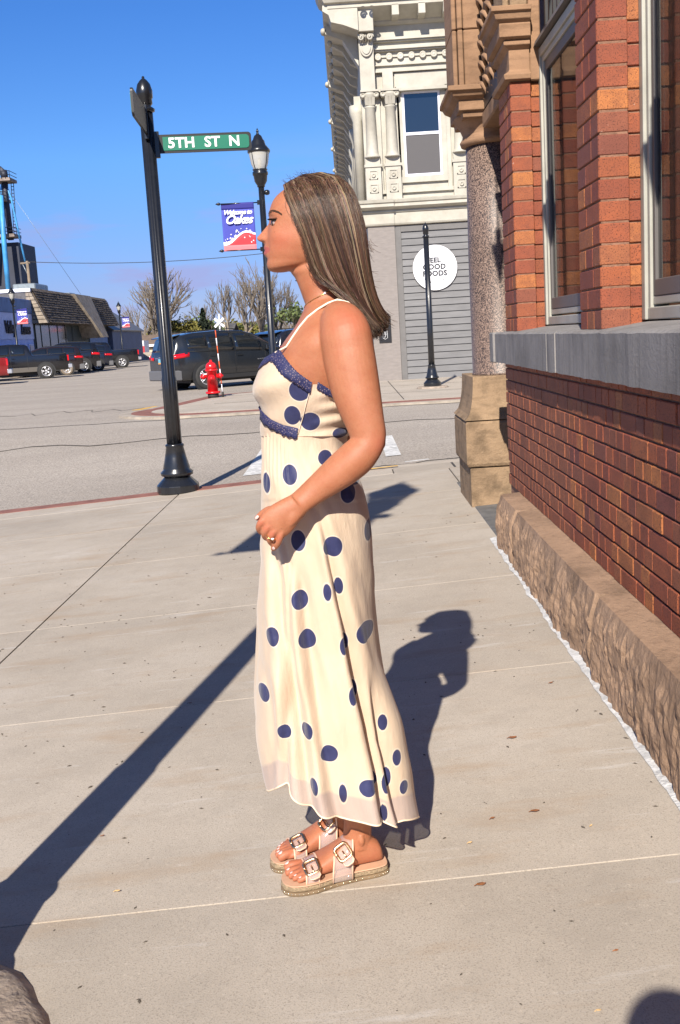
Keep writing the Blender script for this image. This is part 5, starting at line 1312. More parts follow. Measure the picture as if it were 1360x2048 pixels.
MAT['bark'] = M('grey_bark', (0.14, 0.115, 0.09), 0.95, var=0.25, scale=2, rand=0.15)
MAT['bark_pale'] = M('pale_bark', (0.30, 0.25, 0.19), 0.95, var=0.25, scale=2, rand=0.1)
MAT['twig'] = M('grey_brown_twigs', (0.175, 0.145, 0.115), 0.95, rand=0.15)
def leafm(name, a, b_):
    return M(name, a, 0.8, var=0.3, scale=0.6, col2=b_, world=True)
MAT['willow'] = leafm('yellow_green_leaves', (0.22, 0.19, 0.04), (0.10, 0.095, 0.022))
MAT['spruce'] = leafm('dark_spruce', (0.03, 0.045, 0.022), (0.012, 0.02, 0.010))
MAT['budding'] = leafm('budding_green', (0.13, 0.165, 0.05), (0.06, 0.085, 0.03))
def bare_tree(loc, h, spread, seed, label, leaf=None, trunks=1, mat='bark', density=1.0):
    h *= 1.3; rt = random.Random(seed)
    t = empty('bare_tree' if not leaf else 'leafing_tree', loc, label, 'tree', 'trees at the end of the street')
    tk, tw, lf = MB(), MB(), MB()
    def grow(p, d, ln, r_, depth):
        n_ = 3
        pts, q = [p], p
        dd = d.copy()
        for _ in range(n_):
            dd = (dd + Vector((rt.uniform(-.16, .16), rt.uniform(-.16, .16), rt.uniform(-0.02, .14)))).normalized()
            q = q + dd * (ln / n_); pts.append(q)
        (tk if depth < 2 else tw).tube(pts, [r_ * (1 - 0.38 * k / n_) for k in range(n_ + 1)], 6 if depth < 2 else 3, cap=False)
        if depth >= 5:
            if leaf:
                for _ in range(3):
                    c = pts[-1] + Vector((rt.gauss(0, .35), rt.gauss(0, .35), rt.gauss(0, .35))); s_ = rt.uniform(.12, .3)
                    e1 = Vector((rt.gauss(0, 1), rt.gauss(0, 1), rt.gauss(0, 1))).normalized() * s_; e2 = e1.cross(Vector((rt.gauss(0, 1), rt.gauss(0, 1), rt.gauss(0, 1)))).normalized() * s_
                    lf.add([c - e1, c + e2, c + e1, c - e2], [(0, 1, 2, 3)])
            return
        kids = rt.choice((2, 3, 3)) if depth else rt.choice((4, 5))
        for k in range(kids):
            f = rt.uniform(0.45, 1.0) if k else 1.0
            base_ = pts[0].lerp(pts[-1], f) if depth else pts[0].lerp(pts[-1], 0.55 + 0.45 * f)
            az, el = rt.uniform(0, 6.28), rt.uniform(0.25, 0.75) * spread
            ax = dd.cross(Vector((math.cos(az), math.sin(az), 0.3))).normalized()
            nd = (Matrix.Rotation(el if k else el * 0.4, 3, ax) @ dd).normalized()
            grow(base_, nd, ln * rt.uniform(0.62, 0.86), r_ * (0.62 if k else 0.7), depth + 1)
    for k in range(trunks):
        grow(Vector((rt.uniform(-.5, .5) * (trunks > 1), rt.uniform(-.5, .5) * (trunks > 1), -0.6)), Vector((rt.uniform(-.25, .25), rt.uniform(-.1, .1), 1)).normalized(), h * 0.27, h * 0.022, 0)
    tk.build('trunk', MAT[mat], t, True); tw.build('twigs', MAT['twig'], t, True)
    if leaf: lf.build('crown', MAT[leaf], t, True)
    return t
def T(u, v, Y): p = at(u, v, Y); return (p.x, Y, 0.0)
def hgt(u, v, Y): return at(u, v, Y).z
bare_tree(T(322, 700, 140), hgt(322, 553, 140) * 1.04, 0.95, 21, 'tall spreading bare tree partly behind the corner sign post', trunks=3)
bare_tree(T(280, 700, 155), hgt(280, 600, 155) * 0.95, 1.0, 5, 'low bare tree left of the corner sign post', trunks=2)
bare_tree(T(436, 700, 150), hgt(432, 590, 150), 1.05, 8, 'bare tree with curved branches left of the crossing sign')
bare_tree(T(458, 700, 146), hgt(450, 580, 146), 0.75, 14, 'slim bare tree right of the crossing sign', mat='bark_pale')
bare_tree(T(486, 700, 148), hgt(482, 572, 148), 0.8, 17, 'bare tree standing between the crossing sign and lamp pole', mat='bark_pale')
bare_tree(T(522, 700, 152), hgt(505, 542, 152), 0.8, 33, 'tallest pale bare tree next to the lamp pole', trunks=2, mat='bark_pale')
bare_tree(T(556, 700, 160), hgt(548, 570, 160), 0.85, 41, 'bare tree right of the lamp pole', trunks=2)
bare_tree(T(583, 700, 150), hgt(585, 612, 150), 0.9, 52, 'budding green tree beside the woman\'s shoulder', leaf='budding')
bare_tree(T(612, 700, 158), hgt(610, 640, 158) * 1.2, 0.9, 57, 'bare tree hidden in part by the woman\'s shoulder', trunks=2)
def leafy(loc, rx, h, mat, label, seed, conic=False, n=2600):
    rt = random.Random(seed)
    t = empty('evergreen_tree' if conic else 'leafy_tree', loc, label, 'tree', 'trees at the end of the street')
    MB().tube([(0, 0, -0.6), (0, 0, h * 0.75)], [0.28, 0.06], 6).build('trunk', MAT['bark'], t, True)
    m_ = MB(); cl = [(Vector((rt.gauss(0, .5) * rx, rt.gauss(0, .5) * rx, h * rt.uniform(.3, .9))), rt.uniform(.5, 1.1)) for _ in range(26)]
    for k in range(n):
        if conic:
            z = h * (0.06 + 0.94 * rt.random() ** 1.35); r_ = rx * (1 - z / h) * math.sqrt(rt.random()) * (0.8 + 0.3 * math.sin(z * 5)); a_ = rt.uniform(0, 6.28)
            c = Vector((r_ * math.cos(a_), r_ * math.sin(a_), z - 0.15 * r_)); s_ = rt.uniform(.12, .3)
        else:
            b0, rr_ = rt.choice(cl); c = b0 + Vector((rt.gauss(0, 1), rt.gauss(0, 1), rt.gauss(0, .8))) * rr_ * 0.6; s_ = rt.uniform(.1, .26)
            if c.z < 0.2: c.z = 0.2
        e1 = Vector((rt.gauss(0, 1), rt.gauss(0, 1), rt.gauss(0, .6))).normalized() * s_; e2 = e1.cross(Vector((rt.gauss(0, 1), rt.gauss(0, 1), rt.gauss(0, 1)))).normalized() * s_
        m_.add([c - e1, c + e2, c + e1, c - e2], [(0, 1, 2, 3)])
    m_.build('crown', MAT[mat], t, True)
leafy(T(365, 700, 145), 2.6, hgt(365, 628, 145), 'willow', 'yellow-green leafing tree right of the corner sign post', 61, n=3600)
leafy(T(398, 700, 150), 2.0, hgt(398, 640, 150), 'budding', 'low green bushy tree beside the dark evergreen', 64)
leafy(T(411, 700, 142), 2.1, hgt(409, 618, 142), 'spruce', 'dark pointed evergreen left of the crossing sign', 62, True, 4200)
leafy(T(468, 700, 165), 3.4, hgt(470, 645, 165), 'willow', 'green-yellow shrubs behind the slim bare trees', 63)
leafy(T(500, 700, 168), 3.4, hgt(500, 648, 168), 'budding', 'green undergrowth behind the lamp pole', 66)
hz = MB(); rt = random.Random(4)
for k in range(9000):
    u_ = rt.uniform(225, 660); Y_ = rt.uniform(175, 215)
    p = at(u_, 700, Y_); zt = (1.5 + 2.6 * (0.5 + 0.5 * _mn.noise(Vector((u_ * 0.03, 1, 1))))) * 1.5
    c = Vector((p.x, Y_, rt.uniform(0, zt))); s_ = rt.uniform(.15, .45)
    e1 = Vector((rt.gauss(0, .4), rt.gauss(0, .4), 1)).normalized() * s_ * 1.6; e2 = e1.cross(Vector((rt.gauss(0, 1), rt.gauss(0, 1), 0))).normalized() * s_ * 0.3
    hz.add([c - e1, c + e2, c + e1, c - e2], [(0, 1, 2, 3)])
tag(hz.build('thicket', MAT['twig']), 'grey-brown thicket of bare brush along the horizon', 'brush', kind='stuff')
# ------------------------------------------------------------------ the woman in the polka-dot dress
Y0 = 2.44
def P(u, v, Y=Y0): return at(u, v, Y)
PXM = lambda Y: Y * 1.035 / FPX          # metres per pixel at that distance (about)
def tabv(tab, v):      # rows [(v, a, b, ...)] linear in v with smooth-ish interpolation
    if v <= tab[0][0]: return tab[0][1:]
    for r0, r1 in zip(tab, tab[1:]):
        if v <= r1[0]:
            t = (v - r0[0]) / (r1[0] - r0[0]); return tuple(a + (b - a) * t for a, b in zip(r0[1:], r1[1:]))
    return tab[-1][1:]
def catmull(tab, n):
    """smooth resample of rows (tuples) at n points"""
    A = np.array(tab, float); m = len(A); out = []
    for i in range(n):
        s = i / (n - 1) * (m - 1); k = min(int(s), m - 2); t = s - k
        p0, p1, p2, p3 = A[max(k - 1, 0)], A[k], A[k + 1], A[min(k + 2, m - 1)]
        out.append(0.5 * ((2 * p1) + (-p0 + p2) * t + (2 * p0 - 5 * p1 + 4 * p2 - p3) * t * t + (-p0 + 3 * p1 - 3 * p2 + p3) * t ** 3))
    return out

woman = empty('person', (-0.10, Y0, gz(-0.1, Y0)), 'woman in cream dress with navy polka dots standing in profile on the pavement', 'person')
MAT['skin'] = None
def skinm():
    m, n, l, b = newmat('tanned_skin')
    pos = n.new('ShaderNodeNewGeometry').outputs['Position']
    c = ramp(n, l, noise(n, l, pos, 14, 5, 0.6), [(0.28, (0.33, 0.120, 0.056)), (0.5, (0.385, 0.152, 0.076)), (0.75, (0.43, 0.175, 0.096))])
    c = mixc(n, l, ramp(n, l, noise(n, l, pos, 70, 4, 0.7), [(0.4, (0, 0, 0)), (0.7, (0.35, 0.35, 0.35))]), c, (0.36, 0.105, 0.055))
    c = mixc(n, l, ramp(n, l, noise(n, l, pos, 230, 3, 0.7), [(0.5, (0, 0, 0)), (0.75, (0.3, 0.3, 0.3))]), c, (0.24, 0.085, 0.04))
    at_ = n.new('ShaderNodeAttribute'); at_.attribute_name = 'tone'
    sp = n.new('ShaderNodeSeparateColor'); l.new(at_.outputs['Color'], sp.inputs[0])
    c = mixc(n, l, sp.outputs[0], c, (0.36, 0.07, 0.068))      # lips
    c = mixc(n, l, sp.outputs[1], c, (0.45, 0.125, 0.072))        # blush, knuckles, toes
    c = mixc(n, l, sp.outputs[2], c, (0.05, 0.028, 0.018))      # brow
    fr = noise(n, l, pos, 60, 1, 0.4)
    c = mixc(n, l, ramp(n, l, fr, [(0.79, (0, 0, 0)), (0.82, (0.6, 0.6, 0.6))]), c, (0.22, 0.08, 0.04))
    l.new(c, b.inputs['Base Color'])
    b.inputs['Roughness'].default_value = 0.5; b.inputs['Specular IOR Level'].default_value = 0.32
    b.inputs['Subsurface Weight'].default_value = 0.12; b.inputs['Subsurface Radius'].default_value = (0.012, 0.005, 0.003); b.inputs['Subsurface Scale'].default_value = 0.6
    bumpn(n, l, b, noise(n, l, pos, 330, 4, 0.7), 0.3, 0.002)
    return m
MAT['skin'] = skinm()

body = MB()
# --- head: rows (front u, v, back u, v, half width)
HR = [(640, 359, 648, 359, 0.004), (610, 363, 680, 366, 0.034), (580, 373, 702, 386, 0.051), (558.5, 388, 712, 408, 0.060), (547, 401, 714, 430, 0.0645), (540.5, 417, 713, 448, 0.0665), (538, 430, 710, 462, 0.0672),
      (538.5, 444, 706, 475, 0.067), (537.5, 456, 702, 486, 0.0665), (536.0, 468, 697, 496, 0.0655), (534.2, 480, 692, 505, 0.0635), (533.2, 489, 688, 512, 0.061), (532.8, 496, 685, 516, 0.059), (532.6, 501, 682, 519, 0.0575),
      (532.8, 507, 679, 521, 0.0557), (533.2, 512.5, 675, 523, 0.0537), (533.8, 519, 668, 524, 0.0513), (534, 529, 655, 526, 0.048), (536, 537.5, 645, 528, 0.043), (541, 542.5, 640, 530, 0.035), (551, 545, 634, 532, 0.024), (566, 545, 628, 533, 0.010)]
PROF = [(484, 0.5, 15), (489, 3.6, 15), (493, 4.6, 16), (496, 5.2, 17), (499, 4.2, 17), (501, 2.4, 18), (503, 4.0, 17), (507, 5.4, 16), (510, 4.6, 15), (513, 2.2, 16), (518, -1.6, 20), (524, -0.7, 22), (530, 0.4, 22), (538, 0, 22)]
NOSE = [(440, 0, 6), (446, 0.6, 6), (450, 2.6, 6.2), (454, 6.0, 6.4), (461.7, 12.2, 7.2), (468, 17.2, 8.4), (472, 20.8, 9.6), (475, 22.0, 10.2), (478.5, 20.5, 10.6), (481.5, 16.0, 10.6), (484, 10.0, 10.0), (486.5, 4.0, 9.0), (489.5, 0, 8)]
rows_h = catmull(HR, 110)
NA = 132
rings = []
for (fu, fv, bu, bv, hw) in rows_h:
    F_, B_ = P(fu, fv), P(bu, bv)
    ring = []
    nz, ns = tabv(NOSE, fv); pd, pw = tabv(PROF, fv) if 484 < fv < 538 else (0, 10)
    for k in range(NA):
        a = 2 * math.pi * k / NA
        # denser towards the face
        a = a - 0.45 * math.sin(a) if True else a
        ph = a if a <= math.pi else 2 * math.pi - a
        s_ = 1 if a <= math.pi else -1
        t = (1 - math.cos(ph)) / 2
        x = F_.x + (B_.x - F_.x) * t; z = F_.z + (B_.z - F_.z) * t
        yl = hw * abs(math.sin(ph)) ** 0.80
        fw = max(0, math.cos(ph))                     # how much this point faces forward
        lat = yl * 1000.0                             # mm from the midline
        d = 0.0
        d += 1.12 * nz * math.exp(-(lat / ns) ** 2 * 0.9) + 1.1 * pd * math.exp(-(lat / pw) ** 2)
        if nz > 0: d += 4.5 * math.exp(-((lat - 13.0) / 4.2) ** 2) * math.exp(-((fv - 478) / 6.5) ** 2)            # nostril wings
        d -= 5.2 * math.exp(-((lat - 29) / 12.5) ** 2) * math.exp(-((fv - 441) / 9.5) ** 2)                          # eye socket
        d += 4.0 * math.exp(-((lat - 30) / 9.5) ** 2) * math.exp(-((fv - 441.5) / 5.0) ** 2)                         # lids over the eyeball
        d += 1.6 * math.exp(-((lat - 26) / 18) ** 2) * math.exp(-((fv - 428) / 5) ** 2)                              # brow ridge
        d += 3.0 * math.exp(-((lat - 44) / 16) ** 2) * math.exp(-((fv - 470) / 13) ** 2)                             # cheek
        d -= 2.0 * math.exp(-((lat - 27) / 5) ** 2) * math.exp(-((fv - 497) / 9) ** 2)                               # smile fold
        d *= 0.001 * min(1, fw * 2.2)
        out_y = 0.0016 * math.exp(-((lat - 46) / 14) ** 2) * math.exp(-((fv - 472) / 14) ** 2)
        ring.append((x - d, Y0 + s_ * -(yl + out_y), z))
    rings.append(ring)
body.loft(rings, True)
head_v, head_f = list(body.v), list(body.f)
# --- neck and torso (front u, v, back u, v, half width)
def oval_rows(tab, n, ex=0.85, yc=Y0):
    rr = []
    for (fu, fv, bu, bv, hw) in catmull(tab, n):
        F_, B_ = P(fu, fv), P(bu, bv); ring = []
        for k in range(56):
            a = 2 * math.pi * k / 56; t = (1 - math.cos(a)) / 2
            sy = math.sin(a); ring.append((F_.x + (B_.x - F_.x) * t, yc - hw * math.copysign(abs(sy) ** ex, sy), F_.z + (B_.z - F_.z) * t))
        rr.append(ring)
    return rr
body.loft(oval_rows([(575, 522, 690, 505, 0.040), (582, 545, 690, 520, 0.051), (590, 556, 690, 545, 0.0505), (597, 572, 691, 565, 0.050), (605, 594, 695, 585, 0.053), (612, 616, 705, 605, 0.065), (610, 640, 715, 625, 0.09)], 24))
TORSO = [(613, 606, 690, 592, 0.055), (604, 628, 712, 622, 0.105), (590, 655, 726, 655, 0.148), (570, 682, 735, 690, 0.160), (552, 712, 737, 722, 0.156), (533, 745, 733, 750, 0.150), (526, 775, 725, 780, 0.142), (530, 810, 712, 815, 0.130),
         (536, 850, 690, 855, 0.115), (538, 900, 690, 905, 0.118), (538, 960, 704, 965, 0.135), (540, 1020, 718, 1025, 0.150), (543, 1075, 722, 1080, 0.150), (560, 1110, 712, 1110, 0.120)]
body.loft(oval_rows(TORSO, 60, 0.75))
# --- limbs as swept ellipses
def limb(pts, n=40, ns=26, flat=None):
    """pts: (x, y, z, r) world rows"""
    pts = [tuple(p) if len(p) > 4 else tuple(p) + (1.0,) for p in pts]
    Q = catmull(pts, n); rings = []; prev = None
    for i, q in enumerate(Q):
        t = Vector(Q[min(i + 1, n - 1)][:3]) - Vector(Q[max(i - 1, 0)][:3]); t.normalize()
        if prev is None: a = t.cross(Vector((0, 1, 0.01))).normalized()
        else: a = (prev - t * prev.dot(t)).normalized()
        prev = a; b_ = t.cross(a)
        ring = []
        for k in range(ns):
            w = 2 * math.pi * k / ns
            ring.append(Vector(q[:3]) + (a * math.cos(w) * q[3] + b_ * math.sin(w) * q[3] * (q[4] if len(q) > 4 else 1.0)))
        rings.append(ring)
    body.loft(rings, True)
def W(u, v, Y, rpx, e=1.0): p = P(u, v, Y); return (p.x, p.y, p.z, rpx * (p - CAMPOS).dot(_fwd) / FPX, e)
limb([W(668, 618, 2.385, 16, 1), W(680, 640, 2.325, 42, 0.9), W(690, 668, 2.29, 52, 0.85), W(697, 705, 2.28, 52.5, 0.85), W(706, 755, 2.27, 51.5, 0.85), W(717, 800, 2.26, 47, 0.88), W(730, 845, 2.25, 39.5, 0.9), W(736, 872, 2.245, 36.5, 0.9), W(732, 892, 2.24, 34.5, 0.9),
      W(714, 914, 2.235, 37.5, 0.9), W(688, 936, 2.235, 36.5, 0.88), W(660, 958, 2.235, 32.5, 0.85), W(630, 981, 2.235, 27.5, 0.8), W(604, 1002, 2.228, 24.5, 0.70), W(590, 1013, 2.220, 25.5, 0.62), W(576, 1025, 2.214, 28, 0.54), W(564, 1036, 2.211, 27, 0.42)], 78, 32)
limb([W(750, 868, 2.245, 12), W(757, 885, 2.243, 15), W(748, 900, 2.24, 12)], 10, 14)          # point of the elbow
def cap(pts, n=14): limb([W(*p) for p in pts], n, 14)
# back of the hand
limb([W(596, 1010, 2.218, 25, 0.62), W(580, 1022, 2.214, 29, 0.55), W(566, 1034, 2.210, 33, 0.46), W(552, 1046, 2.208, 34, 0.42), W(543, 1053, 2.208, 31, 0.40), W(538, 1058, 2.209, 24, 0.38)], 26, 26)
FING = {'index': [(546, 1036, 2.212, 9.5), (531, 1039, 2.206, 10.2), (522, 1046, 2.206, 9.6), (518, 1056, 2.213, 8.6), (523, 1064, 2.228, 7.8), (531, 1062, 2.238, 7.2)],
        'middle': [(554, 1045, 2.208, 9.5), (541, 1050, 2.203, 10.2), (533, 1059, 2.204, 9.6), (529, 1069, 2.212, 8.8), (534, 1076, 2.228, 7.8), (541, 1072, 2.238, 7.2)],
        'ring': [(562, 1053, 2.206, 9.3), (551, 1060, 2.202, 9.8), (544, 1070, 2.204, 9.0), (540, 1080, 2.213, 8.4), (545, 1087, 2.228, 7.6), (552, 1083, 2.238, 7.0)],
        'little': [(570, 1056, 2.207, 8.8), (563, 1066, 2.203, 9.2), (559, 1078, 2.205, 8.6), (554, 1089, 2.212, 8.0), (548, 1096, 2.222, 7.0), (545, 1099, 2.226, 5.8)],
        'thumb': [(560, 1022, 2.225, 11), (540, 1020, 2.232, 10.5), (527, 1026, 2.236, 9.2), (518, 1033, 2.238, 7.8), (511, 1039, 2.238, 5.8)]}
for f_ in FING.values(): limb([W(p[0], p[1], p[2], p[3] * 0.82) for p in f_], 22, 16)
# far arm hangs in front of her, mostly hidden
YFA = Y0 + (Y0 - 2.30)
limb([W(668, 618, Y0 + 0.055, 16, 1), W(680, 640, Y0 + 0.115, 42, 0.9), W(690, 668, Y0 + 0.15, 50, 0.85), W(697, 720, Y0 + 0.16, 49, 0.85), W(700, 790, Y0 + 0.165, 44, 0.88), W(690, 850, Y0 + 0.17, 39, 0.9), W(668, 885, Y0 + 0.18, 38, 0.9),
      W(640, 920, Y0 + 0.19, 35, 0.88), W(610, 960, Y0 + 0.19, 29, 0.82), W(588, 988, Y0 + 0.19, 24, 0.7), W(570, 1010, Y0 + 0.19, 27, 0.5), W(556, 1034, Y0 + 0.19, 27, 0.45), W(550, 1060, Y0 + 0.185, 20, 0.5), W(552, 1078, Y0 + 0.175, 12, 0.6)], 60, 26)
# legs
def gpt(x, y, h): return Vector((x, y, gz(x, y) + h))
def leg(ux, Yh, ankle, knee):
    hip = P(628, 1090, Yh)
    limb([(hip.x, hip.y, hip.z, 0.085), (knee.x + 0.0, (hip.y + knee.y) / 2, (hip.z + knee.z) / 2 + 0.05, 0.075), (knee.x, knee.y, knee.z, 0.052), (ankle.x + 0.012, ankle.y, ankle.z + 0.24, 0.051), (ankle.x + 0.006, ankle.y, ankle.z + 0.10, 0.037), (ankle.x, ankle.y, ankle.z + 0.03, 0.034), (ankle.x - 0.004, ankle.y, ankle.z - 0.02, 0.036)], 50, 26)
SOLE = 0.029
FOOT = {'near': (Vector((0.012, 2.415)), Vector((-0.222, 2.362)), 1), 'far': (Vector((-0.036, 2.545)), Vector((-0.257, 2.475)), -1)}
frames = {}
for key, (hl, to, sd) in FOOT.items():
    d2 = (to - hl).normalized(); n2 = Vector((-d2.y, d2.x)) * 1.0        # n2: left of travel; pointing towards the camera when d2 = -x  -> (0,-1)
    L = (to - hl).length
    frames[key] = (hl, d2, n2, L, sd)
    def FP(s, w, h, hl=hl, d2=d2, n2=n2, L=L):
        q = hl + d2 * (s * L) + n2 * w
        return Vector((q.x, q.y, gz(q.x, q.y) + h))
    # foot body: stations (s, half width, top height above sole, offset towards big-toe side)
    st = [(0.0, 0.012, 0.020, 0), (0.03, 0.026, 0.045, 0), (0.10, 0.031, 0.062, 0), (0.20, 0.032, 0.078, 0), (0.32, 0.033, 0.080, 0), (0.42, 0.035, 0.070, 0), (0.55, 0.038, 0.054, 0.001), (0.68, 0.042, 0.040, 0.002), (0.78, 0.043, 0.029, 0.003), (0.86, 0.040, 0.022, 0.003), (0.90, 0.034, 0.016, 0.003)]
    rr = []
    for s_, hw, tp, of in catmull(st, 30):
        ring = []
        for k in range(24):
            a = 2 * math.pi * k / 24; c, sn = math.cos(a), math.sin(a)
            ring.append(FP(s_, of * -sd + hw * math.copysign(abs(c) ** 0.8, c), SOLE + max(0.0, tp * 0.5 + tp * 0.5 * math.copysign(abs(sn) ** 0.85, sn))))
        rr.append(ring)
    body.loft(rr, True)
    for k, (w_, s1, r_) in enumerate(((-0.030, 1.0, 0.0115), (-0.009, 1.005, 0.0088), (0.008, 0.985, 0.0082), (0.023, 0.955, 0.0078), (0.036, 0.915, 0.0072))):
        w2 = w_ * sd
        a_, b_, c_, d_ = FP(0.80, w2 * 0.9, SOLE + 0.014), FP(s1 - 0.09, w2, SOLE + r_ + 0.005), FP(s1 - 0.04, w2, SOLE + r_ + 0.001), FP(s1, w2, SOLE + r_ - 0.001)
        limb([(*a_, r_ * 1.05), (*b_, r_), (*c_, r_), (*d_, r_ * 0.72)], 14, 12)
    ank = FP(0.235, 0.0, SOLE + 0.068)
    kn = ank + Vector((-0.015, 0.0, 0.36)); kn.y = ank.y
    leg(0, Y0 - 0.075 if key == 'near' else Y0 + 0.075, ank, kn)
    # ankle bones
    for w_ in (-0.031, 0.031):
        q = FP(0.235, w_, SOLE + 0.072); limb([(q.x, q.y, q.z - 0.012, 0.006), (q.x, q.y, q.z, 0.0092), (q.x, q.y, q.z + 0.014, 0.006)], 8, 10)
raw = body.build('raw_body', MAT['skin'])
rm = raw.modifiers.new('remesh', 'REMESH'); rm.mode = 'VOXEL'; rm.voxel_size = 0.0023; rm.use_smooth_shade = True
smo = raw.modifiers.new('smooth', 'SMOOTH'); smo.factor = 0.5; smo.iterations = 3
dg = bpy.context.evaluated_depsgraph_get()
me = bpy.data.meshes.new_from_object(raw.evaluated_get(dg))
bpy.data.objects.remove(raw)
off = origin_of(woman)
nv = len(me.vertices); co = np.empty(nv * 3); me.vertices.foreach_get('co', co); co = co.reshape(-1, 3)
from mathutils.bvhtree import BVHTree
hb = BVHTree.FromPolygons([Vector(p) for p in head_v], head_f)
fc = P(575, 470)
for k in np.nonzero((co[:, 0] < fc.x + 0.02) & (co[:, 2] > P(540, 538).z) & (co[:, 2] < P(540, 400).z))[0]:      # crisp face: back onto the drawn head
    q = hb.find_nearest(Vector(co[k]), 0.012)
    if q[0] is not None: co[k] = q[0]
me.vertices.foreach_set('co', co.ravel()); me.update()
tone = np.zeros((nv, 4)); tone[:, 3] = 1
lat = np.abs(co[:, 1] - Y0)
def gauss(p, sx, sz, x=co[:, 0], z=co[:, 2]): return np.exp(-((x - p.x) / sx) ** 2 - ((z - p.z) / sz) ** 2)
# lips: between the measured lip heights, reaching back to the mouth corner
l0, l1, lm, lc = P(528, 493.5), P(529, 511.5), P(530, 501), P(544, 500.5)
fx = np.clip((lc.x - co[:, 0]) / (lc.x - l0.x + 0.001), 0, 1.2)
upz, loz = lm.z + (l0.z - lm.z) * np.sqrt(fx), lm.z + (l1.z - lm.z) * np.sqrt(fx)
tone[:, 0] = ((co[:, 2] < upz) & (co[:, 2] > loz) & (co[:, 0] < lc.x) & (lat < 0.03)) * 0.75
ck = P(560, 480, 2.38); tone[:, 1] = np.clip(0.55 * gauss(ck, 0.03, 0.024) * (np.abs(co[:, 0] - ck.x) < 0.08), 0, 1)
for p_ in ((522, 1045), (533, 1056), (545, 1066), (557, 1074), (508, 1040)):
    q = P(*p_, 2.205); tone[:, 1] = np.maximum(tone[:, 1], 0.6 * gauss(q, 0.009, 0.009))
for p_, Y_, r_ in (((765, 886), 2.24, 0.022), ((700, 640), 2.26, 0.035), ((515, 476), Y0, 0.012)):
    q = P(*p_, Y_); tone[:, 1] = np.maximum(tone[:, 1], 0.55 * gauss(q, r_, r_))
tone[:, 1] = np.maximum(tone[:, 1], np.clip((0.10 - co[:, 2]) / 0.10, 0, 1) * 0.35)
ca = me.color_attributes.new('tone', 'FLOAT_COLOR', 'POINT'); ca.data.foreach_set('color', tone.ravel())
me.vertices.foreach_set('co', (co - np.array(off)).ravel()); me.update()
me.polygons.foreach_set('use_smooth', [True] * len(me.polygons))
bo = bpy.data.objects.new('body', me); COL.objects.link(bo); bo.parent = woman

# --- face details: eyes, lashes, brows
MAT['eye_white'] = M('eye_white', (0.36, 0.29, 0.27), 0.2); MAT['iris'] = M('brown_iris', (0.045, 0.02, 0.01), 0.1, coat=1)
MAT['hair_under0'] = M('brown_brow', (0.075, 0.036, 0.02), 0.8); MAT['lash'] = M('dark_lashes', (0.012, 0.008, 0.007), 0.6); MAT['nail'] = M('pale_pink_nail', (0.66, 0.45, 0.40), 0.3, coat=0.3)
for sd in (-1, 1):
    ec = P(549.5, 446.5); c = Vector((ec.x + 0.0062, Y0 + sd * 0.0295, ec.z - 0.001))
    m_ = MB(); m_.lathe([(0.0115 * math.sin(math.pi * k / 12), -0.0115 * math.cos(math.pi * k / 12)) for k in range(13)], c, 20); e_ = m_.build('eye', MAT['eye_white'], woman)
    ic = c + Vector((-0.0088, sd * 0.0010, -0.001))
    MB().lathe([(0.0068 * math.sin(math.pi * k / 8), -0.0040 * math.cos(math.pi * k / 8)) for k in range(9)], ic, 14, axis='x').build('iris', MAT['iris'], e_)
    def lid(t, lift, r_): return Vector((c.x + 0.012 - 0.0235 * t - 0.001 + 0.004 * (2 * t - 1) ** 2 * 0, c.y + sd * (0.0145 - 0.010 * t) * 0.9, c.z + lift * math.sin(math.pi * min(1, t * 0.85 + 0.1)) + r_))
    m_ = MB()
    up_ = [c + Vector((0.012 * math.cos(a) * -1, sd * 0.0125 * math.sin(a), 0.0062 - 0.0035 * math.sin(a) ** 2)) for a in [0.2 + 1.9 * k / 10 for k in range(11)]]
    m_.tube(up_, [0.0012] + [0.0022] * 9 + [0.001], 6)
    for k in range(26):
        t = k / 25; a = 0.15 + 1.75 * t; b0 = c + Vector((-0.0122 * math.cos(a), sd * 0.0127 * math.sin(a), 0.0052))
        dv = Vector((-math.cos(a) - 0.5, sd * math.sin(a) * 0.6, 0.15)).normalized()
        m_.tube([b0, b0 + dv * 0.005 + Vector((0, 0, -0.0008)), b0 + dv * 0.0088 + Vector((0, 0, 0.0012))], [0.0006, 0.0005, 0.0002], 3, cap=False)
    m_.build('eyelashes', MAT['lash'], woman)
    m_ = MB()
    lo_ = [c + Vector((-0.0118 * math.cos(a), sd * 0.0120 * math.sin(a), -0.0066)) for a in [0.1 + 1.7 * k / 8 for k in range(9)]]
    m_.tube(lo_, 0.0007, 5); m_.build('lower_lash_line', MAT['lash'], woman)
    # brow hairs
    m_ = MB(); rb = random.Random(4)
    bpts = [(538.5, 431.5, 0.012), (541.5, 428, 0.020), (547, 426, 0.030), (553, 426.6, 0.040), (559, 429.5, 0.049), (563, 433, 0.055)]
    for k in range(190):
        t = rb.random() ** 0.9; u_, v_, l_ = catmull(bpts, 41)[min(40, int(t * 40))]
        q = P(u_ + rb.uniform(-.6, .6), v_ + rb.uniform(-2.9, 2.9) * (1 - 0.65 * t)); q.y = Y0 + sd * l_
        # rest on the skin: push out to the head surface
        hx = [r for r in rows_h if abs(r[1] - v_) < 1.2]
        hit = bo.closest_point_on_mesh(q - off)
        q = hit[1] + off + hit[2] * 0.0006
        m_.tube([q, q + Vector((0.0035, sd * 0.003, 0.0012 - 0.0035 * t)) + hit[2] * 0.0006], [0.0006, 0.0003], 3, cap=False)
    m_.build('eyebrow', MAT['hair_under0'], woman)
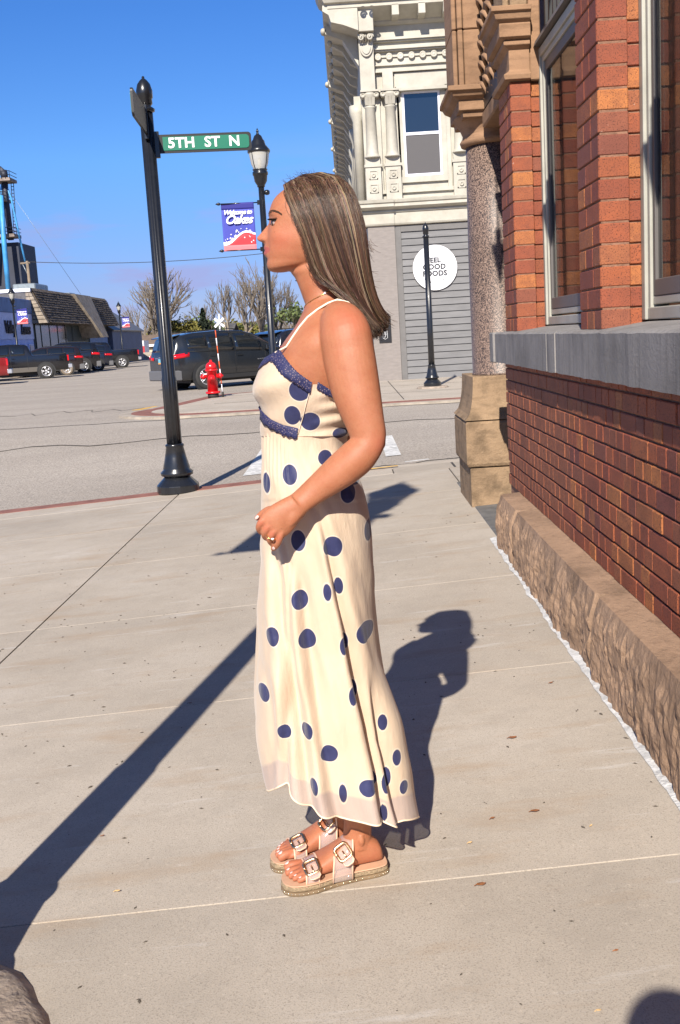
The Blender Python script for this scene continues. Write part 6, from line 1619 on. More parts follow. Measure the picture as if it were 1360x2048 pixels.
def nail(u, v, Y, su, sv, ang, name='fingernail'):
    q = P(u, v, Y); hit = bo.closest_point_on_mesh(q - off); c = hit[1] + off; nn = hit[2]
    tx = (Vector((math.cos(ang), 0, math.sin(ang))) - nn * nn.dot(Vector((math.cos(ang), 0, math.sin(ang))))).normalized(); ty = nn.cross(tx)
    m_ = MB(); m_.grid(lambda a, b_: c + tx * a * su + ty * b_ * sv * math.sqrt(max(0.05, 1 - 0.6 * a * a)) + nn * (0.0016 - 0.0008 * b_ * b_), [-1, -.5, 0, .5, 1], [-1, -.5, 0, .5, 1])
    m_.build(name, MAT['nail'], woman, solid=0.0008)
nail(511, 1035, 2.225, 0.0052, 0.0036, R(218)); nail(546, 1098, 2.21, 0.0045, 0.0035, R(210))

# --- hair: many fine strands following guide curves drawn from the side
G = [[(572, 379), (581, 402), (592, 438), (606, 468), (617, 500), (621, 528), (630, 552), (648, 569), (672, 582), (702, 606), (724, 640), (736, 664)],
     [(580, 362), (602, 392), (622, 436), (638, 486), (649, 536), (668, 572), (690, 592), (710, 612), (727, 638), (738, 655), (743, 662), (745, 667)],
     [(606, 349), (640, 378), (662, 430), (678, 486), (691, 536), (704, 574), (718, 604), (732, 628), (742, 645), (748, 655), (752, 661), (754, 665)],
     [(642, 344), (680, 368), (702, 420), (712, 474), (720, 526), (727, 566), (735, 596), (744, 618), (752, 634), (759, 645), (763, 651), (766, 655)],
     [(676, 350), (708, 376), (726, 420), (734, 468), (738, 514), (742, 552), (746, 582), (752, 606), (759, 624), (766, 636), (771, 641), (775, 645)]]
GA = np.array(G, float)                              # guide, point, (u, v)
LATG = np.array([[0.018, 0.050, 0.070, 0.0775, 0.077, 0.074, 0.072, 0.076, 0.086, 0.098, 0.104, 0.106],
                 [0.012, 0.052, 0.074, 0.083, 0.083, 0.081, 0.080, 0.082, 0.086, 0.092, 0.095, 0.097],
                 [0.006, 0.052, 0.076, 0.085, 0.085, 0.082, 0.078, 0.076, 0.076, 0.076, 0.076, 0.076],
                 [0.004, 0.045, 0.068, 0.076, 0.077, 0.074, 0.068, 0.062, 0.056, 0.052, 0.05, 0.049],
                 [0.002, 0.025, 0.042, 0.048, 0.048, 0.044, 0.040, 0.034, 0.030, 0.027, 0.026, 0.026]])
def hair_point(g, t, shrink):
    gi = g * 4; i = min(3, int(gi)); f = gi - i
    ti = t * 11; j = min(10, int(ti)); h = ti - j
    def bl(A): return (A[i, j] * (1 - h) + A[i, j + 1] * h) * (1 - f) + (A[i + 1, j] * (1 - h) + A[i + 1, j + 1] * h) * f
    uv = bl(GA); la = float(bl(LATG))
    return uv[0], uv[1], la
MAT['hair'] = None
def hairm():
    m, n, l, b = newmat('brown_hair_with_highlights')
    a_ = n.new('ShaderNodeAttribute'); a_.attribute_name = 'strand'
    l.new(a_.outputs['Color'], b.inputs['Base Color'])
    b.inputs['Roughness'].default_value = 0.40; b.inputs['Specular IOR Level'].default_value = 0.42
    return m
MAT['hair'] = hairm()
rh = random.Random(12)
bvh0 = BVHTree.FromPolygons([Vector(p) for p in head_v], head_f)
HC = P(625, 450)
class _B:
    def find_nearest(self, q, d):
        hp, hn, i_, hd = bvh0.find_nearest(q, d)
        if hp is not None and hn.dot(hp - HC) < 0: hn = -hn
        return hp, hn, i_, hd
bvh = _B()
hv, hf, hcol = [], [], []
def strand(pts, r0, col):
    base_ = len(hv); n = len(pts)
    for k, p in enumerate(pts):
        t = (pts[min(k + 1, n - 1)] - pts[max(k - 1, 0)]).normalized()
        a = t.cross(Vector((0, -1, 0.2))).normalized(); b_ = t.cross(a)
        r_ = r0 * (1.0 if k < n * 0.6 else 1 - 0.75 * (k - n * 0.6) / (n * 0.4))
        for w in range(3):
            an = 2 * math.pi * w / 3; hv.append(tuple(p + (a * math.cos(an) + b_ * math.sin(an)) * r_)); hcol.append(col)
    for k in range(n - 1):
        for w in range(3):
            hf.append((base_ + k * 3 + w, base_ + k * 3 + (w + 1) % 3, base_ + (k + 1) * 3 + (w + 1) % 3, base_ + (k + 1) * 3 + w))
pal = [(0.013, 0.0065, 0.004), (0.028, 0.0135, 0.0075), (0.052, 0.026, 0.0145), (0.088, 0.047, 0.027), (0.15, 0.09, 0.055), (0.27, 0.185, 0.12)]
def make_strand(g, layer, sd, clump, tip=1.0, n=14, r0=0.00055, drift=0.0):
    g00 = g; ts = rh.random() ** 2 * (0.05 if g > 0.12 else 0.02)
    cg, cu, cv, ccol = clump
    w1, w2 = rh.uniform(0, 6.28), rh.uniform(0.4, 1.2)
    pts = []
    for k in range(n):
        t = ts + k / (n - 1) * (tip - ts); g = g00 + drift * math.sin(2.6 * t) * (1 if g00 > 0.06 else 0.2)
        u, v, la = hair_point(min(0.999, max(0, g)), t, 0)
        pull = t ** 1.5
        u += cu * pull + 1.3 * math.sin(w1 + 5 * t * w2) * pull; v += cv * pull
        inner = 1 - layer * (0.15 + 0.25 * t)
        q = P(u, v, Y0)
        # inner layers sit closer to the head's middle
        cen = P(645, 440, Y0)
        if t < 0.55:
            f = 1 - 0.05 * layer
            q = Vector((cen.x + (q.x - cen.x) * f, q.y, cen.z + (q.z - cen.z) * f))
        pts.append(Vector((q.x, Y0 + sd * la * inner + 0.0012 * math.sin(w1 * 3 + 6 * t), q.z)))
    def push(pts, mul):
      for k, q in enumerate(pts):
        if k / (n - 1) * tip < 0.8:
            hp, hn, _i, hd = bvh.find_nearest(q, 0.08)
            if hp is not None:
                gap = mul * (0.0035 + 0.0125 * (1 - layer) * min(1.0, 0.5 + 2.2 * k / n))
                sdist = (q - hp).dot(hn)
                if sdist < gap: pts[k] = hp + hn * gap
    push(pts, 1.0)
    for _ in range(2): pts = [pts[0]] + [pts[q] * 0.5 + (pts[q - 1] + pts[q + 1]) * 0.25 for q in range(1, n - 1)] + [pts[-1]]
    push(pts, 0.95)
    strand(pts, r0, ccol)
NCL = 210
for c in range(NCL):
    g = (c + rh.random()) / NCL
    light = rh.random()
    clump = (g, rh.uniform(-4, 7), rh.uniform(-12, 9), None)
    basei = rh.choice((1, 2, 2, 2, 3, 3, 3)) if light < 0.75 else rh.choice((3, 4, 4, 5))
    if g < 0.08: basei = rh.choice((2, 2, 3, 3, 4))
    cdep = rh.random() ** 1.5 * 0.75; drift = rh.gauss(0, 0.045)
    for k in range(40):
        gg = g + rh.gauss(0, 0.011)
        ci = max(0, min(5, basei + rh.choice((-1, -1, 0, 0, 0, 1, 1))))
        col = tuple(x * rh.uniform(0.8, 1.2) for x in pal[ci]) + (1.0,)
        cl = (g, clump[1] + rh.uniform(-1.5, 1.5), clump[2] + rh.uniform(-5, 5), col)
        make_strand(gg, min(1.0, cdep + rh.random() ** 2 * 0.35), -1, cl, tip=min(1, rh.uniform(0.86, 1.03)), drift=drift)
    for k in range(5):
        col = tuple(x * rh.uniform(0.8, 1.2) for x in pal[max(0, min(5, basei))]) + (1.0,)
        make_strand(g + rh.gauss(0, 0.012), rh.random() * 0.5, 1, (g, clump[1], clump[2], col), n=11, r0=0.002)
# short wind-blown wisps at the hairline and loose ends
for k in range(46):
    u = 570 + rh.uniform(0, 60); v = float(np.interp(u, [566, 575, 590, 606, 640], [380, 366, 355, 349, 344])) + 3
    q = P(u, v, Y0); q.y = Y0 + rh.uniform(-0.03, 0.02); L_ = rh.uniform(0.006, 0.018) * (2.0 if rh.random() < 0.12 else 1)
    dv = Vector((rh.uniform(-1.0, 0.2), rh.uniform(-.3, .3), rh.uniform(0.2, 1.0))).normalized(); cv_ = Vector((rh.uniform(-.6, .8), 0, rh.uniform(-.8, .2)))
    strand([q + dv * L_ * t + cv_ * L_ * 0.6 * t * t for t in (0, .25, .5, .75, 1)], 0.0003, (*pal[2], 1))
for k in range(60):
    u, v = rh.choice(((770, 640), (762, 650), (750, 660), (742, 560), (738, 500))); q = P(u + rh.uniform(-6, 4), v + rh.uniform(-20, 12), Y0); q.y = Y0 - rh.uniform(0.0, 0.06)
    L_ = rh.uniform(0.012, 0.03); dv = Vector((rh.uniform(-.1, .7), rh.uniform(-.3, .1), rh.uniform(-1, -.2))).normalized()
    strand([q + dv * L_ * t + Vector((0.3, 0, 0.2)) * L_ * t * t for t in (0, .33, .66, 1)], 0.0004, (*pal[rh.choice((1, 3, 4))], 1))
for k in range(260):          # soft feathered edge along the temple and cheek
    t0 = rh.uniform(0.0, 0.62); pts = []
    du = rh.gauss(0, 3.5) - 2.5
    for q_ in range(7):
        t = t0 + q_ / 6 * rh.uniform(0.10, 0.16); u, v, la = hair_point(0.012, min(1, t), 0)
        q = P(u + du * math.sin(math.pi * q_ / 6) * 1.2 - 1.0, v, Y0); q.y = Y0 - la
        hp, hn, _i, hd = bvh.find_nearest(q, 0.08)
        if hp is not None: q = hp + hn * max(0.0022, (q - hp).dot(hn))
        pts.append(q)
    for _ in range(2): pts = [pts[0]] + [pts[z_] * 0.5 + (pts[z_ - 1] + pts[z_ + 1]) * 0.25 for z_ in range(1, 6)] + [pts[-1]]
    strand(pts, 0.00035, (*pal[rh.choice((1, 2, 3))], 1))
hm = bpy.data.meshes.new('hair')
hm.from_pydata([(x - off.x, y - off.y, z - off.z) for x, y, z in hv], [], hf)
ca = hm.color_attributes.new('strand', 'FLOAT_COLOR', 'POINT'); ca.data.foreach_set('color', np.array(hcol).ravel())
hm.polygons.foreach_set('use_smooth', [True] * len(hm.polygons)); hm.materials.append(MAT['hair'])
hair = bpy.data.objects.new('hair', hm); COL.objects.link(hair); hair.parent = woman
# underlying mass so that no scalp shows through
MAT['hair_under'] = M('dark_brown_hair_mass', (0.035, 0.019, 0.012), 0.5, var=0.3, scale=60, stretch=(1, 1, 0.2))
um = MB()
def under(g, t, sd):
    u, v, la = hair_point(g, t, 0); q = P(u, v, Y0); cen = P(645, 440, Y0); f = 0.955 if t < 0.5 else 0.955 + 0.045 * min(1, (t - 0.5) * 4)
    r_ = Vector((cen.x + (q.x - cen.x) * f, Y0 + sd * la * (0.90 - 0.14 * t), cen.z + (q.z - cen.z) * f))
    if t < 0.75:
        hp, hn, _i, hd = bvh.find_nearest(r_, 0.1)
        if hp is not None: r_ = hp + hn * (0.0015 if t < 0.5 else max(0.0015, min((r_ - hp).dot(hn), 0.0015 + 0.05 * (t - 0.5) * 4)))
    return r_
for sd in (-1, 1): um.grid(lambda a, b_: under(0.03 + 0.96 * a, b_ * 0.95, sd), [k / 28 for k in range(29)], [k / 40 for k in range(41)])
um.grid(lambda a, b_: under(0.99, b_ * 0.95, -1).lerp(under(0.99, b_ * 0.95, 1), a), [0, .5, 1], [k / 40 for k in range(41)])
um.grid(lambda a, b_: under(0.03 + 0.96 * b_, 0.0, -1).lerp(under(0.03 + 0.96 * b_, 0.0, 1), a), [0, .5, 1], [k / 28 for k in range(29)])
um.build('hair_underlayer', MAT['hair_under'], hair)

# --- dress
def dressm():
    m, n, l, b = newmat('cream_polka_dot_fabric')
    pos = n.new('ShaderNodeNewGeometry').outputs['Position']
    a_ = n.new('ShaderNodeAttribute'); a_.attribute_name = 'dot'
    sep = n.new('ShaderNodeSeparateColor'); l.new(a_.outputs['Color'], sep.inputs[0])
    cream = ramp(n, l, noise(n, l, pos, 5, 4, 0.6), [(0.3, (0.69, 0.53, 0.375)), (0.7, (0.745, 0.59, 0.435))])
    sheer = mixc(n, l, sep.outputs[1], cream, (0.66, 0.52, 0.44))
    navy = ramp(n, l, noise(n, l, pos, 30, 4, 0.6), [(0.3, (0.026, 0.030, 0.095)), (0.7, (0.044, 0.050, 0.14))])
    def step(src, a, c):
        mr = n.new('ShaderNodeMapRange'); mr.inputs['From Min'].default_value = a; mr.inputs['From Max'].default_value = c; l.new(src, mr.inputs['Value']); return mr.outputs[0]
    w = step(sep.outputs[0], 0.5050, 0.5035)       # pale outline just outside the dot
    c = mixc(n, l, w, sheer, (0.78, 0.66, 0.52))
    c = mixc(n, l, step(sep.outputs[0], 0.5010, 0.4990), c, navy)
    l.new(c, b.inputs['Base Color'])
    b.inputs['Roughness'].default_value = 0.55; b.inputs['Sheen Weight'].default_value = 0.25; b.inputs['Specular IOR Level'].default_value = 0.35
    al = n.new('ShaderNodeMapRange'); al.inputs['To Min'].default_value = 1.0; al.inputs['To Max'].default_value = 0.80; l.new(sep.outputs[1], al.inputs['Value']); l.new(al.outputs[0], b.inputs['Alpha'])
    wv = n.new('ShaderNodeTexWave'); wv.inputs['Scale'].default_value = 300; wv.inputs['Distortion'].default_value = 2; l.new(pos, wv.inputs['Vector'])
    cr_ = noise(n, l, mapped(n, l, pos, (1, 1, 0.3), (0, 0, 0), (0, 0.35, 0)), 20, 6, 0.62)
    ma = n.new('ShaderNodeMath'); ma.operation = 'MULTIPLY_ADD'; ma.inputs[1].default_value = 0.06
    l.new(noise(n, l, pos, 700, 2, 0.5), ma.inputs[0]); l.new(cr_, ma.inputs[2])
    bumpn(n, l, b, ma.outputs[0], 0.7, 0.008)
    tr_ = n.new('ShaderNodeBsdfTranslucent'); l.new(c, tr_.inputs['Color'])
    mx = n.new('ShaderNodeMixShader'); mx.inputs[0].default_value = 0.22
    l.new(b.outputs[0], mx.inputs[1]); l.new(tr_.outputs[0], mx.inputs[2])
    l.new(mx.outputs[0], n['Material Output'].inputs['Surface'])
    return m
MAT['dress'] = dressm()
SIL = [(690, 562, 742, 0.160), (705, 549, 742, 0.162), (725, 532, 741, 0.162), (745, 520, 738, 0.160), (765, 516, 733, 0.157), (785, 517, 726, 0.152), (805, 522, 716, 0.145), (825, 527, 706, 0.137), (850, 527, 697, 0.128), (880, 526, 693, 0.124), (910, 526, 698, 0.128), (940, 525, 708, 0.138),
       (970, 525, 722, 0.150), (1010, 526, 733, 0.162), (1060, 526, 741, 0.170), (1120, 524, 745, 0.174), (1200, 519, 749, 0.178), (1280, 518, 757, 0.184), (1340, 516, 766, 0.189), (1400, 514, 778, 0.194), (1470, 520, 790, 0.200), (1530, 532, 800, 0.206), (1580, 544, 812, 0.212), (1640, 552, 826, 0.218), (1670, 556, 832, 0.220)]
SILn = catmull(SIL, 400)
_silv = np.array([r[0] for r in SILn]); _silm = np.array(SILn)
def sil(v):
    return tuple(float(np.interp(v, _silv, _silm[:, k])) for k in (1, 2, 3))
VAL = [([(1040, 548), (1100, 553), (1180, 560), (1270, 572), (1350, 586), (1420, 604), (1500, 622), (1600, 642)], 15, 1.0),
       ([(1090, 598), (1180, 606), (1280, 618), (1380, 636), (1480, 656), (1560, 676), (1640, 694)], 17, 1.0),
       ([(1000, 640), (1060, 652), (1130, 664), (1200, 678), (1260, 692), (1340, 708), (1440, 735), (1540, 757), (1650, 778)], 13, 1.5),
       ([(1330, 742), (1400, 752), (1480, 766), (1560, 784), (1650, 804)], 10, 1.4),
       ([(960, 562), (1020, 566), (1080, 570), (1130, 584)], 9, 0.45)]
def lin(tab, v):
    if v <= tab[0][0] or v >= tab[-1][0]:
        return None
    return interp(tab, v)
def fold(u, v):
    d = 0.0
    gro = sm(1000, 1500, v)
    for tab, w, am in VAL:
        c = lin(tab + [(1700, tab[-1][1] + (tab[-1][1] - tab[-2][1]) * 0.6)], v)
        if c is None: continue
        fade = sm(tab[0][0], tab[0][0] + 140, v)
        x = (u - c)
        ww = w * (0.7 + 0.6 * gro)
        val = -math.exp(-(x / ww) ** 2) if x > 0 else -math.exp(-(x / (ww * 0.45)) ** 2)
        rid = 0.75 * math.exp(-((x + ww * 1.1) / (ww * 0.9)) ** 2) + 0.35 * math.exp(-((x - ww * 2.0) / (ww * 1.2)) ** 2)
        d += am * fade * (0.35 + 0.65 * gro) * (val + rid) * 0.025
    d += 0.0045 * sm(980, 1060, v) * (1 - 0.5 * gro) * _mn.noise(Vector((u * 0.022 - v * 0.010, v * 0.011, 7))) + 0.004 * _mn.noise(Vector((u * 0.05 - v * 0.018, v * 0.006, 3)))
    d += 0.005 * gro * math.sin(u * 0.05 + v * 0.004) + 0.0018 * _mn.noise(Vector((u * 0.03, v * 0.012, 1))) * 2
    return d
DOTS = [(600, 780, 20, 20), (585, 830, 15.5, 18), (621, 842, 18, 17), (680, 868, 14, 10), (580, 949, 14, 19), (530, 971, 7, 19), (696, 990, 14, 18), (650, 915, 13, 14), (716, 968, 14, 9), (597, 1080, 14, 20), (666, 1092, 18, 20), (738, 1075, 6, 20), (655, 1180, 8, 17), (677, 1172, 9, 17), (600, 1197, 16, 19),  # the wide low mark by the forearm is a shadow painted as a dot
        (550, 1172, 4, 20), (544, 1276, 13, 19), (615, 1276, 17, 19), (731, 1274, 17.5, 20), (688, 1287, 6, 17), (563, 1258, 3, 14), (581, 1362, 4, 12), (706, 1386, 7, 18), (524, 1400, 13, 17), (569, 1461, 14, 15), (615, 1455, 11, 17), (659, 1503, 17, 17), (767, 1467, 10, 17), (629, 1563, 7, 18), (736, 1568, 18, 17),
        (686, 1583, 8, 19), (774, 1580, 10, 20), (797, 1545, 9, 17), (812, 1609, 9, 14), (768, 1636, 6, 18), (740, 1458, 4, 16), (735, 1345, 4, 12), (533, 1523, 4, 8), (634, 1345, 4, 12)]
dots_w = []
for u, v, ru, rv in [d_ for d_ in DOTS if d_[2] > 5]:
    ru, rv = max(ru, 8) * 1.05, rv * 1.05
    hw = sil(v)[2]; Yd = Y0 - hw * 0.93; p = P(u, v, Yd); k = PXM(Yd) * 0.985
    dots_w.append((p.x, p.z, ru * k, rv * k))
rd = random.Random(9)
dots_f = [(P(rd.uniform(540, 760), v, Y0).x, P(600, v, Y0).z, 0.019, 0.019) for v in range(720, 1640, 34)]
def dotsd(x, z, near):
    best = 1.0
    for cx_, cz_, rx_, rz_ in (dots_w if near else dots_f):
        dx_, dz_ = (x - cx_) / rx_, (z - cz_) / rz_
        q = math.sqrt(dx_ * dx_ + dz_ * dz_); d = (q - 1) * min(rx_, rz_)
        if d < best: best = d
    return best
HEM = [(0.0, 1578), (0.05, 1580), (0.12, 1575), (0.19, 1566), (0.26, 1585), (0.36, 1618), (0.46, 1628), (0.54, 1640), (0.66, 1640), (0.78, 1637), (0.86, 1650), (0.91, 1650), (0.94, 1640), (1.0, 1634)]
TOPE = [(0.0, 722), (0.04, 712), (0.08, 703), (0.12, 706), (0.25, 728), (0.4, 752), (0.51, 769), (0.56, 768), (0.66, 782), (0.8, 796), (1.0, 800)]
def zsolve(u, v, Yn):
    z = P(u, v, Yn).z
    a, b_ = P(u, v, Y0).z, P(u, v - 40, Y0).z
    return z, v - 40 * (z - a) / (b_ - a)
def ring_xz(fr, v, ph, ex):
    uf, ub, hw = sil(v); yy = hw * math.sin(ph) ** ex
    z, v2 = zsolve(uf + (ub - uf) * fr, v, Y0 - yy)
    uf, ub, hw2 = sil(v2); F_, B_ = P(uf, v2), P(ub, v2)
    return F_.x + (B_.x - F_.x) * fr, yy, z
def build_dress(name, vtop, vbot, nphi, nv_, pad, is_skirt):
    verts, faces, attr, vis = [], [], [], []
    for i in range(nphi):
        a = 2 * math.pi * i / nphi; near = a < math.pi + 1e-6
        ph = a if a <= math.pi else 2 * math.pi - a
        fr = (1 - math.cos(ph)) / 2
        v0, v1 = vtop(fr), vbot(fr)
        for j in range(nv_):
            v = v0 + (v1 - v0) * j / (nv_ - 1)
            ex = 0.72 if v < 1000 else 0.8
            uf, ub, hw = sil(v)
            x, yy, z = ring_xz(fr, v, ph, ex)
            if near:
                Yn = Y0 - yy
                u_here = CXP + FPX * 0; u_l = uf + (ub - uf) * fr
                # account for the near surface being closer when measuring fold positions
                u_m = u_l + 0.5 * (660 + (u_l - 660) * (Y0 / Yn) - u_l)
                d = (fold(u_m, v) if is_skirt else 0.0)
            else:
                d = 0.010 * sm(1000, 1500, v) * math.sin(ph * 9 + v * 0.006)
            if not is_skirt:
                # bust, gathers at the side back
                d += 0.012 * math.exp(-((fr - 0.16) / 0.16) ** 2) * math.exp(-((v - 772) / 34) ** 2)
                if fr > 0.5: d += 0.0035 * math.sin(v * 0.22 + fr * 6) * sm(0.5, 0.75, fr)
                d += 0.003 * math.sin((v + fr * 90) * 0.09) * (1 - fr)
            else:
                if v < 985 and fr < 0.33: d += 0.0018 * math.sin(fr * 150) * (1 - sm(930, 985, v))
            d += pad
            nx, ny = -math.cos(ph), math.sin(ph)
            px, py, pz = x + nx * d, yy + ny * d, z
            verts.append((px, Y0 - py if near else Y0 + py, pz))
            sdv = dotsd(px, pz, near)
            hem = sm(v1 - 52, v1 - 48, v) if is_skirt else 0.0
            attr.append((0.5 + max(-0.4, min(0.4, sdv)) * 2.0, hem, 0, 1))
    for i in range(nphi):
        i2 = (i + 1) % nphi
        for j in range(nv_ - 1): faces.append((i * nv_ + j, i * nv_ + j + 1, i2 * nv_ + j + 1, i2 * nv_ + j))
    me = bpy.data.meshes.new(name)
    me.from_pydata([(x - off.x, y - off.y, z - off.z) for x, y, z in verts], [], faces)
    ca = me.color_attributes.new('dot', 'FLOAT_COLOR', 'POINT'); ca.data.foreach_set('color', np.array(attr).ravel())
    me.polygons.foreach_set('use_smooth', [True] * len(faces)); me.materials.append(MAT['dress'])
    o = bpy.data.objects.new(name, me); COL.objects.link(o); o.parent = dress
    return o, verts, nv_
dress = empty('dress'); dress.parent = woman; dress.location = (0, 0, 0)
skirt, sv, snv = build_dress('skirt', lambda f: 866.0, lambda f: interp(HEM, f), 260, 200, 0.002, True)
bodice, bv_, bnv = build_dress('bodice', lambda f: interp(TOPE, f), lambda f: 872.0, 200, 60, 0.004, False)
# hem edging
NP = 260
MB().tube([sv[i * snv + snv - 1] for i in range(NP)] + [sv[snv - 1]], 0.0022, 5).build('hem_edge', M('cream_hem', (0.80, 0.64, 0.46), 0.6), dress)
# lace bands
def lacem():
    m, n, l, b = newmat('navy_lace')
    pos = n.new('ShaderNodeNewGeometry').outputs['Position']
    vo = n.new('ShaderNodeTexVoronoi'); vo.inputs['Scale'].default_value = 210; l.new(pos, vo.inputs['Vector'])
    vo.feature = 'DISTANCE_TO_EDGE'
    c = ramp(n, l, vo.outputs['Distance'], [(0.0, (0.012, 0.013, 0.060)), (0.22, (0.022, 0.024, 0.095)), (0.34, (0.20, 0.15, 0.16))])
    l.new(c, b.inputs['Base Color']); b.inputs['Roughness'].default_value = 0.7
    bumpn(n, l, b, vo.outputs['Distance'], 0.25, 0.002)
    return m
MAT['lace'] = lacem()
def surf(fr, v, pad, sd=-1):
    ph = math.acos(max(-1, min(1, 1 - 2 * fr))); x_, yy, z_ = ring_xz(fr, v, ph, 0.72)
    d = pad + 0.012 * math.exp(-((fr - 0.16) / 0.16) ** 2) * math.exp(-((v - 772) / 34) ** 2) + 0.003 * math.sin((v + fr * 90) * 0.09) * (1 - fr)
    return Vector((x_ - math.cos(ph) * d, Y0 + sd * (yy + math.sin(ph) * d), z_))
for sd in (-1, 1):
    for a0, a1, nm in ((0.0, 0.515, 'lace_trim'), (0.56, 1.0, 'lace_trim')):
        m_ = MB(); N_ = 70
        def fl(i, t, a0=a0, a1=a1, sd=sd):
            fr = a0 + (a1 - a0) * i / N_; vt = interp(TOPE, fr)
            wd = (22 if a0 == 0 else 13) + 1.6 * abs(math.sin(i * 0.6)); return surf(fr, vt - 4 - 1.0 * abs(math.sin(i * 0.75)) + wd * t, 0.0075, sd)
        m_.grid(fl, list(range(N_ + 1)), [0, .33, .66, 1]); m_.build(nm, MAT['lace'], dress, solid=0.0015)
    m_ = MB(); N_ = 60
    UB = [(0.0, 824), (0.06, 836), (0.16, 850), (0.28, 861), (0.44, 868)]
    m_.grid(lambda i, t: surf(0.44 * i / N_, interp(UB, 0.44 * i / N_) - 12 + (21 + 1.4 * math.sin(i * 0.7)) * t, 0.0078, sd), list(range(N_ + 1)), [0, .33, .66, 1])
    m_.build('lace_trim', MAT['lace'], dress, solid=0.0015)
MAT['strap'] = M('cream_strap', (0.82, 0.68, 0.52), 0.5)
def on_skin(u, v, Y, lift=0.002):
    q = P(u, v, Y); hit = bo.closest_point_on_mesh(q - off); return hit[1] + off + hit[2] * lift
MB().tube([surf(0.075, 705, 0.008)] + [on_skin(u, v, Y) for u, v, Y in ((566, 690, 2.33), (580, 672, 2.33), (596, 652, 2.335), (614, 634, 2.34), (634, 616, 2.345), (655, 604, 2.35), (675, 602, 2.35), (694, 608, 2.345), (710, 620, 2.34), (724, 638, 2.335), (734, 660, 2.33), (742, 690, 2.33))], 0.0026, 6).build('strap', MAT['strap'], dress)
MB().tube([surf(0.075, 705, 0.008, 1)] + [on_skin(u, v, Y) for u, v, Y in ((566, 690, 2.55), (580, 672, 2.55), (614, 634, 2.545), (655, 604, 2.54), (694, 608, 2.54), (724, 638, 2.545), (742, 690, 2.55))], 0.0026, 6).build('strap', MAT['strap'], dress)
MB().tube([surf(0.515 - 0.07 * t, 772 + 96 * t, 0.0065) for t in [k / 12 for k in range(13)]], 0.0009, 4).build('side_zip', MAT['strap'], dress)
# jewellery
MAT['gold'] = M('gold', (0.75, 0.48, 0.18), 0.25, 1.0)
nk = [on_skin(u, v, Y, 0.0015) for u, v, Y in ((613, 618, 2.44), (617, 614, 2.415), (625, 606, 2.40), (637, 595, 2.39), (650, 586, 2.385), (664, 580, 2.385), (680, 578, 2.39), (694, 578, 2.405))]
ncl = tag(MB().tube(nk, 0.0011, 5).build('necklace', MAT['gold'], woman))
MB().lathe([(0.003 * math.sin(math.pi * k / 6), -0.003 * math.cos(math.pi * k / 6)) for k in range(7)], nk[4], 8).build('bead', MAT['banner_white'], ncl)
rc = P(543, 1073, 2.205); tx = (P(540, 1080, 2.213) - P(547, 1066, 2.203)).normalized()
ax_ = tx.cross(Vector((0, 1, 0))).normalized(); ay_ = tx.cross(ax_)
rg_ = MB().tube([rc + (ax_ * math.cos(a) + ay_ * math.sin(a)) * 0.0102 for a in [2 * math.pi * k / 20 for k in range(21)]], 0.0013, 6).build('ring', MAT['gold'], woman)
MB().lathe([(0.0, -0.003), (0.004, 0.0), (0.0035, 0.0015), (0.0, 0.002)], rc + Vector((0.003, -0.0125, -0.003)), 8).build('stone', M('diamond', (0.9, 0.9, 0.95), 0.02, coat=1.0), rg_)

# --- sandals
MAT['jute'] = M('woven_jute_edge', (0.42, 0.31, 0.19), 0.9, var=0.3, scale=120, bump=0.8, bscale=240, stretch=(1, 1, 2.5))
MAT['outsole'] = M('brown_outsole', (0.20, 0.135, 0.075), 0.7, var=0.15, scale=20)
MAT['insole'] = M('tan_insole', (0.55, 0.33, 0.21), 0.6, var=0.08, scale=20)
MAT['piping'] = M('nude_piping', (0.68, 0.45, 0.32), 0.4)
MAT['vinyl'] = clear(M('clear_vinyl', (0.75, 0.6, 0.55), 0.08, coat=1.0), 0.28)
MAT['gold_buckle'] = M('pale_gold_buckle', (0.72, 0.50, 0.30), 0.28, 1.0)
MAT['stud'] = M('bright_stud', (0.85, 0.78, 0.62), 0.2, 1.0)
OUT = [(-0.045, 0.0), (-0.035, 0.022), (0.0, 0.034), (0.12, 0.039), (0.3, 0.037), (0.5, 0.040), (0.7, 0.049), (0.85, 0.049), (0.97, 0.040), (1.04, 0.022), (1.06, 0.0)]
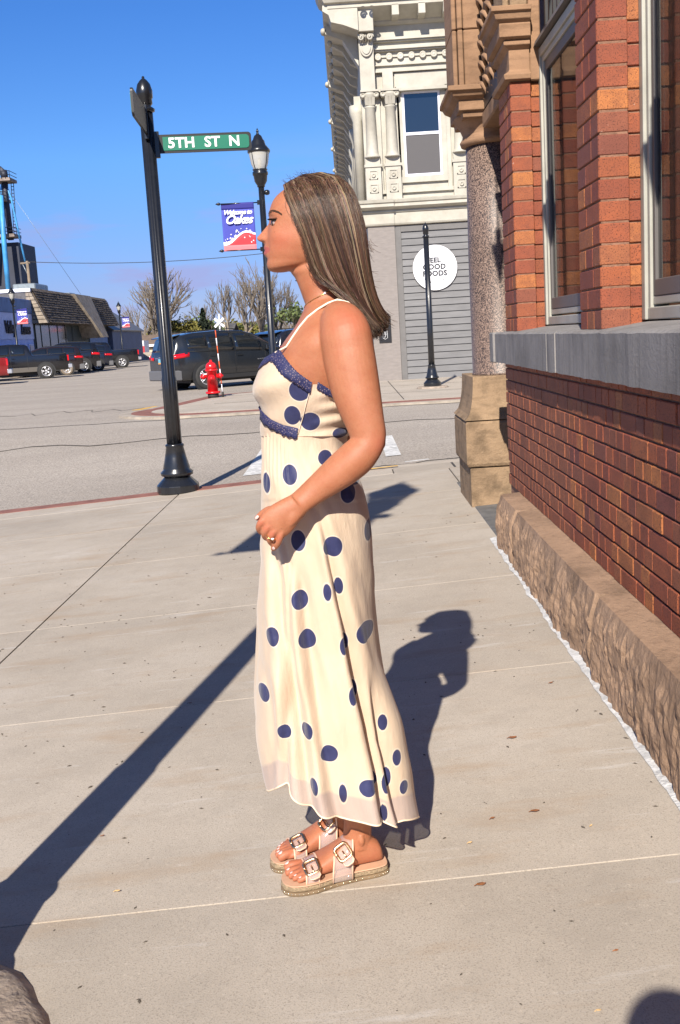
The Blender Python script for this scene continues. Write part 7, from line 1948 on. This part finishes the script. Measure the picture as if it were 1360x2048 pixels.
for key, (hl, d2, n2, L, sd) in frames.items():
    sh = empty('sandal', (0, 0, 0)); sh.parent = woman
    def FP(s, w, h):
        q = hl + d2 * (s * L) + n2 * w; return Vector((q.x, q.y, gz(q.x, q.y) + h))
    lt = [tuple(r) for r in catmull(OUT, 60)]
    ring2 = [(s_, w) for s_, w in lt] + [(s_, -w * 0.96) for s_, w in lt[::-1][1:-1]]
    def slab(name, h0, h1, grow, mat, bev=0.003):
        m_ = MB(); m_.loft([[FP(s_ + (0 if 0.0 < s_ < 1 else (grow * 2 if s_ > 1 else -grow * 2)), w + math.copysign(grow, w) if abs(w) > 1e-4 else 0, h) for s_, w in ring2] for h in (h0, h1)], True, 0, False)
        return m_.build(name, mat, sh, bevel=bev)
    slab('outsole', 0.0, 0.010, 0.002, MAT['outsole'])
    slab('jute_edge', 0.0103, 0.0250, 0.0, MAT['jute'], 0.005)
    slab('footbed', 0.0252, 0.0285, -0.004, MAT['insole'], 0.0015)
    for k in range(4, len(ring2) // 2 - 2, 2):
        s_, w = ring2[k]
        q = FP(s_, w + 0.0022, 0.0065); MB().lathe([(0.0019 * math.sin(math.pi * j / 4), -0.0019 * math.cos(math.pi * j / 4)) for j in range(5)], q, 6).build('stud', MAT['stud'], sh)
    # straps: clear vinyl bands edged with piping, gold buckle on the outer side
    for (sa, sb, top, wid) in ((0.43, 0.25 + 0.27, 0.104, 0.05), (0.70, 0.83, 0.058, 0.05)):
        if sa < 0.5: sa, sb = 0.36, 0.56
        Nn = 20
        def band(i, t, sa=sa, sb=sb, top=top):
            a = math.pi * i / Nn; w = 0.0475 * math.cos(a); s0 = sa + (sb - sa) * t
            hgt_ = top * (1.0 - 0.32 * t) if sa < 0.6 else top * (1 - 0.15 * t)
            s0 -= 0.05 * math.sin(a) * (1 if sa < 0.6 else 0.3)
            return FP(s0, w, 0.016 + (hgt_ - 0.004) * max(0.0, math.sin(a)) ** (0.55 if sa < 0.6 else 0.5))
        MB().grid(band, list(range(Nn + 1)), [0, .33, .66, 1]).build('clear_strap', MAT['vinyl'], sh, solid=0.0016)
        for t in (0.0, 1.0): MB().tube([band(i, t) for i in range(Nn + 1)], 0.0023, 6).build('strap_piping', MAT['piping'], sh)
        # buckle
        i0 = 4.6 if sa < 0.6 else 5.2
        if sd < 0: i0 = Nn - i0 if False else 7.0
        def bs(i, t): 
            f0 = int(i); f = i - f0; return band(f0, t).lerp(band(f0 + 1, t), f)
        c = bs(i0, 0.5); e1 = (bs(i0, 1.0) - bs(i0, 0.0)).normalized(); e2 = (bs(i0 + 1.5, 0.5) - bs(i0 - 1.5, 0.5)).normalized(); e2 = (e2 - e1 * e1.dot(e2)).normalized(); nn = e1.cross(e2)
        if nn.y > 0: nn = -nn
        c = c + nn * 0.006
        bk = MB(); hw_, hh_ = 0.0172, 0.0185
        loop = []
        for k in range(33):
            a = 2 * math.pi * k / 32; cx_, cy_ = math.cos(a), math.sin(a); sq = (abs(cx_) ** 5 + abs(cy_) ** 5) ** (-0.2)
            loop.append(c + e1 * cx_ * sq * hw_ + e2 * cy_ * sq * hh_)
        bk.tube(loop, [0.0036 + 0.0011 * (k % 2) for k in range(33)], 8)
        bk.tube([c - e2 * hh_ * 0.95, c + e2 * hh_ * 0.2], 0.0018, 6)
        bk.build('buckle', MAT['gold_buckle'], sh)
        m_ = MB(); tl = [c + e1 * a_ * 0.013 - e2 * (0.020 + b_ * 0.014) + nn * 0.001 for a_, b_ in ((-1, 0), (1, 0), (1, 0.7), (0.6, 1), (-0.6, 1), (-1, 0.7))]
        m_.add(tl, [tuple(range(6))]); m_.build('strap_tail', MAT['vinyl'], sh, solid=0.0016)
        MB().tube(tl + tl[:1], 0.0019, 6).build('tail_piping', MAT['piping'], sh)
    # toenails
    for w_, s1, r_ in ((-0.030, 1.0, 0.0115), (-0.009, 1.005, 0.0088), (0.008, 0.985, 0.0082), (0.023, 0.955, 0.0078), (0.036, 0.915, 0.0072)):
        q = FP(s1 - 0.025, w_ * sd, SOLE + 2 * r_ + 0.004); hit = bo.closest_point_on_mesh(q - off); cc, nn = hit[1] + off, hit[2]
        tx = Vector((d2.x, d2.y, 0)); tx = (tx - nn * nn.dot(tx)).normalized(); ty = nn.cross(tx)
        m_ = MB(); m_.grid(lambda a, b_: cc + tx * a * r_ * 0.5 + ty * b_ * r_ * 0.46 * math.sqrt(max(0.1, 1 - 0.75 * a * a)) + nn * (0.0012 - 0.0007 * b_ * b_), [-1, -.5, 0, .5, 1], [-1, 0, 1]); m_.build('toenail', MAT['nail'], woman, solid=0.0008)
# ------------------------------------------------------------------ fallen leaves and grit on the pavement
MAT['dead_leaf'] = M('dead_leaf', (0.26, 0.10, 0.035), 0.8, var=0.3, scale=60, world=True)
MAT['pale_leaf'] = M('pale_leaf', (0.62, 0.42, 0.20), 0.8, var=0.2, scale=60, world=True)
rl_ = random.Random(31)
def leaf(u, v, size, mat, label, ang):
    size *= 0.48
    r0 = ray(u, v); t = 0; p = atz(u, v, 0.0)
    for _ in range(5): p = atz(u, v, gz(p.x, p.y) + 0.003)
    ca_, sa_ = math.cos(ang), math.sin(ang)
    m_ = MB()
    def fn(a, b_):
        w = size * 0.26 * math.sin(math.pi * min(1, max(0, a))) ** 0.8
        x, y = (a - 0.5) * size, b_ * w
        return (p.x + x * ca_ - y * sa_, p.y + x * sa_ + y * ca_, gz(p.x, p.y) + SLOPE * 0 + 0.004 + size * 0.16 * (abs(b_) ** 1.3 * 0.5 + (a - 0.5) ** 2) + rl_.uniform(0, 0.0015))
    m_.grid(fn, [k / 7 for k in range(8)], [-1, -0.5, 0, 0.5, 1])
    m_.tube([fn(0, 0), (p.x - size * 0.7 * ca_, p.y - size * 0.7 * sa_, gz(p.x, p.y) + 0.004)], 0.0008, 4)
    tag(m_.build('fallen_leaf', mat, solid=0.0006), label, 'leaf', 'dead leaves on the pavement')
LV = [(962, 1770, 0.05, 'dead_leaf', 'curled rust-brown leaf on the pavement right of the sandals', 0.2), (1070, 1623, 0.05, 'dead_leaf', 'rust-brown leaf lying between woman\'s shadow and stone plinth', 0.1),
      (1025, 1476, 0.055, 'dead_leaf', 'thin brown leaf streak beside the head of the woman\'s shadow', 0.1), (985, 1637, 0.03, 'dead_leaf', 'crumbled brown leaf bits left of the rust leaf', 0.5), (1102, 1366, 0.03, 'dead_leaf', 'small brown leaf near the wall\'s white caulk line', 0.3),
      (1182, 1652, 0.022, 'pale_leaf', 'tiny pale yellow leaf scrap near the plinth foot', 0.8), (1197, 2022, 0.024, 'pale_leaf', 'tiny yellow leaf scrap at the bottom edge', 0.2), (235, 1783, 0.03, 'pale_leaf', 'pale leaf scrap beside the lamp shadow on the joint', 0.1),
      (940, 1686, 0.026, 'pale_leaf', 'faint tan leaf scrap just above the slab joint', 0.4), (380, 1407, 0.03, 'dead_leaf', 'small brown twig-like leaf left of the dress hem', 0.0), (1232, 1902, 0.022, 'dead_leaf', 'dark leaf scrap at lower right of the pavement', 0.2), (205, 1672, 0.022, 'dead_leaf', 'dark leaf scrap right of the long lamp shadow', 0.5)]
for u, v, sz, mt, lb, an in LV: leaf(u, v, sz, MAT[mt], lb, an)
gr = MB()
for k in range(700):
    x, y = rl_.uniform(-2.6, 0.80), rl_.uniform(1.75, 7.5) ; s_ = rl_.choice((0.0015, 0.002, 0.003, 0.004)) * rl_.uniform(.7, 1.3); a = rl_.uniform(0, 6.28)
    z = gz(x, y); dx_, dy_ = math.cos(a) * s_ * rl_.uniform(1, 3), math.sin(a) * s_ * rl_.uniform(1, 3)
    gr.add([(x - dx_, y - dy_, z + 0.001), (x + dy_ * .5, y - dx_ * .5, z + 0.001), (x + dx_, y + dy_, z + 0.001), (x - dy_ * .5, y + dx_ * .5, z + 0.001), (x, y, z + s_)], [(0, 1, 4), (1, 2, 4), (2, 3, 4), (3, 0, 4)])
tag(gr.build('grit', M('dark_grit', (0.08, 0.065, 0.05), 0.9)), 'scattered dark grit and crumbs on the pavement', 'grit', kind='stuff')
# ------------------------------------------------------------------ the photographer, behind the lens: only the tip of the shadow shows
ph_ = MB(); _keep = body; body = ph_
ga = atz(1315, 1992, 0.04); hh = 1.50
hx_, hy2 = ga.x - math.sin(SUN_AZ) * (hh - 0.04) / math.tan(SUN_EL), ga.y - math.cos(SUN_AZ) * (hh - 0.04) / math.tan(SUN_EL)
hx_ += 0.02
def Lm(*rows): limb([tuple(r) for r in rows], 20, 18)
Lm((hx_, hy2, 1.285, 0.05), (hx_, hy2 + 0.01, 1.34, 0.078), (hx_, hy2, 1.42, 0.085), (hx_, hy2, 1.475, 0.06), (hx_, hy2, 1.50, 0.012))
Lm((hx_, hy2 - 0.03, 1.33, 0.05), (hx_, hy2 - 0.05, 1.24, 0.055), (hx_, hy2 - 0.10, 1.18, 0.12, 1.3), (hx_, hy2 - 0.16, 1.0, 0.13, 1.3), (hx_, hy2 - 0.22, 0.75, 0.13, 1.2), (hx_, hy2 - 0.24, 0.62, 0.14, 1.2))
for sd in (-1, 1):
    Lm((hx_ + sd * 0.14, hy2 - 0.10, 1.17, 0.055), (hx_ + sd * 0.22, hy2 - 0.05, 1.02, 0.045), (hx_ + sd * 0.20, hy2 + 0.02, 1.06, 0.04), (hx_ + sd * 0.09 - 0.05, hy2 + 0.06, 1.22, 0.034), (hx_ + sd * 0.03 - 0.05, hy2 + 0.06, 1.28, 0.03))
    Lm((hx_ + sd * 0.09, hy2 - 0.24, 0.62, 0.085), (hx_ + sd * 0.12, hy2 - 0.02, 0.42, 0.062), (hx_ + sd * 0.11, hy2 - 0.10, 0.25, 0.052), (hx_ + sd * 0.11, hy2 - 0.22, gz(hx_, hy2) + 0.06, 0.04))
    Lm((hx_ + sd * 0.11, hy2 - 0.25, gz(hx_, hy2) + 0.045, 0.035), (hx_ + sd * 0.12, hy2 - 0.08, gz(hx_, hy2) + 0.04, 0.04), (hx_ + sd * 0.12, hy2 + 0.0, gz(hx_, hy2) + 0.03, 0.02))
po = ph_.build('person', M('dark_clothes', (0.04, 0.04, 0.05), 0.9))
rm = po.modifiers.new('remesh', 'REMESH'); rm.mode = 'VOXEL'; rm.voxel_size = 0.012; rm.use_smooth_shade = True
tag(po, 'crouching photographer behind the lens, only head shadow in the lower right corner', 'person')
body = _keep
